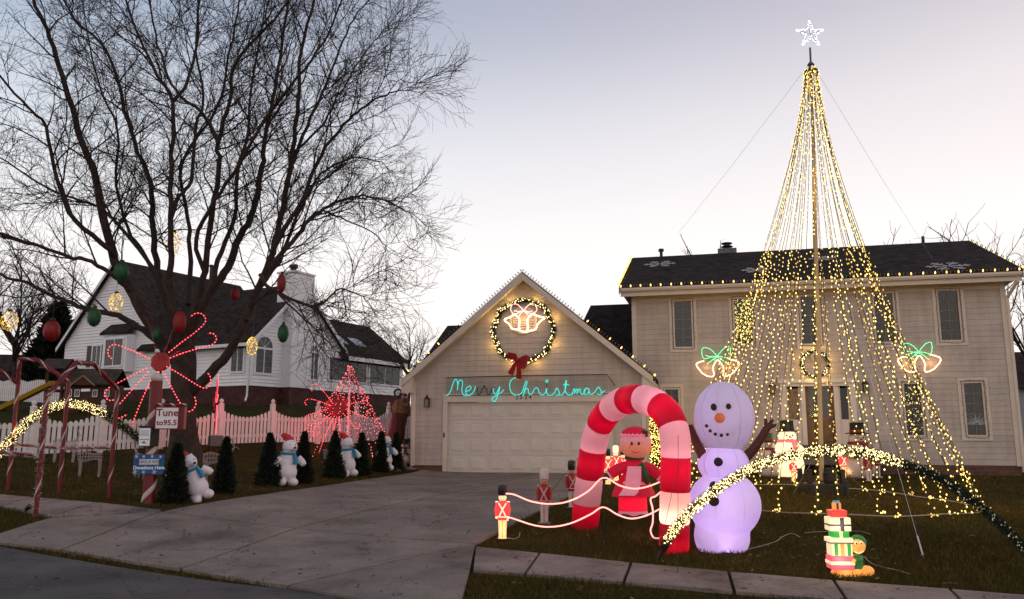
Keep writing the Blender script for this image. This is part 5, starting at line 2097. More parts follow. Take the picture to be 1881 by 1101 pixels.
M_NETB = mat('net_bulb', (.5, .45, .1), .4, 0, bump=0, em=1.5, emc=(1, .82, .25))
net('curtain of yellow net lights filling the second upstairs window', GL[1], HV, 330, M_NETB, 1, 5)
net('scattered yellow lights in the lower window right of the door', GL[5], HV, 60, M_NETB, 1, 6, pw=.2)
net('net of amber lights in the lower corner window beside the garage', GL[7], HV, 25, M_NETB, 1, 7, -.3, pw=.2)
g = GL[6]
t = fthing('starburst_light', 'white starburst of tiny lights low in the far right lower window', 'window light', (g[0] + g[1]) / 2 + .02, HV - .01, g[2] + .38 + HZ)
mb = MB()
mb.keep = True
for k in range(14):
    a = R(10 + 160 * k / 13)
    for q in np.linspace(.08, .26 if k % 2 else .2, 5):
        mb.octa((math.cos(a) * q, 0, math.sin(a) * q - .1), .006)
mb.build('bulb_spray', mat('cold_tiny_bulb', (.5, .5, .5), .4, 0, bump=0, em=.9, emc=(.8, .9, 1)), t, kind='stuff')
names = ['leftmost upstairs window', 'second upstairs window', 'middle upstairs window', 'fourth upstairs window', 'far right upstairs window', 'lower window right of the door', 'far right lower window']
for g, nme in zip(GL[:7], names):
    t = fthing('window_light_cord', 'unlit bulb cord tacked around the ' + nme, 'light cord', g[0], HV - .06, g[2] + HZ, 'unlit bulb cords around the windows')
    w, h = g[1] - g[0], g[3] - g[2]
    q = .07
    loop = resample([(-q, 0, h + q), (-q, 0, -q), (w + q, 0, -q - .02), (w + q, 0, h + q), (-q, 0, h + q)], .12)
    loop = [p + Vector((rnd.uniform(-.012, .012), rnd.uniform(-.01, 0), rnd.uniform(-.012, .012))) for p in loop]
    MB().tube(loop, .005, 4).build('cord', mat('brown_cord', (.08, .05, .04), .6, 0, bump=0), t)
    mb = MB()
    mb.keep = True
    for p in loop:
        mb.octa(p + Vector((rnd.uniform(-.02, .02), -.01, rnd.uniform(-.02, .02))), .011, .018)
    mb.build('bulb_row', BC['d'], t, kind='stuff')

# grey wire snowflakes lying on the roof slope
for (x, y, s_, lab) in ((1212, 486, .55, 'white wire snowflake at the left end of the roof slope'), (1388, 497, .45, 'white wire snowflake on the roof left of the light-strand tree'), (1508, 476, .4, 'white wire snowflake on the roof directly behind the mast'), (1741, 490, .6, 'white wire snowflake at the right end of the roof slope')):
    # meet the roof plane
    nrm = (UD.cross(VD + Vector((0, 0, sl2)))).normalized()
    p0 = F(0, EV, ez + .03 + .125 + HZ)
    d = ray(x, y)
    q = CO + d * ((p0 - CO).dot(nrm) / d.dot(nrm))
    t = thing('roof_snowflake', lab, 'roof decoration', q + Vector((0, 0, .02)), -TH, 'wire snowflakes lying on the roof')
    mb = MB()
    kk = Vector((0, 1, sl2)).normalized()
    for a in range(6):
        an = math.pi * a / 3
        dd_ = Vector((1, 0, 0)) * math.cos(an) + kk * math.sin(an)
        mb.tube([dd_ * .05, dd_ * s_], .012, 4)
        for f in (.45, .7):
            for sg in (-1, 1):
                a2 = an + sg * R(55)
                d2 = Vector((1, 0, 0)) * math.cos(a2) + kk * math.sin(a2)
                mb.tube([dd_ * s_ * f, dd_ * s_ * f + d2 * s_ * .3], .010, 4)
    mb.build('wire_flake', mat('snowflake_wire', (.50, .50, .55), .5, .05, 5, 0), t)

# a yellow bulb at the garage corner and the glowing shrub in the nook
u, z = fac_(1203, 689, .5)
t = fthing('corner_bulb', 'single glowing yellow bulb by the garage downspout', 'bulb', u, .5, z + HZ)
MB().lathe([(.012, .03), (.02, .02), (.03, 0), (.022, -.02), (.005, -.035)], 8).build('bulb', M_BULB, t, smooth=True)
MB().lathe([(.015, .03), (.015, .06)], 8).build('socket', M_BLACK, t)
light('bulb_glow', t, (0, -.06, 0), 2.5, (1, .68, .10), .03)
p = F(fac(1197, 878, 1.1)[0], 1.1, 0)
p.z = H(p.x, p.y)
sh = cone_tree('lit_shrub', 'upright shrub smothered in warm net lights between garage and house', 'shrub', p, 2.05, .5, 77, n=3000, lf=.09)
rg = np.random.default_rng(5)
mb = MB()
mb.keep = True
for _ in range(1100):
    z = rg.random() ** 1.1
    r_ = ((1 - z) ** .7 * .52 + .05) * rg.uniform(.85, 1.08)
    a = rg.uniform(math.pi * .95, math.pi * 2.1)
    mb.octa((r_ * math.cos(a), r_ * math.sin(a), z * 2.0 + .08), .017)
mb.build('net_bulbs', M_BULB, sh, kind='stuff')
for z in (.5, 1.1, 1.7):
    light('net_glow', sh, (-.05, -.62 + z * .2, z), 12, (1, .60, .15), .05)
# ------------------------------------------------------------------ the tall light-strand tree
MASTB = gnd(1510, 893)
MASTB = at_y(1510, 893, 16.9)
MASTB.z = H(MASTB.x, 16.9)
MY = MASTB.y
top = at_y(1490, 130, MY)
mt = thing('strand_light_tree', 'towering cone of warm light strands around a white mast, topped by a white star', 'light tree', MASTB)
lt = top - MASTB
M_MAST = mat('cream_mast', (.42, .34, .20), .5, .08, 3, .05)
MB().tube([(0, 0, .25), lt * .35, lt * .7, lt * .985], [.052, .045, .036, .028], 10).build('mast', M_MAST, mt, smooth=True)
M_DKM = mat('dark_galvanised', (.10, .10, .12), .45, .1, 6, .05, metal=.5)
tp2 = at_y(1488, 88, MY) - MASTB
MB().tube([lt * .98, tp2], .022, 8).build('top_pole', M_DKM, mt)
MB().lathe([(.13, -.02), (.14, .01), (.05, .03), (.05, .12), (.08, .13), (.035, .2)], 10, tuple(lt)).build('top_collar', M_DKM, mt)
for a in np.linspace(0, 6.283, 13)[:-1]:
    MB().tube([lt + Vector((0, 0, -.02)), lt + Vector((math.cos(a) * .13, math.sin(a) * .13, .02)), lt + Vector((math.cos(a) * .155, math.sin(a) * .155, -.06))], .007, 4).build('hook', M_BLACK, mt)
# star
sc_ = at_y(1488, 63, MY) - MASTB
star = MB()
S5 = []
for k in range(10):
    a = R(90 + 36 * k)
    r_ = .30 if k % 2 == 0 else .125
    S5.append(sc_ + Vector((r_ * math.cos(a), 0, r_ * math.sin(a))))
star.tube(S5, .009, 5, closed=True)
for k in range(0, 10, 2):
    star.tube([sc_, S5[k]], .006, 4)
star.build('star_frame', M_DKM, mt)
for k in range(10):
    mb = MB()
    mb.keep = True
    for q in resample([S5[k], S5[(k + 1) % 10]], .036):
        mb.octa(q + Vector((rnd.uniform(-.012, .012), -.01, rnd.uniform(-.012, .012))), .0135)
    if k % 2 == 0:
        mb.octa(S5[k], .03)
    mb.build('star_bulbs', M_BULBW, mt, kind='stuff')
for k in range(5):
    a = R(90 + 72 * k)
    mb = MB()
    mb.keep = True
    for q in np.linspace(.07, .27, 6):
        for sg in (-.05, .05):
            mb.octa(sc_ + Vector((q * math.cos(a) + rnd.uniform(-.03, .03), rnd.uniform(-.05, .05), q * math.sin(a) + rnd.uniform(-.03, .03))), .010)
    mb.build('star_spray', M_BULBW, mt, kind='stuff')
light('star_glow', mt, sc_ + Vector((0, -.1, 0)), 2, (.8, .85, 1), .05)
NS = 38
RB = 2.85
rg = random.Random(3)
MC = Vector((-.50, -1.0, 0))
for k in range(NS):
    a = 2 * math.pi * (k + .5 * rg.random()) / NS
    rb = RB * rg.uniform(.97, 1.02)
    gx_, gy_ = MASTB.x + MC.x + rb * math.cos(a), MASTB.y + MC.y + rb * math.sin(a)
    gz_ = H(gx_, gy_) - MASTB.z + .03
    P = []
    for i in range(25):
        t = i / 24
        c = lt * (1 - t)
        r_ = .13 + (rb - .13) * t ** (1.5 + .06 * math.sin(k * 1.7))
        P.append(Vector((c.x + MC.x * t + r_ * math.cos(a), c.y + MC.y * t + r_ * math.sin(a), c.z + gz_ * t + .015 * math.sin(t * 31 + k))))
    so_ = MB().tube(P, .0058, 4).build('strand', M_WIRE, mt)
    mb = MB()
    mb.keep = True
    Q = resample(P, .104)
    for i, q in enumerate(Q):
        if rg.random() < .04:
            continue
        o = Vector((rg.uniform(-.045, .045), rg.uniform(-.045, .045), rg.uniform(-.02, .02)))
        mb.octa(q + o, (rg.uniform(.0125, .0175)) * (1 if q.z < 4 else .85), .020)
    # a knot of spare bulbs where the strand is pegged down
    for _ in range(5):
        mb.octa(P[-1] + Vector((rg.uniform(-.08, .08), rg.uniform(-.06, .06), rg.uniform(.0, .07))), .015)
    mb.build('strand_bulbs', M_BULB if k % 3 else M_BULB2, so_, kind='stuff')
ring = []
for i in range(64):
    a = 6.283 * i / 64
    x, y = MC.x + RB * math.cos(a), MC.y + RB * math.sin(a)
    ring.append((x, y, H(MASTB.x + x, MASTB.y + y) - MASTB.z + .05 + .01 * math.sin(i)))
MB().tube(ring, .010, 4, closed=True).build('ground_ring', mat('pale_conduit', (.4, .38, .34), .5, .05, 5, 0), mt)
for a, f in ((3.9, .8), (4.4, .8), (4.9, .8), (5.5, .8), (.8, .75), (1.4, .75), (2.0, .75), (3.0, .7), (4.6, .55), (1.6, .5), (4.6, .3), (1.6, .25)):
    r_ = .13 + (RB - .13) * f ** 1.5
    light('strand_glow', mt, (lt.x * (1 - f) + r_ * math.cos(a), lt.y * (1 - f) + r_ * math.sin(a), lt.z * (1 - f) + .1), 34 if .7 < a < 2.3 else 14, (1, .54, .14), .03)
for a in np.linspace(3.4, 6.1, 6):
    light('strand_glow', mt, (MC.x + RB * .93 * math.cos(a), MC.y + RB * .93 * math.sin(a), .5), 15.0, (1, .60, .14), .02)
# base: dark trailer-like stand
MB().box(-.36, .36, -.33, .33, -.03, .20).build('base_box', M_BLACK, mt, bevel=.02)
for x, y in ((-.33, -.25), (.33, -.25), (.33, .3), (-.33, .3)):
    MB().box(x - .04, x + .04, y - .04, y + .04, .201, .48).build('base_post', M_BLACK, mt)
MB().lathe([(.12, 0), (.13, .05), (.13, .2), (.09, .24), (.09, .3)], 12, (.14, -.1, .20)).build('winch_housing', M_BLACK, mt)
for a in (-2.6, -.5, .6, 2.5):
    MB().tube([(.0, 0, .9), (math.cos(a) * .9, math.sin(a) * .9, -.02)], .009, 4).build('stay_rod', M_DKM, mt)
MB().tube([(.25, -.6, -.0), (.25, -.6, .28)], .045, 8).build('anchor_post', M_BLACK, mt)
M_GUY = mat('guy_wire', (.55, .53, .56), .4, 0, bump=0)
for k, (a_, b_, lab) in enumerate(((at_y(1486, 118, MY), F(4.6, 2.4, 8.05), 'thin guy wire from the mast top down to the roof on the left'),
                                  (at_y(1492, 118, MY), F(12.2, 3.0, 6.9), 'thin guy wire from the mast top down to the roof on the right'),
                                  (at_y(1500, 350, MY), gnd(1697, 1026), 'guy line with turnbuckle staked in the lawn right of the lit elf'))):
    t = thing('guy_wire', lab, 'guy wire', a_)
    d = b_ - a_
    MB().tube([(0, 0, 0), d * .5 + Vector((0, 0, -.05)), d], .0032, 4).build('wire', M_GUY, t)
    if k == 2:
        MB().tube([d * .965, d * .995], .010, 6).build('turnbuckle', mat('white_plastic', (.6, .6, .6), .4, .03, 5, 0), t)
        MB().tube([d * .99, d * 1.0 + Vector((0, 0, -.1))], .010, 5).build('stake', M_DKM, t)


# ------------------------------------------------------------------ lighted garland arches
def vplane_pts(pixels, A, B, scale_y=1.):
    """meet the vertical plane through ground points A and B"""
    d0 = Vector((B.x - A.x, B.y - A.y, 0))
    n = Vector((d0.y, -d0.x, 0)).normalized()
    out = []
    for (x, y) in pixels:
        d = ray(x, y)
        t = (A - CO).dot(n) / d.dot(n)
        out.append(CO + d * t)
    return out


def garland_arch(label, pix, A, B, lit, rad, seed):
    P = vplane_pts(pix, A, B)
    P[0].z = H(P[0].x, P[0].y)
    P[-1].z = H(P[-1].x, P[-1].y)
    o = P[0].copy()
    t = thing('garland_arch', label, 'garland arch', o)
    L = [p - o for p in spline(P, 6)]
    MB().tube(L, .022, 7).build('hoop', M_BLACK, t, smooth=True)
    n0, n1 = max(2, int(len(L) * .035)), int(len(L) * .985)
    tot = sum((b - a).length for a, b in zip(L[:-1], L[1:]))
    tinsel('tinsel', L[n0:n1], rad, int(tot * 3000), M_GARL, t, rad * .75, .0045, seed)
    fr = (B - A).normalized()
    toward = Vector((0, -1, .2))
    G_ = L[n0:n1]
    bulbs_on(G_, int(tot * 420), rad * 1.05, .0064, seed + 1, frac=lit, cam_side=toward).build('lit_bulbs', M_BULBG, t, kind='stuff')
    M_FAINT = mat('faint_bulb', (.4, .35, .25), .4, 0, bump=0, em=.45, emc=(1, .8, .5))
    f2 = (lit[1], 1.) if lit[0] < .1 else (lit[1], 1.)
    bulbs_on(G_, int(tot * 70), rad * 1.05, .0065, seed + 2, frac=f2, cam_side=toward).build('unlit_bulbs', M_FAINT, t, kind='stuff')
    k0, k1 = int(len(G_) * lit[0]), int(len(G_) * lit[1])
    for f in (.06, .2, .34, .48, .62, .76, .9):
        q = G_[int(k0 + (k1 - k0) * f)]
        light('garland_glow', t, q + Vector((0, -.11, .0)), 1.5, (1, .60, .20), .02)
    return t


A, B = gnd(1208, 1030), gnd(1930, 1066)
garland_arch('large garland arch with warm lights over the right lawn, dark at its right end',
             [(1208, 1030), (1227, 990), (1262, 946), (1300, 912), (1345, 880), (1400, 853), (1460, 836), (1530, 828), (1590, 833), (1640, 846), (1700, 868), (1750, 893), (1800, 930), (1850, 975), (1897, 1025), (1930, 1066)],
             A, B, (.03, .63), .058, 21)
A, B = gnd(-60, 905), gnd(314, 893)
garland_arch('garland arch lit on its left half behind the candy cane tunnel',
             [(-60, 905), (-42, 870), (-20, 850), (0, 831), (30, 797), (60, 768), (95, 749), (130, 742), (165, 749), (190, 760), (225, 783), (255, 806), (278, 832), (300, 866), (314, 893)],
             A, B, (0, .60), .085, 31)
# ------------------------------------------------------------------ inflatables and blow-mould figures
def remeshed(mb, vox, smooth_it=3, name='body'):
    me = bpy.data.meshes.new('tmp')
    me.from_pydata(mb.v, [], mb.f)
    o = bpy.data.objects.new('tmp', me)
    COL.objects.link(o)
    bm = bmesh.new()
    bm.from_mesh(me)
    bmesh.ops.recalc_face_normals(bm, faces=bm.faces)
    bm.to_mesh(me)
    bm.free()
    md = o.modifiers.new('r', 'REMESH')
    md.mode = 'VOXEL'
    md.voxel_size = vox
    ms = o.modifiers.new('s', 'SMOOTH')
    ms.factor = .6
    ms.iterations = smooth_it
    dg = bpy.context.evaluated_depsgraph_get()
    r = bpy.data.meshes.new_from_object(o.evaluated_get(dg))
    bpy.data.objects.remove(o)
    r.name = name
    r.polygons.foreach_set('use_smooth', [True] * len(r.polygons))
    return r


def put(name, me, m, parent):
    me.materials.clear()
    me.materials.append(m)
    o = bpy.data.objects.new(name, me)
    COL.objects.link(o)
    o.parent = parent
    return o


NY_RED = mat('red_nylon', (.30, .002, .024), .45, .05, 3, .7, 5, trans=.55)
NY_PINK = mat('white_nylon_pink_lit', (.82, .62, .68), .45, .04, 3, .7, 5, trans=.55)  # pink of the red inner bounce put into the white cloth's colour

# --- candy cane archway
A, B = gnd(1074, 971), gnd(1238, 1015)
pix = [(1074, 971), (1080, 905), (1087, 845), (1095, 800), (1110, 766), (1136, 742), (1166, 733), (1196, 738), (1222, 756), (1237, 787), (1241, 825), (1240, 910), (1238, 1015)]
P = vplane_pts(pix, A, B)
P[0].z, P[-1].z = H(P[0].x, P[0].y) - .02, H(P[-1].x, P[-1].y) - .02
o = P[0].copy()
arch = thing('inflatable_archway', 'glowing red and white striped inflatable candy cane archway beside the driveway', 'inflatable arch', o)
L = [p - o for p in spline(P, 16)]
L = resample(L, .03)
nb_ = 13
per = len(L) / nb_
rl = .203
for k in range(nb_):
    i0, i1 = int(round(k * per)), int(round((k + 1) * per))
    seg = L[i0:min(i1 + 1, len(L))]
    rr = []
    for i in range(len(seg)):
        e = min(i, len(seg) - 1 - i) / max(1, len(seg) - 1)
        f = (i0 + i) / len(L)
        rr.append(rl * (1 - .05 * math.exp(-e * 22)) * (1 + .012 * math.sin(i * .9 + k)) * (1.0 - .08 * f))
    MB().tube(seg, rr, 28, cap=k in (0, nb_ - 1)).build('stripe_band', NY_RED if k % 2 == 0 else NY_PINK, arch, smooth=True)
for f, pw in ((.06, 4), (.2, 5), (.35, 5), (.5, 5), (.65, 6), (.8, 6), (.92, 12), (.985, 5)):
    light('inner_lamp', arch, L[int(f * len(L))], pw * 1.0, (1, .52, .30) if f > .85 else (1, .34, .42), .05)
for i0, tgt in ((.28, gnd(1010, 905)), (.72, gnd(1245, 1060)), (.78, gnd(1205, 1035))):
    q = L[int(i0 * len(L))] + Vector((0, -rl, 0))
    MB().tube([q, tgt - o], .004, 4).build('tether', M_BLACK, arch)

# --- big glowing snowman (plain, round headed)
g = gnd(1326, 1012)
sm = thing('inflatable_snowman', 'tall glowing lavender inflatable snowman with brown stick arms beside the striped archway', 'inflatable snowman', g)
K = g.y / FPX


def sp(px, py, dy=0.):
    p = at_y(px, py, g.y + dy)
    return p - g


NY_SNOW = mat('snow_nylon', (.80, .78, .84), .45, .03, 3, .8, 4, trans=.55)
b_ = MB()
c = sp(1331, 927)
b_.ball(c, (64 * K, .44, 60 * K), 28, 18)
b_.ball(sp(1306, 985), (30 * K, .24, 38 * K), 18, 12)
b_.ball(sp(1346, 985), (30 * K, .24, 38 * K), 18, 12)
b_.ball(sp(1326, 975), (44 * K, .27, 36 * K), 20, 12)
put('lower_body', remeshed(b_, .022, 6, 'lower_body'), NY_SNOW, sm)
MB().ball(sp(1329, 853), (46 * K, .33, 36 * K), 28, 16).build('upper_body', NY_SNOW, sm, smooth=True)
h_ = MB().ball(sp(1330, 768), (54 * K, .37, 66 * K), 28, 18)
h_.build('head', NY_SNOW, sm, smooth=True)
M_SEAM = mat('lilac_seam', (.62, .56, .72), .6, 0, bump=0)
for nm, cc_, rr3 in (('head_seam', sp(1330, 768), (54 * K, .37, 66 * K)), ('upper_seam', sp(1329, 853), (46 * K, .33, 36 * K)), ('lower_seam', c, (63 * K, .435, 59 * K))):
    for an in (-150, -118, -72, -35):
        pts = [cc_ + Vector((rr3[0] * 1.002 * math.sin(f) * math.cos(R(an)), rr3[1] * 1.004 * math.sin(f) * math.sin(R(an)), -rr3[2] * math.cos(f))) for f in np.linspace(.5 if nm != 'lower_seam' else 1.15, 2.75, 14)]
        MB().tube(pts, .0028, 4).build(nm, M_SEAM, sm)
M_COAL = mat('coal_fabric', (.025, .018, .02), .7, .1, 8, .1)
for (x, y, r_, yy) in ((1320, 849, 8, -.31), (1312, 893, 8, -.40), (1312, 921, 9, -.43)):
    MB().lathe([(r_ * K, -.02), (r_ * K * .9, .015), (.003, .022)], 14, M=Matrix.Translation(sp(x, y, yy)) @ Matrix.Rotation(R(90), 4, 'X')).build('button', M_COAL, sm, smooth=True)
for x in (1311, 1338):
    MB().ball(sp(x, 748, -.335), (5.5 * K, .03, 6.5 * K), 12, 8).build('eye', M_COAL, sm, smooth=True)
q = sp(1322, 768, -.35)
MB().tube([q, q + Vector((-.02, -.13, .0)), q + Vector((-.05, -.26, -.02))], [.065, .042, .008], 12).build('carrot_nose', mat('orange_nylon', (.65, .14, .02), .5, .08, 5, .05, em=.18, emc=(1, .25, .03)), sm, smooth=True)
for k in range(7):
    a = R(205 + 130 * k / 6)
    MB().ball(sp(1325 + 30 * math.cos(a), 770 - 30 * math.sin(a), -.335 + .02 * abs(k - 3)), (.022, .02, .022), 8, 6).build('smile_dot', M_COAL, sm)
M_STICK = mat('brown_nylon', (.10, .028, .016), .6, .15, 6, .15)
ra = [sp(1368, 842, -.05), sp(1384, 826, -.1), sp(1400, 802, -.12), sp(1409, 786, -.13)]
MB().tube(ra, [.07, .058, .05, .048], 10).build('stick_arm', M_STICK, sm, smooth=True)
e = ra[-1]
for (x, y) in ((1406, 770), (1420, 771), (1426, 781)):
    MB().tube([e, (e + sp(x, y, -.14)) / 2, sp(x, y, -.15)], [.04, .026, .018], 7).build('twig', M_STICK, sm, smooth=True)
la = [sp(1292, 838, -.05), sp(1281, 818, .05), sp(1272, 795, .1), sp(1268, 781, .12)]
MB().tube(la, [.07, .058, .046, .03], 10).build('stick_arm', M_STICK, sm, smooth=True)
for (y, dy, pw) in ((768, -.02, 9), (857, -.05, 14), (905, -.1, 10), (945, -.1, 14), (990, -.05, 8)):
    light('inner_lamp', sm, sp(1328, y, dy), pw * .30, (.66, .40, 1), .05)

# --- elf girl under the arch
g = gnd(1164, 951)
eg = thing('inflatable_elf_girl', 'inflatable girl in red dress, pink apron and green scarf under the striped archway', 'inflatable figure', g)
K = g.y / FPX
SK = mat('skin_nylon', (.75, .36, .24), .6, .05, 4, .1, trans=.4, em=.28, emc=(1, .36, .24))  # own emission on skin, hair, dress, apron stands in for inner lamps' light
HAIR = mat('pale_hair_nylon', (.80, .52, .56), .6, .08, 9, .25, trans=.4, em=.28, emc=(1, .42, .48))
DR = mat('dress_nylon', (.55, .012, .04), .6, .06, 4, .15, trans=.4, em=.30, emc=(1, .01, .08))
PK = mat('apron_nylon', (.80, .42, .50), .6, .06, 4, .15, trans=.4, em=.36, emc=(1, .36, .46))
OL = mat('green_fleece', (.06, .09, .025), .8, .15, 9, .2)
MB().ball(sp(1168, 821), (27 * K, .21, 23 * K), 22, 14).build('head', SK, eg, smooth=True)
hm = MB().ball(sp(1168, 811, .01), (28.5 * K, .225, 21 * K), 22, 14)
hm2 = MB()
put('hair', remeshed(hm, .02, 2, 'hair'), HAIR, eg)
MB().ball(sp(1168, 825, -.045), (24 * K, .19, 18.5 * K), 20, 12).build('face', SK, eg, smooth=True)
MB().ball(sp(1167, 798, .01), (25.5 * K, .21, 14 * K), 20, 12).build('cap', DR, eg, smooth=True)
fr = [sp(1167 + 26 * math.cos(a), 800 + 3.0 * (1 if k % 2 else -1) * .5, 0) + Vector((0, -.215 * math.sin(a), 0)) for k, a in enumerate(np.linspace(-.3, math.pi + .3, 25))]
MB().tube(fr, .018, 6).build('cap_frill', PK, eg, smooth=True)
q = sp(1183, 797, -.17)
for a in (0, 1.3, -1.2):
    MB().ball(q + Vector((.04 * math.cos(a + .6), -.01, .04 * math.sin(a + .6))), (.035, .02, .03), 8, 6).build('holly_leaf', OL, eg)
for x in (1142, 1193):
    MB().ball(sp(x, 824, .0), (5 * K, .05, 7 * K), 10, 8).build('ear', SK, eg, smooth=True)
for x in (1160.5, 1173.5):
    MB().ball(sp(x, 815, -.225), (.019, .012, .028), 10, 8).build('eye', M_COAL, eg)
MB().ball(sp(1166.5, 824, -.235), (.018, .02, .014), 8, 6).build('nose', SK, eg)
MB().tube([sp(1160, 828, -.225), sp(1163, 831, -.235), sp(1168, 832, -.237), sp(1172, 831, -.23), sp(1175, 828, -.222)], .006, 5).build('mouth', DR, eg)
for x, y in ((1156, 823), (1158, 819), (1177, 827)):
    MB().ball(sp(x, y, -.215), (.009, .006, .009), 6, 5).build('freckle', DR, eg)
MB().lathe([(17 * K, 0), (18 * K, .03), (17 * K, .09), (14 * K, .10)], 18, tuple(sp(1166, 845)), sy=.9).build('scarf', OL, eg, smooth=True)
MB().lathe([(17 * K, -.02), (20 * K, .1), (21 * K, .2), (17 * K, .36), (12 * K, .42)], 18, tuple(sp(1166, 893)), sy=.8).build('bodice', DR, eg, smooth=True)
MB().lathe([(39 * K, -.0), (38 * K, .05), (30 * K, .22), (20 * K, .34)], 22, tuple(sp(1164, 912)), sy=.72).build('overskirt', DR, eg, smooth=True)
MB().lathe([(25 * K, .02), (26 * K, .1), (25 * K, .36)], 20, tuple(sp(1163, 949)), sy=.75).build('skirt', DR, eg, smooth=True)
MB().lathe([(25.5 * K, .02), (27 * K, .05), (25.5 * K, .10)], 20, tuple(sp(1163, 949)), sy=.75).build('hem_trim', PK, eg, smooth=True)
for s_ in (-1, 1):
    MB().ball(sp(1163 + s_ * 14, 950, -.1), (12 * K, .13, 6 * K), 12, 8).build('shoe', mat('dark_shoe', (.05, .03, .02), .6, .1, 5, .05), eg, smooth=True)
ap = MB()
fa = []
rows_ap = [(1153, 1178, 857, -.16), (1150, 1178, 875, -.20), (1148, 1176, 892, -.22), (1140, 1172, 905, -.30), (1136, 1166, 911, -.325)]
vs = []
for (a, b, y, dy) in rows_ap:
    for k in range(5):
        x = a + (b - a) * k / 4
        vs.append(sp(x, y, dy - .02 * math.sin(k * 2.1) - .02))
for (a, b, y, dy) in rows_ap:
    for k in range(5):
        x = a + (b - a) * k / 4
        vs.append(sp(x, y, dy + .01))
fs = [(i * 5 + j, i * 5 + j + 1, i * 5 + j + 6, i * 5 + j + 5) for i in range(4) for j in range(4)]
fs += [tuple(25 + q for q in f[::-1]) for f in fs]
ap.add(vs, fs)
ap.build('apron', PK, eg, smooth=True)
MB().tube([sp(1146, 888, -.14), sp(1163, 889, -.24), sp(1184, 889, -.14)], .028, 6).build('sash', PK, eg)
for s_, pts in ((-1, [(1150, 857), (1136, 862), (1126, 868), (1120, 872)]), (1, [(1182, 857), (1196, 862), (1206, 869), (1212, 874)])):
    Q = [sp(x, y, -.02 - .03 * i) for i, (x, y) in enumerate(pts)]
    MB().tube(Q, [.085, .09, .085, .082], 12).build('sleeve', DR, eg, smooth=True)
    MB().tube([Q[-1], Q[-1] + Vector((s_ * .02, 0, -.015))], .088, 12).build('cuff', PK, eg)
    MB().ball(Q[-1] + Vector((s_ * .07, -.02, -.03)), (.075, .06, .06), 10, 8).build('mitten', OL, eg, smooth=True)
for i, (x, y, dy) in enumerate(((1178, 862, -.16), (1184, 880, -.2), (1187, 893, -.2))):
    pass
MB().tube([sp(1178, 852, -.14), sp(1184, 868, -.18), sp(1188, 884, -.2), sp(1190, 890, -.2)], [.045, .06, .06, .02], 8).build('scarf_tail', OL, eg, smooth=True)
light('inner_lamp', eg, sp(1164, 930), 5, (1, .35, .35), .05)
light('inner_lamp', eg, sp(1166, 880), 5, (1, .5, .45), .05)
light('inner_lamp', eg, sp(1168, 817, -.02), 6, (1, .6, .5), .04)


# ------------------------------------------------------------------ toy soldiers
def em_mat(name, col, e, ec=None, rough=.45):
    return mat(name, col, rough, .08, 7, 0, em=e, emc=ec or col, nosample=False)


S_RED = em_mat('lit_red_plastic', (.5, .03, .04), .9, (1, .06, .07))
S_CRM = em_mat('lit_cream_plastic', (.8, .5, .25), 1.0, (1, .52, .20))
S_WHT = em_mat('lit_white_plastic', (.8, .7, .5), 1.15, (1, .78, .46))
S_SKN = em_mat('lit_face_plastic', (.8, .5, .3), 1.2, (1, .60, .30))
S_BLK = mat('black_plastic', (.012, .012, .012), .3, 0, bump=0)
U_RED = mat('red_plastic', (.36, .016, .02), .4, .08, 7, 0)
U_WHT = mat('white_plastic_u', (.62, .54, .52), .4, .08, 7, 0)
U_SKN = mat('face_plastic', (.55, .26, .18), .4, .08, 7, 0)


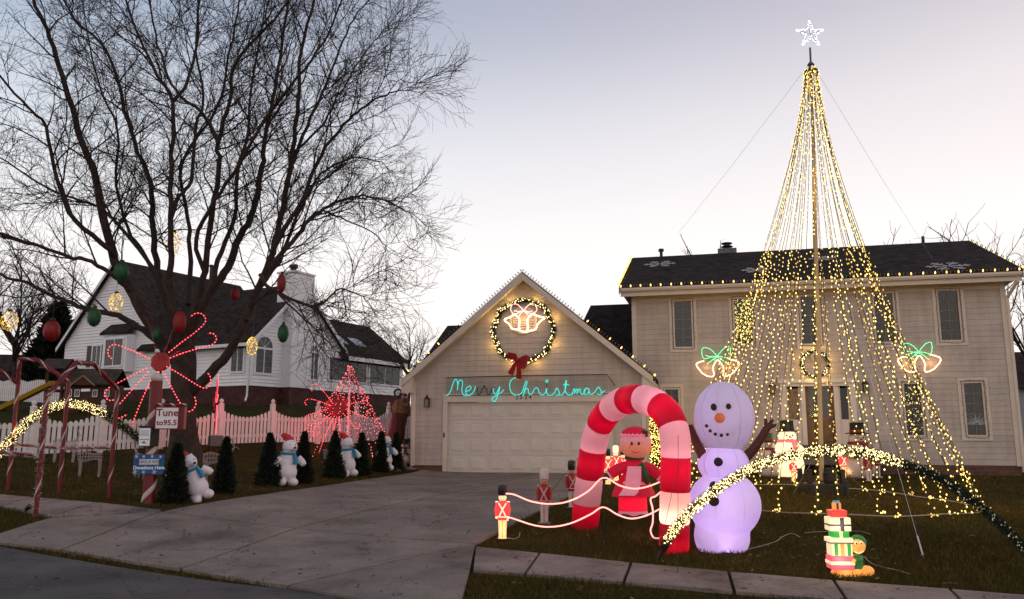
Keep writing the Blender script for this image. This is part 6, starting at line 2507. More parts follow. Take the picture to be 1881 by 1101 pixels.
def soldier(label, px, pt, pb, lit=True, hat='black', Y=None):
    g = gnd(px, pb) if Y is None else at_y(px, pb, Y)
    if Y is not None:
        g.z = max(g.z, H(g.x, g.y))
    h = (pb - pt) * g.y / FPX * 1.02
    s = h / .80
    t = thing('toy_soldier', label, 'toy soldier', g, rnd.uniform(-.2, .2), 'plastic toy soldier lights')
    red, wh, sk = (S_RED, S_CRM, S_SKN) if lit else (U_RED, U_WHT, U_SKN)
    whb = S_WHT if lit else U_WHT
    hb = S_BLK if hat == 'black' else (whb)
    k = Matrix.Scale(s, 4)
    MB().box(-.085, .085, -.07, .07, 0, .03, k).build('base', S_BLK if hat == 'black' else wh, t, bevel=.006)
    MB().lathe([(.062, .03), (.055, .06), (.060, .2), (.066, .30)], 12, sy=.8, M=k).build('legs', wh, t, smooth=True)
    MB().box(-.0035, .0035, -.056, -.045, .05, .29, k).build('leg_seam', red, t)
    MB().lathe([(.076, .29), (.078, .33), (.072, .42), (.08, .50), (.078, .54), (.04, .565)], 14, sy=.85, M=k).build('coat', red, t, smooth=True)
    for sx in (-1, 1):
        MB().tube([k @ Vector((sx * .078, 0, .535)), k @ Vector((sx * .098, -.01, .44)), k @ Vector((sx * .088, -.03, .34))], [.024 * s, .024 * s, .018 * s], 8).build('arm', red, t, smooth=True)
        MB().ball(k @ Vector((sx * .087, -.035, .325)), .019 * s, 8, 6).build('hand', sk, t)
        MB().tube([k @ Vector((sx * .055, -.062, .53)), k @ Vector((0, -.076, .44)), k @ Vector((-sx * .045, -.062, .35))], .009 * s, 5).build('cross_belt', whb, t)
        MB().ball(k @ Vector((sx * .084, 0, .545)), (.026 * s, .022 * s, .010 * s), 8, 5).build('epaulette', whb, t)
    MB().tube([k @ Vector((.076 * math.cos(a), .066 * math.sin(a), .335)) for a in np.linspace(0, 6.283, 17)[:-1]], .008 * s, 5, closed=True).build('belt', whb, t)
    MB().ball(k @ Vector((0, 0, .605)), (.058 * s, .056 * s, .056 * s), 14, 10).build('head', sk, t, smooth=True)
    for sx in (-1, 1):
        MB().ball(k @ Vector((sx * .02, -.053, .615)), .006 * s, 6, 5).build('eye', S_BLK, t)
    MB().ball(k @ Vector((0, -.058, .6)), .009 * s, 6, 5).build('nose', sk, t)
    MB().tube([k @ Vector((-.02, -.052, .58)), k @ Vector((0, -.057, .575)), k @ Vector((.02, -.052, .58))], .004 * s, 4).build('mouth', red, t)
    MB().lathe([(.060, .635), (.066, .66), (.070, .74), (.062, .785), (.03, .80)], 14, M=k).build('hat', hb, t, smooth=True)
    MB().tube([k @ Vector((.055 * math.cos(a), -.055 * math.sin(a) - .005, .648)) for a in np.linspace(.4, 2.74, 8)], .006 * s, 4).build('hat_visor', S_BLK, t)
    if lit:
        light('inner_lamp', t, (0, -.13 * s, .17 * s), .9 * s, (1, .55, .22), .03)
    return t


soldier('lit toy soldier with black hat at the sidewalk corner, holding the rope lights', 923, 897, 993)
soldier('unlit toy soldier with white hat standing at the driveway edge', 1000, 868, 963, False, 'white')
soldier('dim toy soldier with black hat half hidden behind the left leg of the archway', 1051, 851, 935, False)
soldier('lit toy soldier with black hat seen through the archway at left', 1117, 828, 892)
soldier('lit toy soldier with pale hat, second from left inside the archway view', 1132, 822, 884, True, 'white')
soldier('lit toy soldier behind the elf girl, nearest her cheek', 1145, 828, 880)
soldier('lit toy soldier with legs under the garland, in front of the glowing snowman figure', 1458, 838, 887)
soldier('lit toy soldier under the garland arch, right of the mast', 1550, 822, 880)
soldier('unlit toy soldier with black hat, left one of the pair by the steps', 1597, 824, 886, False)
soldier('unlit toy soldier with white hat, right one of the pair by the steps', 1613, 818, 878, False, 'white')

# rope-light swags
sw = at_y(931, 906, 11.7)
t = thing('rope_light_swags', 'glowing rope light draped in two swags from the corner soldier past the archway', 'rope light', (sw.x, sw.y, H(sw.x, sw.y)))
M_SWAG = mat('pinkish_rope', (.8, .35, .3), .4, 0, bump=0, em=1.7, emc=(1, .40, .34))
for nm, pts in (('upper_rope', [(929, 907), (945, 909), (975, 921), (1010, 926), (1045, 921), (1080, 903), (1108, 878), (1138, 892), (1165, 898), (1190, 894), (1216, 884)]),
                ('lower_rope', [(933, 957), (936, 951), (980, 965), (1015, 968), (1050, 961), (1085, 945), (1108, 932), (1135, 946), (1160, 953), (1188, 947), (1216, 933)]),
                ('rope_end', [(1215, 903), (1204, 912), (1195, 917), (1199, 935), (1199, 960), (1195, 975), (1201, 988), (1212, 989)])):
    Q = [at_y(x, y, 11.62 - (x - 931) / 285 * .35) - t.location for x, y in pts]
    MB().tube(spline(Q, 5), .0105, 6).build(nm, M_SWAG, t, smooth=True)
for x, ptop in ((1108, 874), (1201, 915)):
    q = at_y(x, ptop, 11.62 - (x - 931) / 285 * .35) - t.location
    MB().tube([q, (q.x, q.y, H(q.x + t.location.x, q.y + t.location.y) - t.location.z - .05)], .008, 5).build('stake', S_BLK, t)
for x, y in ((990, 940), (1060, 925), (1140, 910), (1180, 935)):
    light('rope_glow', t, at_y(x, y, 11.4) - t.location, 1.6, (1, .28, .22), .03)


# ------------------------------------------------------------------ plastic snowmen
def snowman(label, px, pt, pb, lit, hatm, scm, Y=None, rz_=0.):
    g = gnd(px, pb) if Y is None else at_y(px, pb, Y)
    h = (pb - pt) * g.y / FPX * 1.02
    k = Matrix.Scale(h / 1.0, 4)
    t = thing('plastic_snowman', label, 'snowman figure', g, rz_, 'plastic snowman figures')
    t.scale = (1.02, 1.02, 1)
    wh = S_WHT if lit else U_WHT
    MB().lathe([(.16, 0), (.24, .06), (.27, .2), (.24, .34), (.19, .41), (.22, .48), (.21, .56), (.15, .62)], 18, sy=.85, M=k).build('body', wh, t, smooth=True)
    MB().ball(k @ Vector((0, 0, .70)), tuple(h * q for q in (.155, .145, .14)), 16, 12).build('head', wh, t, smooth=True)
    MB().lathe([(.17, .60), (.18, .62), (.16, .655)], 16, sy=.9, M=k).build('scarf', scm, t, smooth=True)
    MB().tube([k @ Vector((.05, -.16, .62)), k @ Vector((.07, -.21, .54)), k @ Vector((.06, -.23, .42))], [.04 * h, .05 * h, .045 * h], 6).build('scarf_end', scm, t)
    MB().lathe([(.19, .79), (.195, .805), (.12, .815), (.115, .95), (.12, .985), (.05, 1.0)], 16, M=k).build('hat', hatm, t, smooth=True)
    MB().lathe([(.125, .818), (.124, .86)], 16, M=k).build('hat_band', S_BLK if lit else scm, t)
    for sx in (-1, 1):
        MB().ball(k @ Vector((sx * .05, -.135, .725)), .016 * h, 8, 6).build('eye', S_BLK, t)
        MB().tube([k @ Vector((sx * .2, -.02, .52)), k @ Vector((sx * .26, -.1, .42)), k @ Vector((sx * .15, -.2, .40))], [.045 * h, .05 * h, .045 * h], 8).build('arm', wh, t, smooth=True)
        MB().ball(k @ Vector((sx * .12, -.23, .40)), tuple(h * q for q in (.05, .045, .05)), 8, 6).build('mitten', scm, t)
    MB().tube([k @ Vector((0, -.13, .70)), k @ Vector((.01, -.20, .69))], [.025 * h, .004 * h], 8).build('nose', U_RED if not lit else S_RED, t)
    MB().tube([k @ Vector((-.05, -.135, .665)), k @ Vector((0, -.15, .645)), k @ Vector((.05, -.135, .665))], .008 * h, 4).build('mouth', S_BLK, t)
    for z in (.5, .3, .18):
        MB().ball(k @ Vector((0, -.19 - (.04 if z < .4 else 0), z)), .02 * h, 8, 6).build('button', S_BLK, t)
    if lit:
        for z in (.3, .7):
            light('inner_lamp', t, (0, -.32 * h, z * h), 1.6, (1, .66, .28), .04)
    return t


G_GRN = mat('green_hat_plastic', (.02, .075, .03), .4, .1, 5, 0)
P_PNK = em_mat('lit_pink_scarf', (.6, .1, .12), .9, (1, .16, .16))
P_RED = mat('red_scarf_plastic', (.20, .02, .02), .45, .1, 5, 0)
P_DKG = mat('dark_green_plastic', (.02, .05, .015), .45, .1, 5, 0)
snowman('glowing plastic snowman with dark hat and pink scarf left of the front door', 1450, 777, 876, True, mat('mottled_dark_hat', (.02, .03, .02), .4, .3, 12, 0), P_PNK)
snowman('unlit plastic snowman with green top hat by the inflatable arm', 1413, 799, 876, False, G_GRN, P_RED)
snowman('unlit plastic snowman with black hat and red scarf right of the front door', 1580, 781, 880, False, S_BLK, P_RED)
snowman('small unlit snowman with black hat and green scarf at the garage corner', 743, 808, 853, False, S_BLK, P_DKG)

# ------------------------------------------------------------------ elf carrying a stack of presents
g = gnd(1562, 1056)
K = g.y / FPX
t = thing('lit_present_elf', 'glowing plastic elf in green peeking from behind a tall stack of presents', 'elf figure', g, R(-4))
E_W = em_mat('lit_cream_box', (.8, .7, .45), .72, (1, .80, .45))
E_R = em_mat('lit_red_box', (.6, .04, .04), .5, (1, .10, .07))
E_P = em_mat('lit_pink_box', (.7, .08, .15), .7, (1, .12, .20))
E_G = em_mat('lit_green_box', (.03, .3, .06), .35, (.05, .62, .12))
E_D = em_mat('lit_dark_ribbon', (.05, .05, .12), .12, (.12, .10, .28))
E_O = em_mat('lit_orange_plastic', (.7, .25, .06), .8, (1, .34, .07))
E_S = em_mat('lit_skin_plastic', (.7, .3, .08), .7, (1, .42, .10))
E_GD = em_mat('green_hood_plastic', (.02, .16, .04), .10, (.03, .5, .08))
E_B = em_mat('lit_blue_plastic', (.1, .25, .35), .35, (.15, .5, .6))


def sx_(px):
    return (px - 1562) * K


def sz_(py):
    return (1056 - py) * K * 1.03


def bxp(name, x0, x1, y0, y1, d, m, par=None, bv=.008, off=0.):
    return MB().box(sx_(x0), sx_(x1), -d + off, d + off, sz_(y1), sz_(y0)).build(name, m, par or t, bevel=bv)


MB().ball((sx_(1553), 0, .02), (24 * K, .14, 9 * K), 16, 8).build('base', E_O, t, smooth=True)
MB().ball((sx_(1590), -.02, .045), (12 * K, .09, 9 * K), 14, 8).build('shoe', E_O, t, smooth=True)
MB().ball((sx_(1573), -.06, .03), (12 * K, .07, 6 * K), 14, 8).build('shoe', E_O, t, smooth=True)
b1 = bxp('pink_present', 1526, 1565, 1024, 1046, .10, E_P)
bxp('ribbon', 1525, 1566, 1032.5, 1038, .104, E_W, b1, .002)
b2 = bxp('striped_present', 1528, 1564, 1003, 1023.5, .095, E_W)
for (a, b, m_) in ((1533, 1539, E_G), (1543, 1550, E_O), (1555, 1561, E_G)):
    bxp('stripe', a, b, 1003.5, 1023.2, .098, m_, b2, .001)
b3 = bxp('present_lid', 1525, 1566, 994, 1002.5, .104, E_W)
bxp('ribbon', 1524.5, 1566.5, 1001, 1002.8, .107, E_D, b3, .001)
b4 = bxp('green_present', 1532, 1561, 983, 993.7, .08, E_G)
bxp('ribbon', 1544, 1549, 983.2, 993.5, .084, E_W, b4, .001)
b5 = bxp('white_present', 1527, 1564, 960, 982.5, .098, E_W)
bxp('ribbon', 1545, 1552, 960.2, 982.3, .102, E_D, b5, .001)
bxp('ribbon', 1526.6, 1564.4, 971, 974, .1015, E_D, b5, .001)
b6 = bxp('red_present', 1532, 1559, 949, 959.5, .075, E_R)
bxp('lid', 1531, 1560, 948, 953, .082, E_R, b6)
b7 = bxp('small_present', 1539, 1552, 936, 947.5, .04, E_O)
bxp('ribbon', 1543.5, 1547.5, 936.2, 947.3, .043, E_D, b7, .001)
for s_ in (-1, 1):
    MB().ball((sx_(1545.5 + s_ * 3), 0, sz_(934.5)), (3.6 * K, .02, 2.6 * K), 10, 6).build('bow_loop', E_B, b7, smooth=True)
MB().lathe([(10 * K, 0), (11 * K, .04), (9 * K, .12), (6 * K, .16)], 14, (sx_(1575), .0, sz_(1048)), sy=.8).build('body', E_GD, t, smooth=True)
MB().tube([(sx_(1580), -.03, sz_(1026)), (sx_(1576), -.1, sz_(1031)), (sx_(1566), -.13, sz_(1030))], [.03, .028, .022], 8).build('arm', E_GD, t, smooth=True)
MB().ball((sx_(1563), -.13, sz_(1030)), .022, 8, 6).build('hand', E_S, t)
MB().ball((sx_(1577), -.02, sz_(1008)), (13 * K, .075, 13.5 * K), 16, 12).build('head', E_S, t, smooth=True)
MB().ball((sx_(1579), .012, sz_(1003)), (15 * K, .08, 13.5 * K), 16, 12).build('hood', E_GD, t, smooth=True)
MB().ball((sx_(1574), -.095, sz_(1010)), (4.2 * K, .03, 3.6 * K), 10, 8).build('nose', E_O, t, smooth=True)
MB().tube([(sx_(1588), -.0, sz_(1010)), (sx_(1591), -.01, sz_(1008))], [.03, .006], 6).build('ear', E_S, t)
for x in (1571, 1579):
    MB().ball((sx_(x), -.083, sz_(1002)), (.018, .012, .02), 8, 6).build('eye_white', E_W, t)
    MB().ball((sx_(x), -.096, sz_(1002.5)), (.009, .006, .011), 8, 6).build('pupil', S_BLK, t)
MB().tube([(sx_(1568), -.088, sz_(1016)), (sx_(1575), -.095, sz_(1019)), (sx_(1583), -.078, sz_(1015.5))], .006, 5).build('smile', E_W, t)
light('inner_lamp', t, (sx_(1545), -.22, sz_(1030)), 1.6, (1, .55, .30), .03)
light('inner_lamp', t, (sx_(1545), -.22, sz_(975)), 1.0, (1, .75, .40), .03)


# thin extension cords in the grass
def cord(label, pts, m, r=.004):
    P = [gnd(x, y) for x, y in pts]
    o = P[0].copy()
    c = MB().tube([p - o + Vector((0, 0, .035)) for p in spline(P, 6)], r, 4).build('extension_cord', m)
    c.location = o
    return tag(c, label, 'cord')


M_CORD = mat('pale_cord', (.42, .38, .33), .5, .05, 5, 0)
cord('pale extension cord running right from the lit present elf', [(1588, 1028), (1600, 1040), (1622, 1048), (1646, 1053), (1672, 1061)], M_CORD)
cord('pale cord looping in the grass right of the glowing snowman', [(1372, 1015), (1400, 1008), (1425, 1000), (1440, 990), (1455, 985), (1470, 992)], M_CORD)
cord('pale cord behind the present stack in the lawn', [(1478, 984), (1500, 982), (1540, 981), (1580, 981), (1600, 987)], M_CORD)
cord('short cord at the foot of the corner soldier', [(933, 993), (945, 995), (954, 990), (955, 982)], M_CORD)
# ------------------------------------------------------------------ candy cane tunnel over the left sidewalk
M_CRED = mat('candy_red', (.15, .009, .012), .4, .12, 6, .05)
M_CWHT = mat('candy_white', (.55, .46, .44), .5, .08, 6, .1)


def stripes(name, path, r, turns_per_m, m_, parent, w=.035):
    """a band wound round a post"""
    P = [Vector(p) for p in path]
    Q = resample(P, .02)
    if len(Q) < 4:
        return
    prev = None
    C_ = []
    for i, q in enumerate(Q):
        t = (Q[min(i + 1, len(Q) - 1)] - Q[max(i - 1, 0)]).normalized()
        a = i * .02 * turns_per_m * 6.283
        n = t.orthogonal().normalized() if prev is None else (prev - t * prev.dot(t)).normalized()
        prev = n
        b = t.cross(n)
        C_.append((q, t, n * math.cos(a) + b * math.sin(a)))
    vs = []
    for q, t, o in C_:
        vs += [q + o * (r * 1.03) - t * w, q + o * (r * 1.10), q + o * (r * 1.03) + t * w]
    mb = MB()
    mb.keep = True
    mb.add(vs, [(i * 3 + j, i * 3 + j + 1, i * 3 + j + 4, i * 3 + j + 3) for i in range(len(C_) - 1) for j in (0, 1)])
    return mb.build(name, m_, parent)


def up_post(px, pb, pt, dz=0):
    g = gnd(px, pb)
    p = at_y(px, pt, g.y)
    return g, Vector((g.x, g.y, p.z))


gA, tA = up_post(65, 950, 728)
gB, tB = up_post(108, 907, 702)
gC, tC = up_post(200, 919, 716)
gD, tD = up_post(14, 902, 705)
tun = thing('candy_cane_tunnel', 'candy-striped red and white pipe archways with rails over the left sidewalk', 'archway', gA)
M_TINS = mat('silver_tinsel', (.62, .50, .50), .35, .2, 9, 0)
M_TINR = mat('red_tinsel', (.16, .012, .014), .4, .3, 9, 0)
rp = .036


def pole(name, a, b, r=rp, tins=None, twist=1.6):
    a, b = a - gA, b - gA
    o = MB().tube([a, b], r, 8).build(name, M_CRED, tun, smooth=True)
    stripes('white_spiral', [a, b], r, twist, M_CWHT, o)
    if tins:
        tinsel('tinsel_wrap', [a, b], r * 1.4, int((b - a).length * 420), tins, o, .045, .004, 5)


for (p, q) in ((gA, tA), (gB, tB), (gC, tC), (gD, tD)):
    pole('post', p, q, tins=M_TINS if p is gA else None)


def crown(p, q, ap):
    """three straight pipes over a pair of posts; ap = pixels of the two upper corners"""
    A0 = p.lerp(q, .33)
    B0 = p.lerp(q, .67)
    a1 = at_y(*ap[0], A0.y)
    b1 = at_y(*ap[1], B0.y)
    pole('arch_pipe', p, a1, tins=M_TINR)
    pole('arch_pipe', a1, b1, tins=M_TINR)
    pole('arch_pipe', b1, q, tins=M_TINR)


crown(tA, tC, ((140, 666), (172, 669)))
crown(tD, tB, ((36, 660), (68, 661)))
lo_ = at_y(-60, 640, tD.y - .5)
pole('arch_pipe', lo_, tD, tins=M_TINR)
for a, b, n in ((gC.lerp(tC, .47), gB.lerp(tB, .40), 0), (gB.lerp(tB, .40), gD.lerp(tD, .43), 0), (gA.lerp(tA, .50), gA.lerp(tA, .50) + (gD - gB) * 1.1 + Vector((0, 0, .05)), 0)):
    pole('rail', a, b, .026, M_TINS, 2.2)

# ------------------------------------------------------------------ striped sign post
g = gnd(272, 925)
tpz = at_y(289, 700, g.y)
post = thing('striped_sign_post', 'fat red candy cane post with white ball top at the driveway entrance', 'sign post', g)
ph = tpz.z - g.z
MB().lathe([(.105, -.05), (.10, 0), (.10, ph)], 18).build('pole', M_CRED, post, smooth=True)
stripes('white_spiral', [(0, 0, .02), (0, 0, ph * .995)], .104, 1.5, M_CWHT, post, .055).rotation_euler = (0, 0, R(150))
MB().ball((0, 0, ph + .05), (.105, .105, .085), 16, 10).build('ball_top', M_CWHT, post, smooth=True)
Kp = (g.y - .15) / FPX


def at_post(px, py, dy=-.14):
    return at_y(px, py, g.y + dy)


q = at_post(307, 768, -.16)
sg = thing('radio_sign', 'white sign reading Tune to 95.5 in a red box on the striped post', 'sign', q, R(8))
wS, hS = 21 * Kp, 20.5 * Kp
MB().box(-wS, wS + .08, .0, .16, -hS, hS).build('red_box', M_CRED, sg)
fm = MB()
for (x0, x1, z0, z1) in ((-wS, wS, hS - .018, hS), (-wS, wS, -hS, -hS + .018), (-wS, -wS + .018, -hS + .018, hS - .018), (wS - .018, wS, -hS + .018, hS - .018)):
    fm.box(x0, x1, -.012, -.001, z0, z1)
fm.build('red_frame', M_CRED, sg)
MB().box(-wS + .018, wS - .018, -.006, -.001, -hS + .018, hS - .018).build('face', mat('sign_white', (.80, .78, .80), .5, .03, 4, 0), sg)
M_LET = mat('sign_lettering', (.22, .01, .025), .5, 0, bump=0)
text('lettering', 'Tune', .175, sg, (0, -.0085, .085), (R(90), 0, 0), M_LET, .003, bold=.003)
text('lettering', 'to95.5', .128, sg, (0, -.0085, -.085), (R(90), 0, 0), M_LET, .003, bold=.003)
# striped rail along the top of the sign box
MB().tube([(-wS, .05, hS + .03), (wS + .1, .05, hS + .03)], .028, 8).build('candy_rail', M_CRED, sg, smooth=True)
stripes('white_spiral', [(-wS, .05, hS + .03), (wS + .1, .05, hS + .03)], .028, 5, M_CWHT, sg, .02)

q = at_post(266, 803, -.22)
bxo = thing('donation_box', 'black box with a white printed notice on the striped post', 'box', q, R(-14))
a_, b_ = 12.5 * Kp, 17 * Kp
MB().box(-a_, a_, 0, .22, -b_, b_).build('box', M_BLACK, bxo, bevel=.006)
MB().box(-a_ - .012, a_ + .012, -.012, .235, b_ + .001, b_ + .03).build('lid', M_BLACK, bxo)
MB().box(-a_ + .012, a_ - .012, -.006, -.002, -b_ + .012, b_ - .012).build('notice', mat('notice_paper', (.85, .85, .88), .5, .02, 4, 0), bxo)
M_INK = mat('notice_ink', (.04, .04, .06), .5, 0, bump=0)
M_INK2 = mat('notice_blue', (.25, .25, .5), .5, 0, bump=0)
for i in range(5):
    MB().box(-a_ + .03, a_ - .03 - .02 * (i % 2), -.0085, -.0065, b_ - .06 - i * .02, b_ - .053 - i * .02).build('text_line', M_INK2, bxo)
MB().box(-a_ + .03, a_ - .03, -.0085, -.0065, -.045, -.035).build('text_line', M_INK, bxo)
MB().tube([(-.04, -.008, -.085), (-.03, -.008, -.105), (-.02, -.008, -.07), (-.008, -.008, -.108), (.008, -.008, -.07), (.014, -.008, -.104), (.04, -.008, -.10)], .006, 4).build('scrawl', M_INK, bxo)

q = at_post(273, 853, -.15)
bn = thing('donation_banner', 'blue snowflake banner reading Donations Here on the striped post', 'banner', q, R(3))
a_, b_ = 27 * Kp, 17.5 * Kp
M_BLU = mat('banner_blue', (.015, .11, .32), .5, .12, 6, 0, col2=(.01, .055, .20))
MB().box(-a_, a_, 0, .012, -b_, b_).build('panel', M_BLU, bn)
MB().box(-a_ * .62, a_ * .66, -.005, -.001, -b_ * .05, b_ * .52).build('white_label', mat('banner_label', (.55, .60, .66), .5, .02, 4, 0), bn)
text('lettering', 'MAKE A WISH', .068, bn, (.01, -.007, b_ * .24), (R(90), 0, 0), M_INK, .002)
M_WLET = mat('banner_white', (.75, .80, .85), .5, 0, bump=0)
text('lettering', 'Donations Here', .080, bn, (.01, -.004, -b_ * .36), (R(90), 0, 0), M_WLET, .003, bold=.0025)
for (fx, fz, s_) in ((-.86, -.78, .045), (.4, -.78, .04), (-.3, -.80, .03), (.75, .75, .03), (-.82, .78, .035), (-.35, .78, .028), (.2, .80, .028), (.9, -.35, .02)):
    mb = MB()
    for k in range(3):
        an = k * math.pi / 3 + .2
        d = Vector((math.cos(an), 0, math.sin(an))) * s_
        c = Vector((fx * a_, -.003, fz * b_))
        mb.tube([c - d, c + d], .004, 4)
    mb.build('printed_flake', M_WLET, bn)

# ------------------------------------------------------------------ starbursts of lighted candy canes
M_HUB = mat('red_hub', (.13, .005, .008), .4, .1, 5, 0)
M_REDROPE = mat('red_rope', (.5, .02, .03), .4, 0, bump=0, em=.22, emc=(1, .05, .07))
M_REDDIM = mat('red_rope_unlit', (.14, .01, .012), .4, 0, bump=0)


def starburst(label, cx_, cy_px, Y, k, arms, dim, hubr, base_px, yaw=0., n_extra=0):
    c = at_y(cx_, cy_px, Y)
    gz = H(c.x, c.y)
    t = thing('candy_cane_starburst', label, 'light starburst', (c.x, c.y, gz), yaw)
    z0 = c.z - gz
    MB().tube([(0, .06, -.02), (0, .06, z0 + .1)], .022, 7).build('pole', M_BLACK, t)
    MB().lathe([(hubr, -.035), (hubr, .0), (hubr * .9, .03)], 8, M=Matrix.Translation((0, 0, z0)) @ Matrix.Rotation(R(90), 4, 'X') @ Matrix.Rotation(R(22.5), 4, 'Z')).build('hub', M_HUB, t)
    for lst, lit in ((arms, True), (dim, False)):
        for ai, arm in enumerate(lst):
            P = []
            for j, (x, y) in enumerate(arm):
                P.append(Vector(((x - cx_) * k, -.045 - .004 * ai, z0 + (cy_px - y) * k)))
            P = spline(P, 4)
            ob = MB().tube(P, .006, 5).build('candy_cane_arm', M_REDROPE if lit else M_REDDIM, t, smooth=True)
            if lit:
                mb = MB()
                mb.keep = True
                for q in resample(P, .07):
                    mb.octa(q + Vector((0, -.014, 0)), .0155)
                mb.build('bulb_row', M_BULBR, ob, kind='stuff')
    for dx, dz in ((-.45, .1), (.45, .2), (0, -.5)):
        light('red_glow', t, (dx, -.2, z0 + dz), 8, (1, .06, .08), .03)
    return t


def z3(*pts):
    return [(100 + x / 3.67, 470 + y / 3.67) for x, y in pts]


def z2(*pts):
    return [(380 + x / 2.975, 560 + y / 2.975) for x, y in pts]


Y1 = 17.2
starburst('large red starburst of lighted candy canes above the sign post, before the tree trunk', 294, 665, Y1, Y1 / FPX * .99,
          [z3((640, 692), (560, 655), (480, 622), (410, 600), (375, 608), (360, 640), (368, 675), (400, 703)),
           z3((778, 652), (850, 590), (940, 520), (1000, 462), (1012, 425), (985, 388), (940, 385), (903, 412)),
           z3((790, 690), (880, 655), (980, 625), (1060, 603), (1092, 575), (1090, 545), (1065, 522), (1030, 525)),
           z3((770, 750), (860, 800), (950, 855), (1020, 892), (1060, 890), (1075, 860), (1065, 810), (1045, 792)),
           z3((748, 782), (800, 870), (860, 970), (920, 1045), (960, 1045), (982, 1010), (980, 975), (970, 950)),
           z3((716, 790), (718, 870), (722, 960), (728, 1040), (745, 1075), (790, 1085), (830, 1080)),
           z3((668, 845), (635, 930), (600, 1030), (575, 1110), (570, 1150)),
           z3((648, 788), (570, 880), (490, 980), (442, 1040), (440, 1075), (470, 1098), (528, 1072)),
           z3((632, 762), (550, 805), (470, 850), (400, 888), (372, 915), (372, 950), (400, 978), (450, 970))],
          [z3((700, 700), (670, 600), (640, 500), (610, 430), (575, 400)), z3((720, 700), (760, 600), (790, 500), (830, 430)), z3((740, 700), (850, 640))], .21, None)
Y2 = 25.6
starburst('smaller red starburst of candy canes in front of the pink cone of lights', 618, 746, Y2, Y2 / FPX,
          [z2((690, 540), (650, 490), (605, 440), (580, 438), (570, 455), (574, 472)),
           z2((680, 552), (620, 530), (565, 516), (542, 525), (540, 540), (552, 553)),
           z2((655, 575), (600, 590), (553, 605), (545, 625), (548, 645)),
           z2((680, 595), (640, 635), (595, 675), (590, 695), (605, 708), (628, 690)),
           z2((700, 610), (670, 680), (640, 760), (618, 828)),
           z2((728, 612), (732, 660), (738, 700)),
           z2((750, 595), (790, 640), (820, 675), (838, 670), (838, 645)),
           z2((765, 572), (820, 595), (862, 612), (880, 600), (878, 580)),
           z2((770, 548), (820, 535), (870, 525), (885, 510), (875, 498)),
           z2((715, 615), (700, 680), (690, 720))],
          [z2((700, 525), (690, 450), (680, 400), (665, 390)), z2((732, 510), (745, 450), (750, 430)), z2((758, 525), (800, 480), (835, 458))], .35, None)
Y3 = 23.0
s3 = starburst('red candy cane starburst seen edge on by the grey flood light box', 393, 742, Y3, Y3 / FPX * .95,
               [[(393 + 12 * math.cos(a), 742 - 12 * math.sin(a)), (393 + 30 * math.cos(a), 742 - 30 * math.sin(a)), (393 + 50 * math.cos(a), 742 - 50 * math.sin(a)), (393 + 56 * math.cos(a + .12), 742 - 56 * math.sin(a + .12)), (393 + 50 * math.cos(a + .25), 742 - 50 * math.sin(a + .25))] for a in np.linspace(.3, 6.0, 10)], [], .2, None, R(111))

# pink cone of lights in front of the fence
bc = gnd(638, 836)
bc = Vector((bc.x, min(bc.y, 26.6), 0))
bc.z = H(bc.x, bc.y)
apx = at_y(643, 674, bc.y)
pc = thing('pink_cone_tree', 'cone of pink and red light strands by the far end of the fence', 'light cone', bc)
ha = apx - bc
MB().tube([(0, 0, 0), ha], .03, 7).build('pole', mat('pink_pole', (.5, .3, .3), .5, .05, 5, 0, em=.35, emc=(1, .3, .33)), pc)
rg = random.Random(9)
for k in range(22):
    a = 6.283 * k / 22
    Rb_ = 1.62
    P = []
    for i in range(13):
        t = i / 12
        r_ = .05 + Rb_ * t ** 1.12
        x, y = ha.x * (1 - t) + r_ * math.cos(a), ha.y * (1 - t) + r_ * math.sin(a)
        zg = H(bc.x + x, bc.y + y) - bc.z + .05
        P.append(Vector((x, y, ha.z * (1 - t) + zg * t)))
    so_ = MB().tube(P, .005, 3).build('strand', M_CRED, pc)
    mb = MB()
    mb.keep = True
    for q in resample(P, .10):
        mb.octa(q + Vector((rg.uniform(-.03, .03), rg.uniform(-.03, .03), rg.uniform(-.04, .04))), rg.uniform(.011, .016))
    mb.build('strand_bulbs', M_BULBP if k % 3 else M_BULBR, so_, kind='stuff')
for k in range(5):
    a = 6.283 * k / 5 + .4
    light('pink_glow', pc, (.9 * math.cos(a), .9 * math.sin(a), .9), 6, (1, .12, .16), .04)


# ------------------------------------------------------------------ polar bears
M_FUR = mat('bear_plush', (.72, .68, .76), .8, .05, 8, .5, 30)
M_SCF = mat('blue_scarf', (.02, .22, .38), .6, .08, 5, .1)
bb_ = MB()
bb_.ball((0, 0, .42), (.185, .16, .26), 16, 12)
bb_.ball((0, -.02, .28), (.20, .18, .19), 16, 12)
bb_.ball((0, -.01, .58), (.16, .14, .14), 14, 10)
bb_.ball((.01, -.03, .77), (.15, .145, .148), 16, 12)
bb_.ball((.03, -.17, .745), (.065, .10, .058), 12, 8)
for s_ in (-1, 1):
    bb_.ball((s_ * .11, .0, .885), (.03, .026, .028), 10, 8)
    bb_.ball((s_ * .12, -.06, .09), (.105, .15, .09), 12, 8)
bb_.tube([(-.19, -.02, .56), (-.27, -.08, .46), (-.25, -.12, .38)], [.06, .055, .045], 10)
bb_.tube([(.19, -.02, .57), (.29, -.06, .47), (.31, -.09, .42)], [.075, .07, .055], 10)
bear_me = remeshed(bb_, .018, 3, 'body')


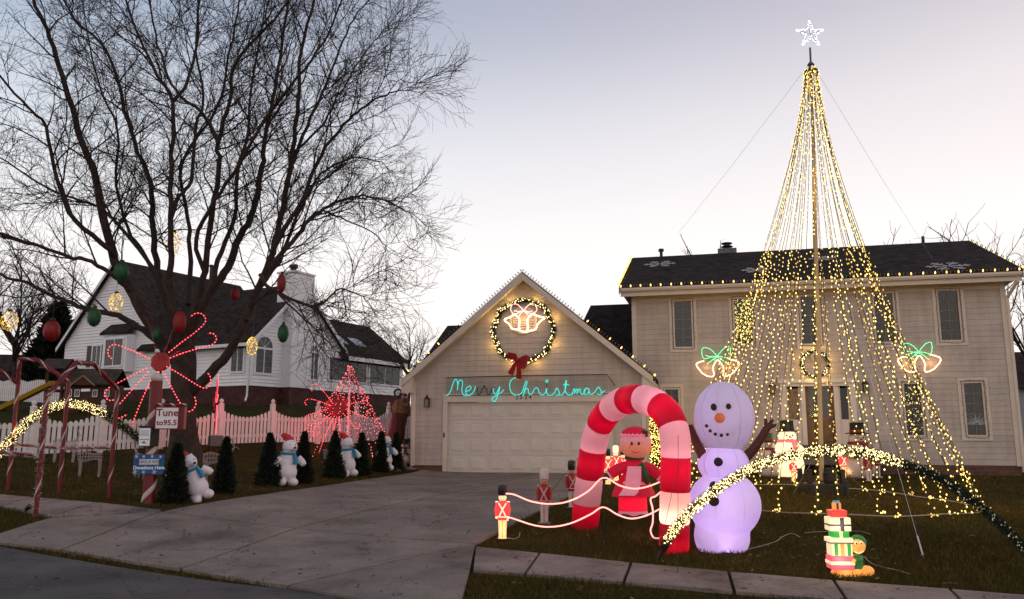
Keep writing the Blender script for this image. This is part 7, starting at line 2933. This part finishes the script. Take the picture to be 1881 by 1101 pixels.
def bear(label, px, pt, pb, lean=0., rz_=R(38)):
    g = gnd(px, pb)
    h = (pb - pt) * g.y / FPX * 1.0
    s = h / 1.0
    t = thing('polar_bear_figure', label, 'polar bear figure', g, rz_, 'white polar bear figures in santa hats')
    t.scale = (s, s, s)
    t.rotation_euler = (0, lean, rz_)
    put('body', bear_me if not bear_me.users else bear_me, M_FUR, t)
    MB().ball((.03, -.27, .757), (.03, .022, .022), 8, 6).build('nose', S_BLK, t)
    for x in (-.035, .075):
        MB().ball((x, -.15, .81), .014, 8, 6).build('eye', S_BLK, t)
    MB().tube([(.02, -.245, .70), (.055, -.25, .69), (.09, -.24, .70)], .005, 4).build('mouth', S_BLK, t)
    MB().tube([(-.02, .03, .88), (-.06, .03, .96), (-.13, .02, 1.0), (-.19, .0, .95)], [.115, .08, .045, .02], 12).build('santa_hat', mat('santa_red', (.42, .02, .02), .7, .1, 5, .1), t, smooth=True)
    MB().ball((-.20, 0, .94), .035, 8, 6).build('pompom', M_FUR, t)
    MB().tube([(.13 * math.cos(a) - .01, .12 * math.sin(a) - .02, .645 + .01 * math.sin(a)) for a in np.linspace(0, 6.283, 19)[:-1]], .028, 7, closed=True).build('scarf', M_SCF, t, smooth=True)
    MB().tube([(.07, -.14, .64), (.10, -.18, .55), (.09, -.205, .44)], [.03, .045, .045], 6).build('scarf_end', M_SCF, t)
    return t


bear('polar bear in a santa hat leaning over beside the nearest topiary', 372, 824, 921, R(-24), R(40))
bear('polar bear in a santa hat standing straight between second pair of topiaries', 524, 803, 894, R(3), R(34))
bear('polar bear in a santa hat between the third pair of topiaries', 638, 799, 877, R(-5), R(48))
bear('polar bear in a santa hat mostly hidden behind a topiary near the garage', 706, 797, 866)

# ------------------------------------------------------------------ wire ball ornaments in the tree
M_OG = {'gold': (mat('gold_wire', (.5, .34, .06), .4, 0, bump=0, em=.25, emc=(1, .6, .1)), mat('gold_bulb', (.6, .45, .1), .4, 0, bump=0, em=2.6, emc=(1, .66, .16))),
        'green': (mat('green_ball_wire', (.012, .09, .035), .5, .1, 4, 0), None), 'red': (mat('red_ball_wire', (.24, .008, .012), .5, .1, 4, 0), None)}
ORN = [(319, 446, 12, 19, 'gold', 0, 'lit gold wire ornament hanging high on the tree, left of centre limbs'), (213, 556, 11.5, 17, 'gold', -.8, 'lit gold wire ornament in front of the white gable'),
       (17, 590, 14, 18, 'gold', -1.5, 'lit gold wire ornament at the far left edge'), (463, 636, 9.5, 17, 'gold', -1.2, 'lit gold wire ornament beside the arched window'),
       (223, 500, 14, 19, 'green', -1, 'large dark green wire ornament on the left limb'), (173, 583, 12, 18, 'green', -.6, 'green wire ornament under the low left branch'),
       (95, 608, 15, 20, 'red', -.8, 'dark red wire ornament before the evergreen at left'), (287, 615, 8, 13, 'green', -.6, 'small green wire ornament near the fork of the trunk'),
       (330, 592, 12, 22, 'red', -.7, 'dark red wire ornament hanging against the trunk'), (432, 541, 8, 12, 'red', .8, 'dim red wire ornament deep in the limbs, right of the trunk'),
       (517, 521, 8, 18, 'red', -1.6, 'red wire ornament beside the white chimney'), (520, 613, 10, 17, 'green', -1.6, 'green wire ornament in front of the white chimney wall'),
       (469, 418, 11, 20, 'green', 0, 'pale green open wire ornament high in the right limbs')]
for (x, y, rx, ry, c, dy, lab) in ORN:
    Yo = TY + dy
    p = at_y(x, y, Yo)
    k = Yo / FPX
    t = thing('wire_ball_ornament', lab, 'ornament', p, 0, 'wire ball ornaments hanging in the tree')
    wm, bm_ = M_OG[c]
    a_, b_ = rx * k, ry * k
    mb = MB()
    for i in range(9):
        an = 6.283 * i / 9
        mb.tube([(a_ * math.sin(f) * math.cos(an + f * .8), a_ * math.sin(f) * math.sin(an + f * .8), -b_ * math.cos(f)) for f in np.linspace(.05, 3.09, 11)], .0042, 3)
        mb.tube([(a_ * math.sin(f) * math.cos(an - f * .8), a_ * math.sin(f) * math.sin(an - f * .8), -b_ * math.cos(f)) for f in np.linspace(.05, 3.09, 11)], .0042, 3)
    mb.build('wire_cage', wm, t, kind='stuff')
    if c != 'gold' and y != 418:
        MB().ball((0, 0, 0), (a_ * .93, a_ * .93, b_ * .95), 14, 10).build('mesh_cover', wm, t, smooth=True)
    MB().lathe([(a_ * .28, 0), (a_ * .3, .05), (a_ * .1, .06)], 10, (0, 0, b_)).build('cap', M_BLACK, t)
    MB().tube([(0, 0, b_ + .05), (0, 0, b_ + rnd.uniform(.35, .8))], .004, 4).build('hanger', M_BLACK, t)
    if bm_:
        mb = MB()
        mb.keep = True
        for _ in range(75):
            f, an = math.acos(rnd.uniform(-1, 1)), rnd.uniform(0, 6.283)
            mb.octa((a_ * math.sin(f) * math.cos(an), a_ * math.sin(f) * math.sin(an), b_ * math.cos(f)), .011)
        mb.build('bulb_cluster', bm_, t, kind='stuff')
        light('ornament_glow', t, (0, -a_ - .05, 0), .8, (1, .6, .15), .03)

# ------------------------------------------------------------------ unlit wire reindeer
M_WHW = mat('white_wire', (.34, .30, .29), .5, .05, 5, 0)


def deer(label, px, pt, pb, rz_, flip=1):
    g = gnd(px, pb)
    h = (pb - pt) * g.y / FPX
    t = thing('wire_reindeer', label, 'wire reindeer', g, rz_, 'unlit white wire reindeer')
    s = h / 1.0
    mb = MB()
    for i in range(9):
        x = -.34 + .085 * i
        r_ = .13 + .04 * math.sin(i * .8)
        mb.tube([(x * s, r_ * .7 * s * math.cos(a), (.66 + r_ * math.sin(a)) * s) for a in np.linspace(0, 6.283, 11)[:-1]], .006, 3, closed=True)
    for i in range(8):
        a = 6.283 * i / 8
        mb.tube([(x * s, .7 * (.13 + .04 * math.sin((x + .34) * 9.4)) * math.cos(a) * s, (.66 + (.13 + .04 * math.sin((x + .34) * 9.4)) * math.sin(a)) * s) for x in np.linspace(-.36, .36, 8)], .006, 3)
    mb.build('body', M_WHW, t, kind='stuff')
    for (x, y) in ((-.3, .07), (-.26, -.07), (.3, .07), (.34, -.07)):
        mb = MB()
        for (dx, dy) in ((.035, .0), (-.035, .0), (0, .03), (0, -.03)):
            mb.tube([((x + dx * 1.6) * s, (y + dy) * s, .62 * s), ((x + dx) * s + .01, (y + dy * .6) * s, .3 * s), ((x + dx * .8) * s, (y + dy * .4) * s, 0)], .006, 3)
        for z in (.12, .24, .36, .48):
            mb.tube([((x + .035 * math.cos(a)) * s, (y + .03 * math.sin(a)) * s, z * s) for a in np.linspace(0, 6.283, 7)[:-1]], .005, 3, closed=True)
        mb.build('leg', M_WHW, t, kind='stuff')
    mb = MB()
    f = flip
    for (dx, dy) in ((.05, 0), (-.05, 0), (0, .04), (0, -.04)):
        mb.tube([((f * .34 + dx) * s, dy * s, .72 * s), ((f * .44 + dx * .6) * s, dy * .6 * s, .92 * s), ((f * .54) * s, dy * .5 * s, .98 * s), ((f * .62) * s, 0, .90 * s)], .006, 3)
    mb.build('neck_and_head', M_WHW, t, kind='stuff')
    mb = MB()
    for sy in (-1, 1):
        b0_ = Vector((f * .47 * s, sy * .03 * s, .98 * s))
        mb.tube([b0_, b0_ + Vector((-.05 * f, sy * .08, .16)) * s, b0_ + Vector((.02 * f, sy * .14, .3)) * s], .007, 3)
        mb.tube([b0_ + Vector((-.05 * f, sy * .08, .16)) * s, b0_ + Vector((-.13 * f, sy * .12, .24)) * s], .006, 3)
    mb.build('antlers', M_WHW, t)
    return t


deer('white wire reindeer standing behind the candy cane rails', 162, 822, 877, R(8), -1)
deer('white wire reindeer left of the blue banner', 258, 826, 880, R(-40), -1)
deer('white wire reindeer left of the second cone topiary', 395, 822, 885, R(30), 1)
deer('white wire reindeer near the first fence post, behind the tunnel', 115, 800, 850, R(20), 1)

# flood light boxes
for (x, y, w, h, lab) in ((397, 810, 28, 26, 'grey flood light box on a stand beside the edge-on red starburst'), (600, 835, 18, 22, 'small grey box behind the topiary at the red starburst')):
    g = gnd(x, y + h * .95)
    k = g.y / FPX
    t = thing('flood_light_box', lab, 'flood light', g, R(25))
    hh = h * .55 * k
    MB().box(-w * k * .45, w * k * .35, -.12, .16, hh, hh + h * k * .75).build('housing', mat('box_grey', (.16, .14, .14), .6, .1, 5, .05), t, bevel=.01)
    MB().box(-w * k * .45 - .03, -w * k * .45 - .002, -.10, .14, hh + .02, hh + h * k * .7).build('face', M_BLACK, t)
    for sx in (-.08, .06):
        MB().tube([(sx, 0, -.02), (sx, 0, hh)], .012, 5).build('leg', M_BLACK, t)
g = gnd(46, 944)
t = thing('spot_light', 'small black spotlight on a stake at the foot of the front candy cane post', 'spotlight', g)
MB().tube([(0, 0, -.02), (0, 0, .06)], .008, 5).build('stake', M_BLACK, t)
MB().lathe([(.025, 0), (.035, .03), (.045, .09)], 10, M=Matrix.Translation((0, 0, .06)) @ Matrix.Rotation(R(50), 4, 'Y')).build('lamp_head', M_BLACK, t)

# basket of gifts and wreath by the garage's left corner
g = at_y(719, 812, 26.2)
g.z = H(g.x, g.y)
k = 26.2 / FPX
t = thing('gift_barrel', 'tilted straw-topped barrel with red gift boxes behind the pink light cone', 'decoration', g, 0)
t.rotation_euler = (0, R(10), 0)
zz = lambda py: (at_y(719, py, 26.2).z - g.z)
MB().lathe([(.20, 0), (.26, .25), (.27, .5), (.24, zz(757) - .0)], 12).build('barrel', mat('dark_red_barrel', (.09, .02, .018), .8, .2, 6, .2), t, smooth=True)
st_ = MB().lathe([(.25, zz(758)), (.30, zz(750)), (.24, zz(737)), (.15, zz(732))], 12)
st_.build('straw_band', mat('straw', (.24, .15, .07), .9, .3, 18, .8, 60), t)
tinsel('straw', [(0, 0, zz(757)), (0, 0, zz(736))], .32, 500, mat('straw_blade', (.30, .19, .09), .9, .3, 9, 0), t, .12, .006, 6)
gb = MB().box(-.16, .12, -.12, .12, zz(736), zz(721)).build('gift_box', M_CRED, t)
MB().box(-.04, 0, -.125, .125, zz(735.5), zz(720.5)).build('ribbon', M_CWHT, gb)
MB().box(-.165, .125, -.127, -.1255, zz(729), zz(727)).build('ribbon', M_CWHT, gb)
p = at_y(731, 722, 25.9)
t = thing('small_wreath', 'small dark green wreath with pale centre left of the garage corner', 'wreath', p)
C_ = [Vector((.11 * math.cos(a), 0, .11 * math.sin(a))) for a in np.linspace(0, 6.283, 25)[:-1]]
MB().tube(C_, .035, 7, closed=True).build('hoop', mat('teal_green', (.01, .09, .07), .7, .2, 9, .2), t)
MB().lathe([(.06, 0), (.06, .01)], 10, M=Matrix.Rotation(R(90), 4, 'X')).build('centre', mat('pale_centre', (.45, .6, .58), .5, 0, bump=0), t)
MB().tube([(0, .03, -.1), (0, .03, H(p.x, p.y) - p.z)], .012, 5).build('stake', M_BLACK, t)
p = at_y(744, 738, 25.8)
t = thing('berry_wreath', 'small red and white berry wreath beside the garage wall', 'wreath', p)
mb = MB()
for a in np.linspace(0, 6.283, 22)[:-1]:
    mb.ball((.11 * math.cos(a), rnd.uniform(-.03, .03), .11 * math.sin(a)), rnd.uniform(.02, .032), 7, 5)
mb.build('berries', mat('dull_berry', (.16, .03, .03), .5, .3, 9, 0, col2=(.35, .25, .22)), t, kind='stuff')
MB().tube([(0, .03, -.1), (0, .03, H(p.x, p.y) - p.z)], .012, 5).build('stake', M_BLACK, t)

# edging stones at the garage corner
for i, (x, y, w, lab) in enumerate(((742, 858, .32, 'flat tan edging stone under the small snowman'), (758, 856, .25, 'pale edging stone at the garage corner'), (775, 862, .28, 'low dark edging stone below the garage siding'), (752, 864, .38, 'long flat edging stone in the lowest row'), (790, 864, .22, 'small edging stone left of the garage door'), (728, 866, .26, 'edging stone at the foot of the last topiary'))):
    g = gnd(x, y)
    rg_ = random.Random(i)
    b_ = MB().ball((0, 0, .03), (w * .6, w * .35, .065), 10, 6)
    b_.v = [(a * (1 + rg_.uniform(-.12, .12)), b * (1 + rg_.uniform(-.12, .12)), c * (1 + rg_.uniform(-.2, .2))) for a, b, c in b_.v]
    s_ = b_.build('edging_stone', mat('fieldstone', (.17, .13, .11), .9, .3, 7, .4), smooth=True)
    s_.location = g
    s_.rotation_euler = (0, 0, rg_.uniform(0, 3))
    tag(s_, lab, 'stone')
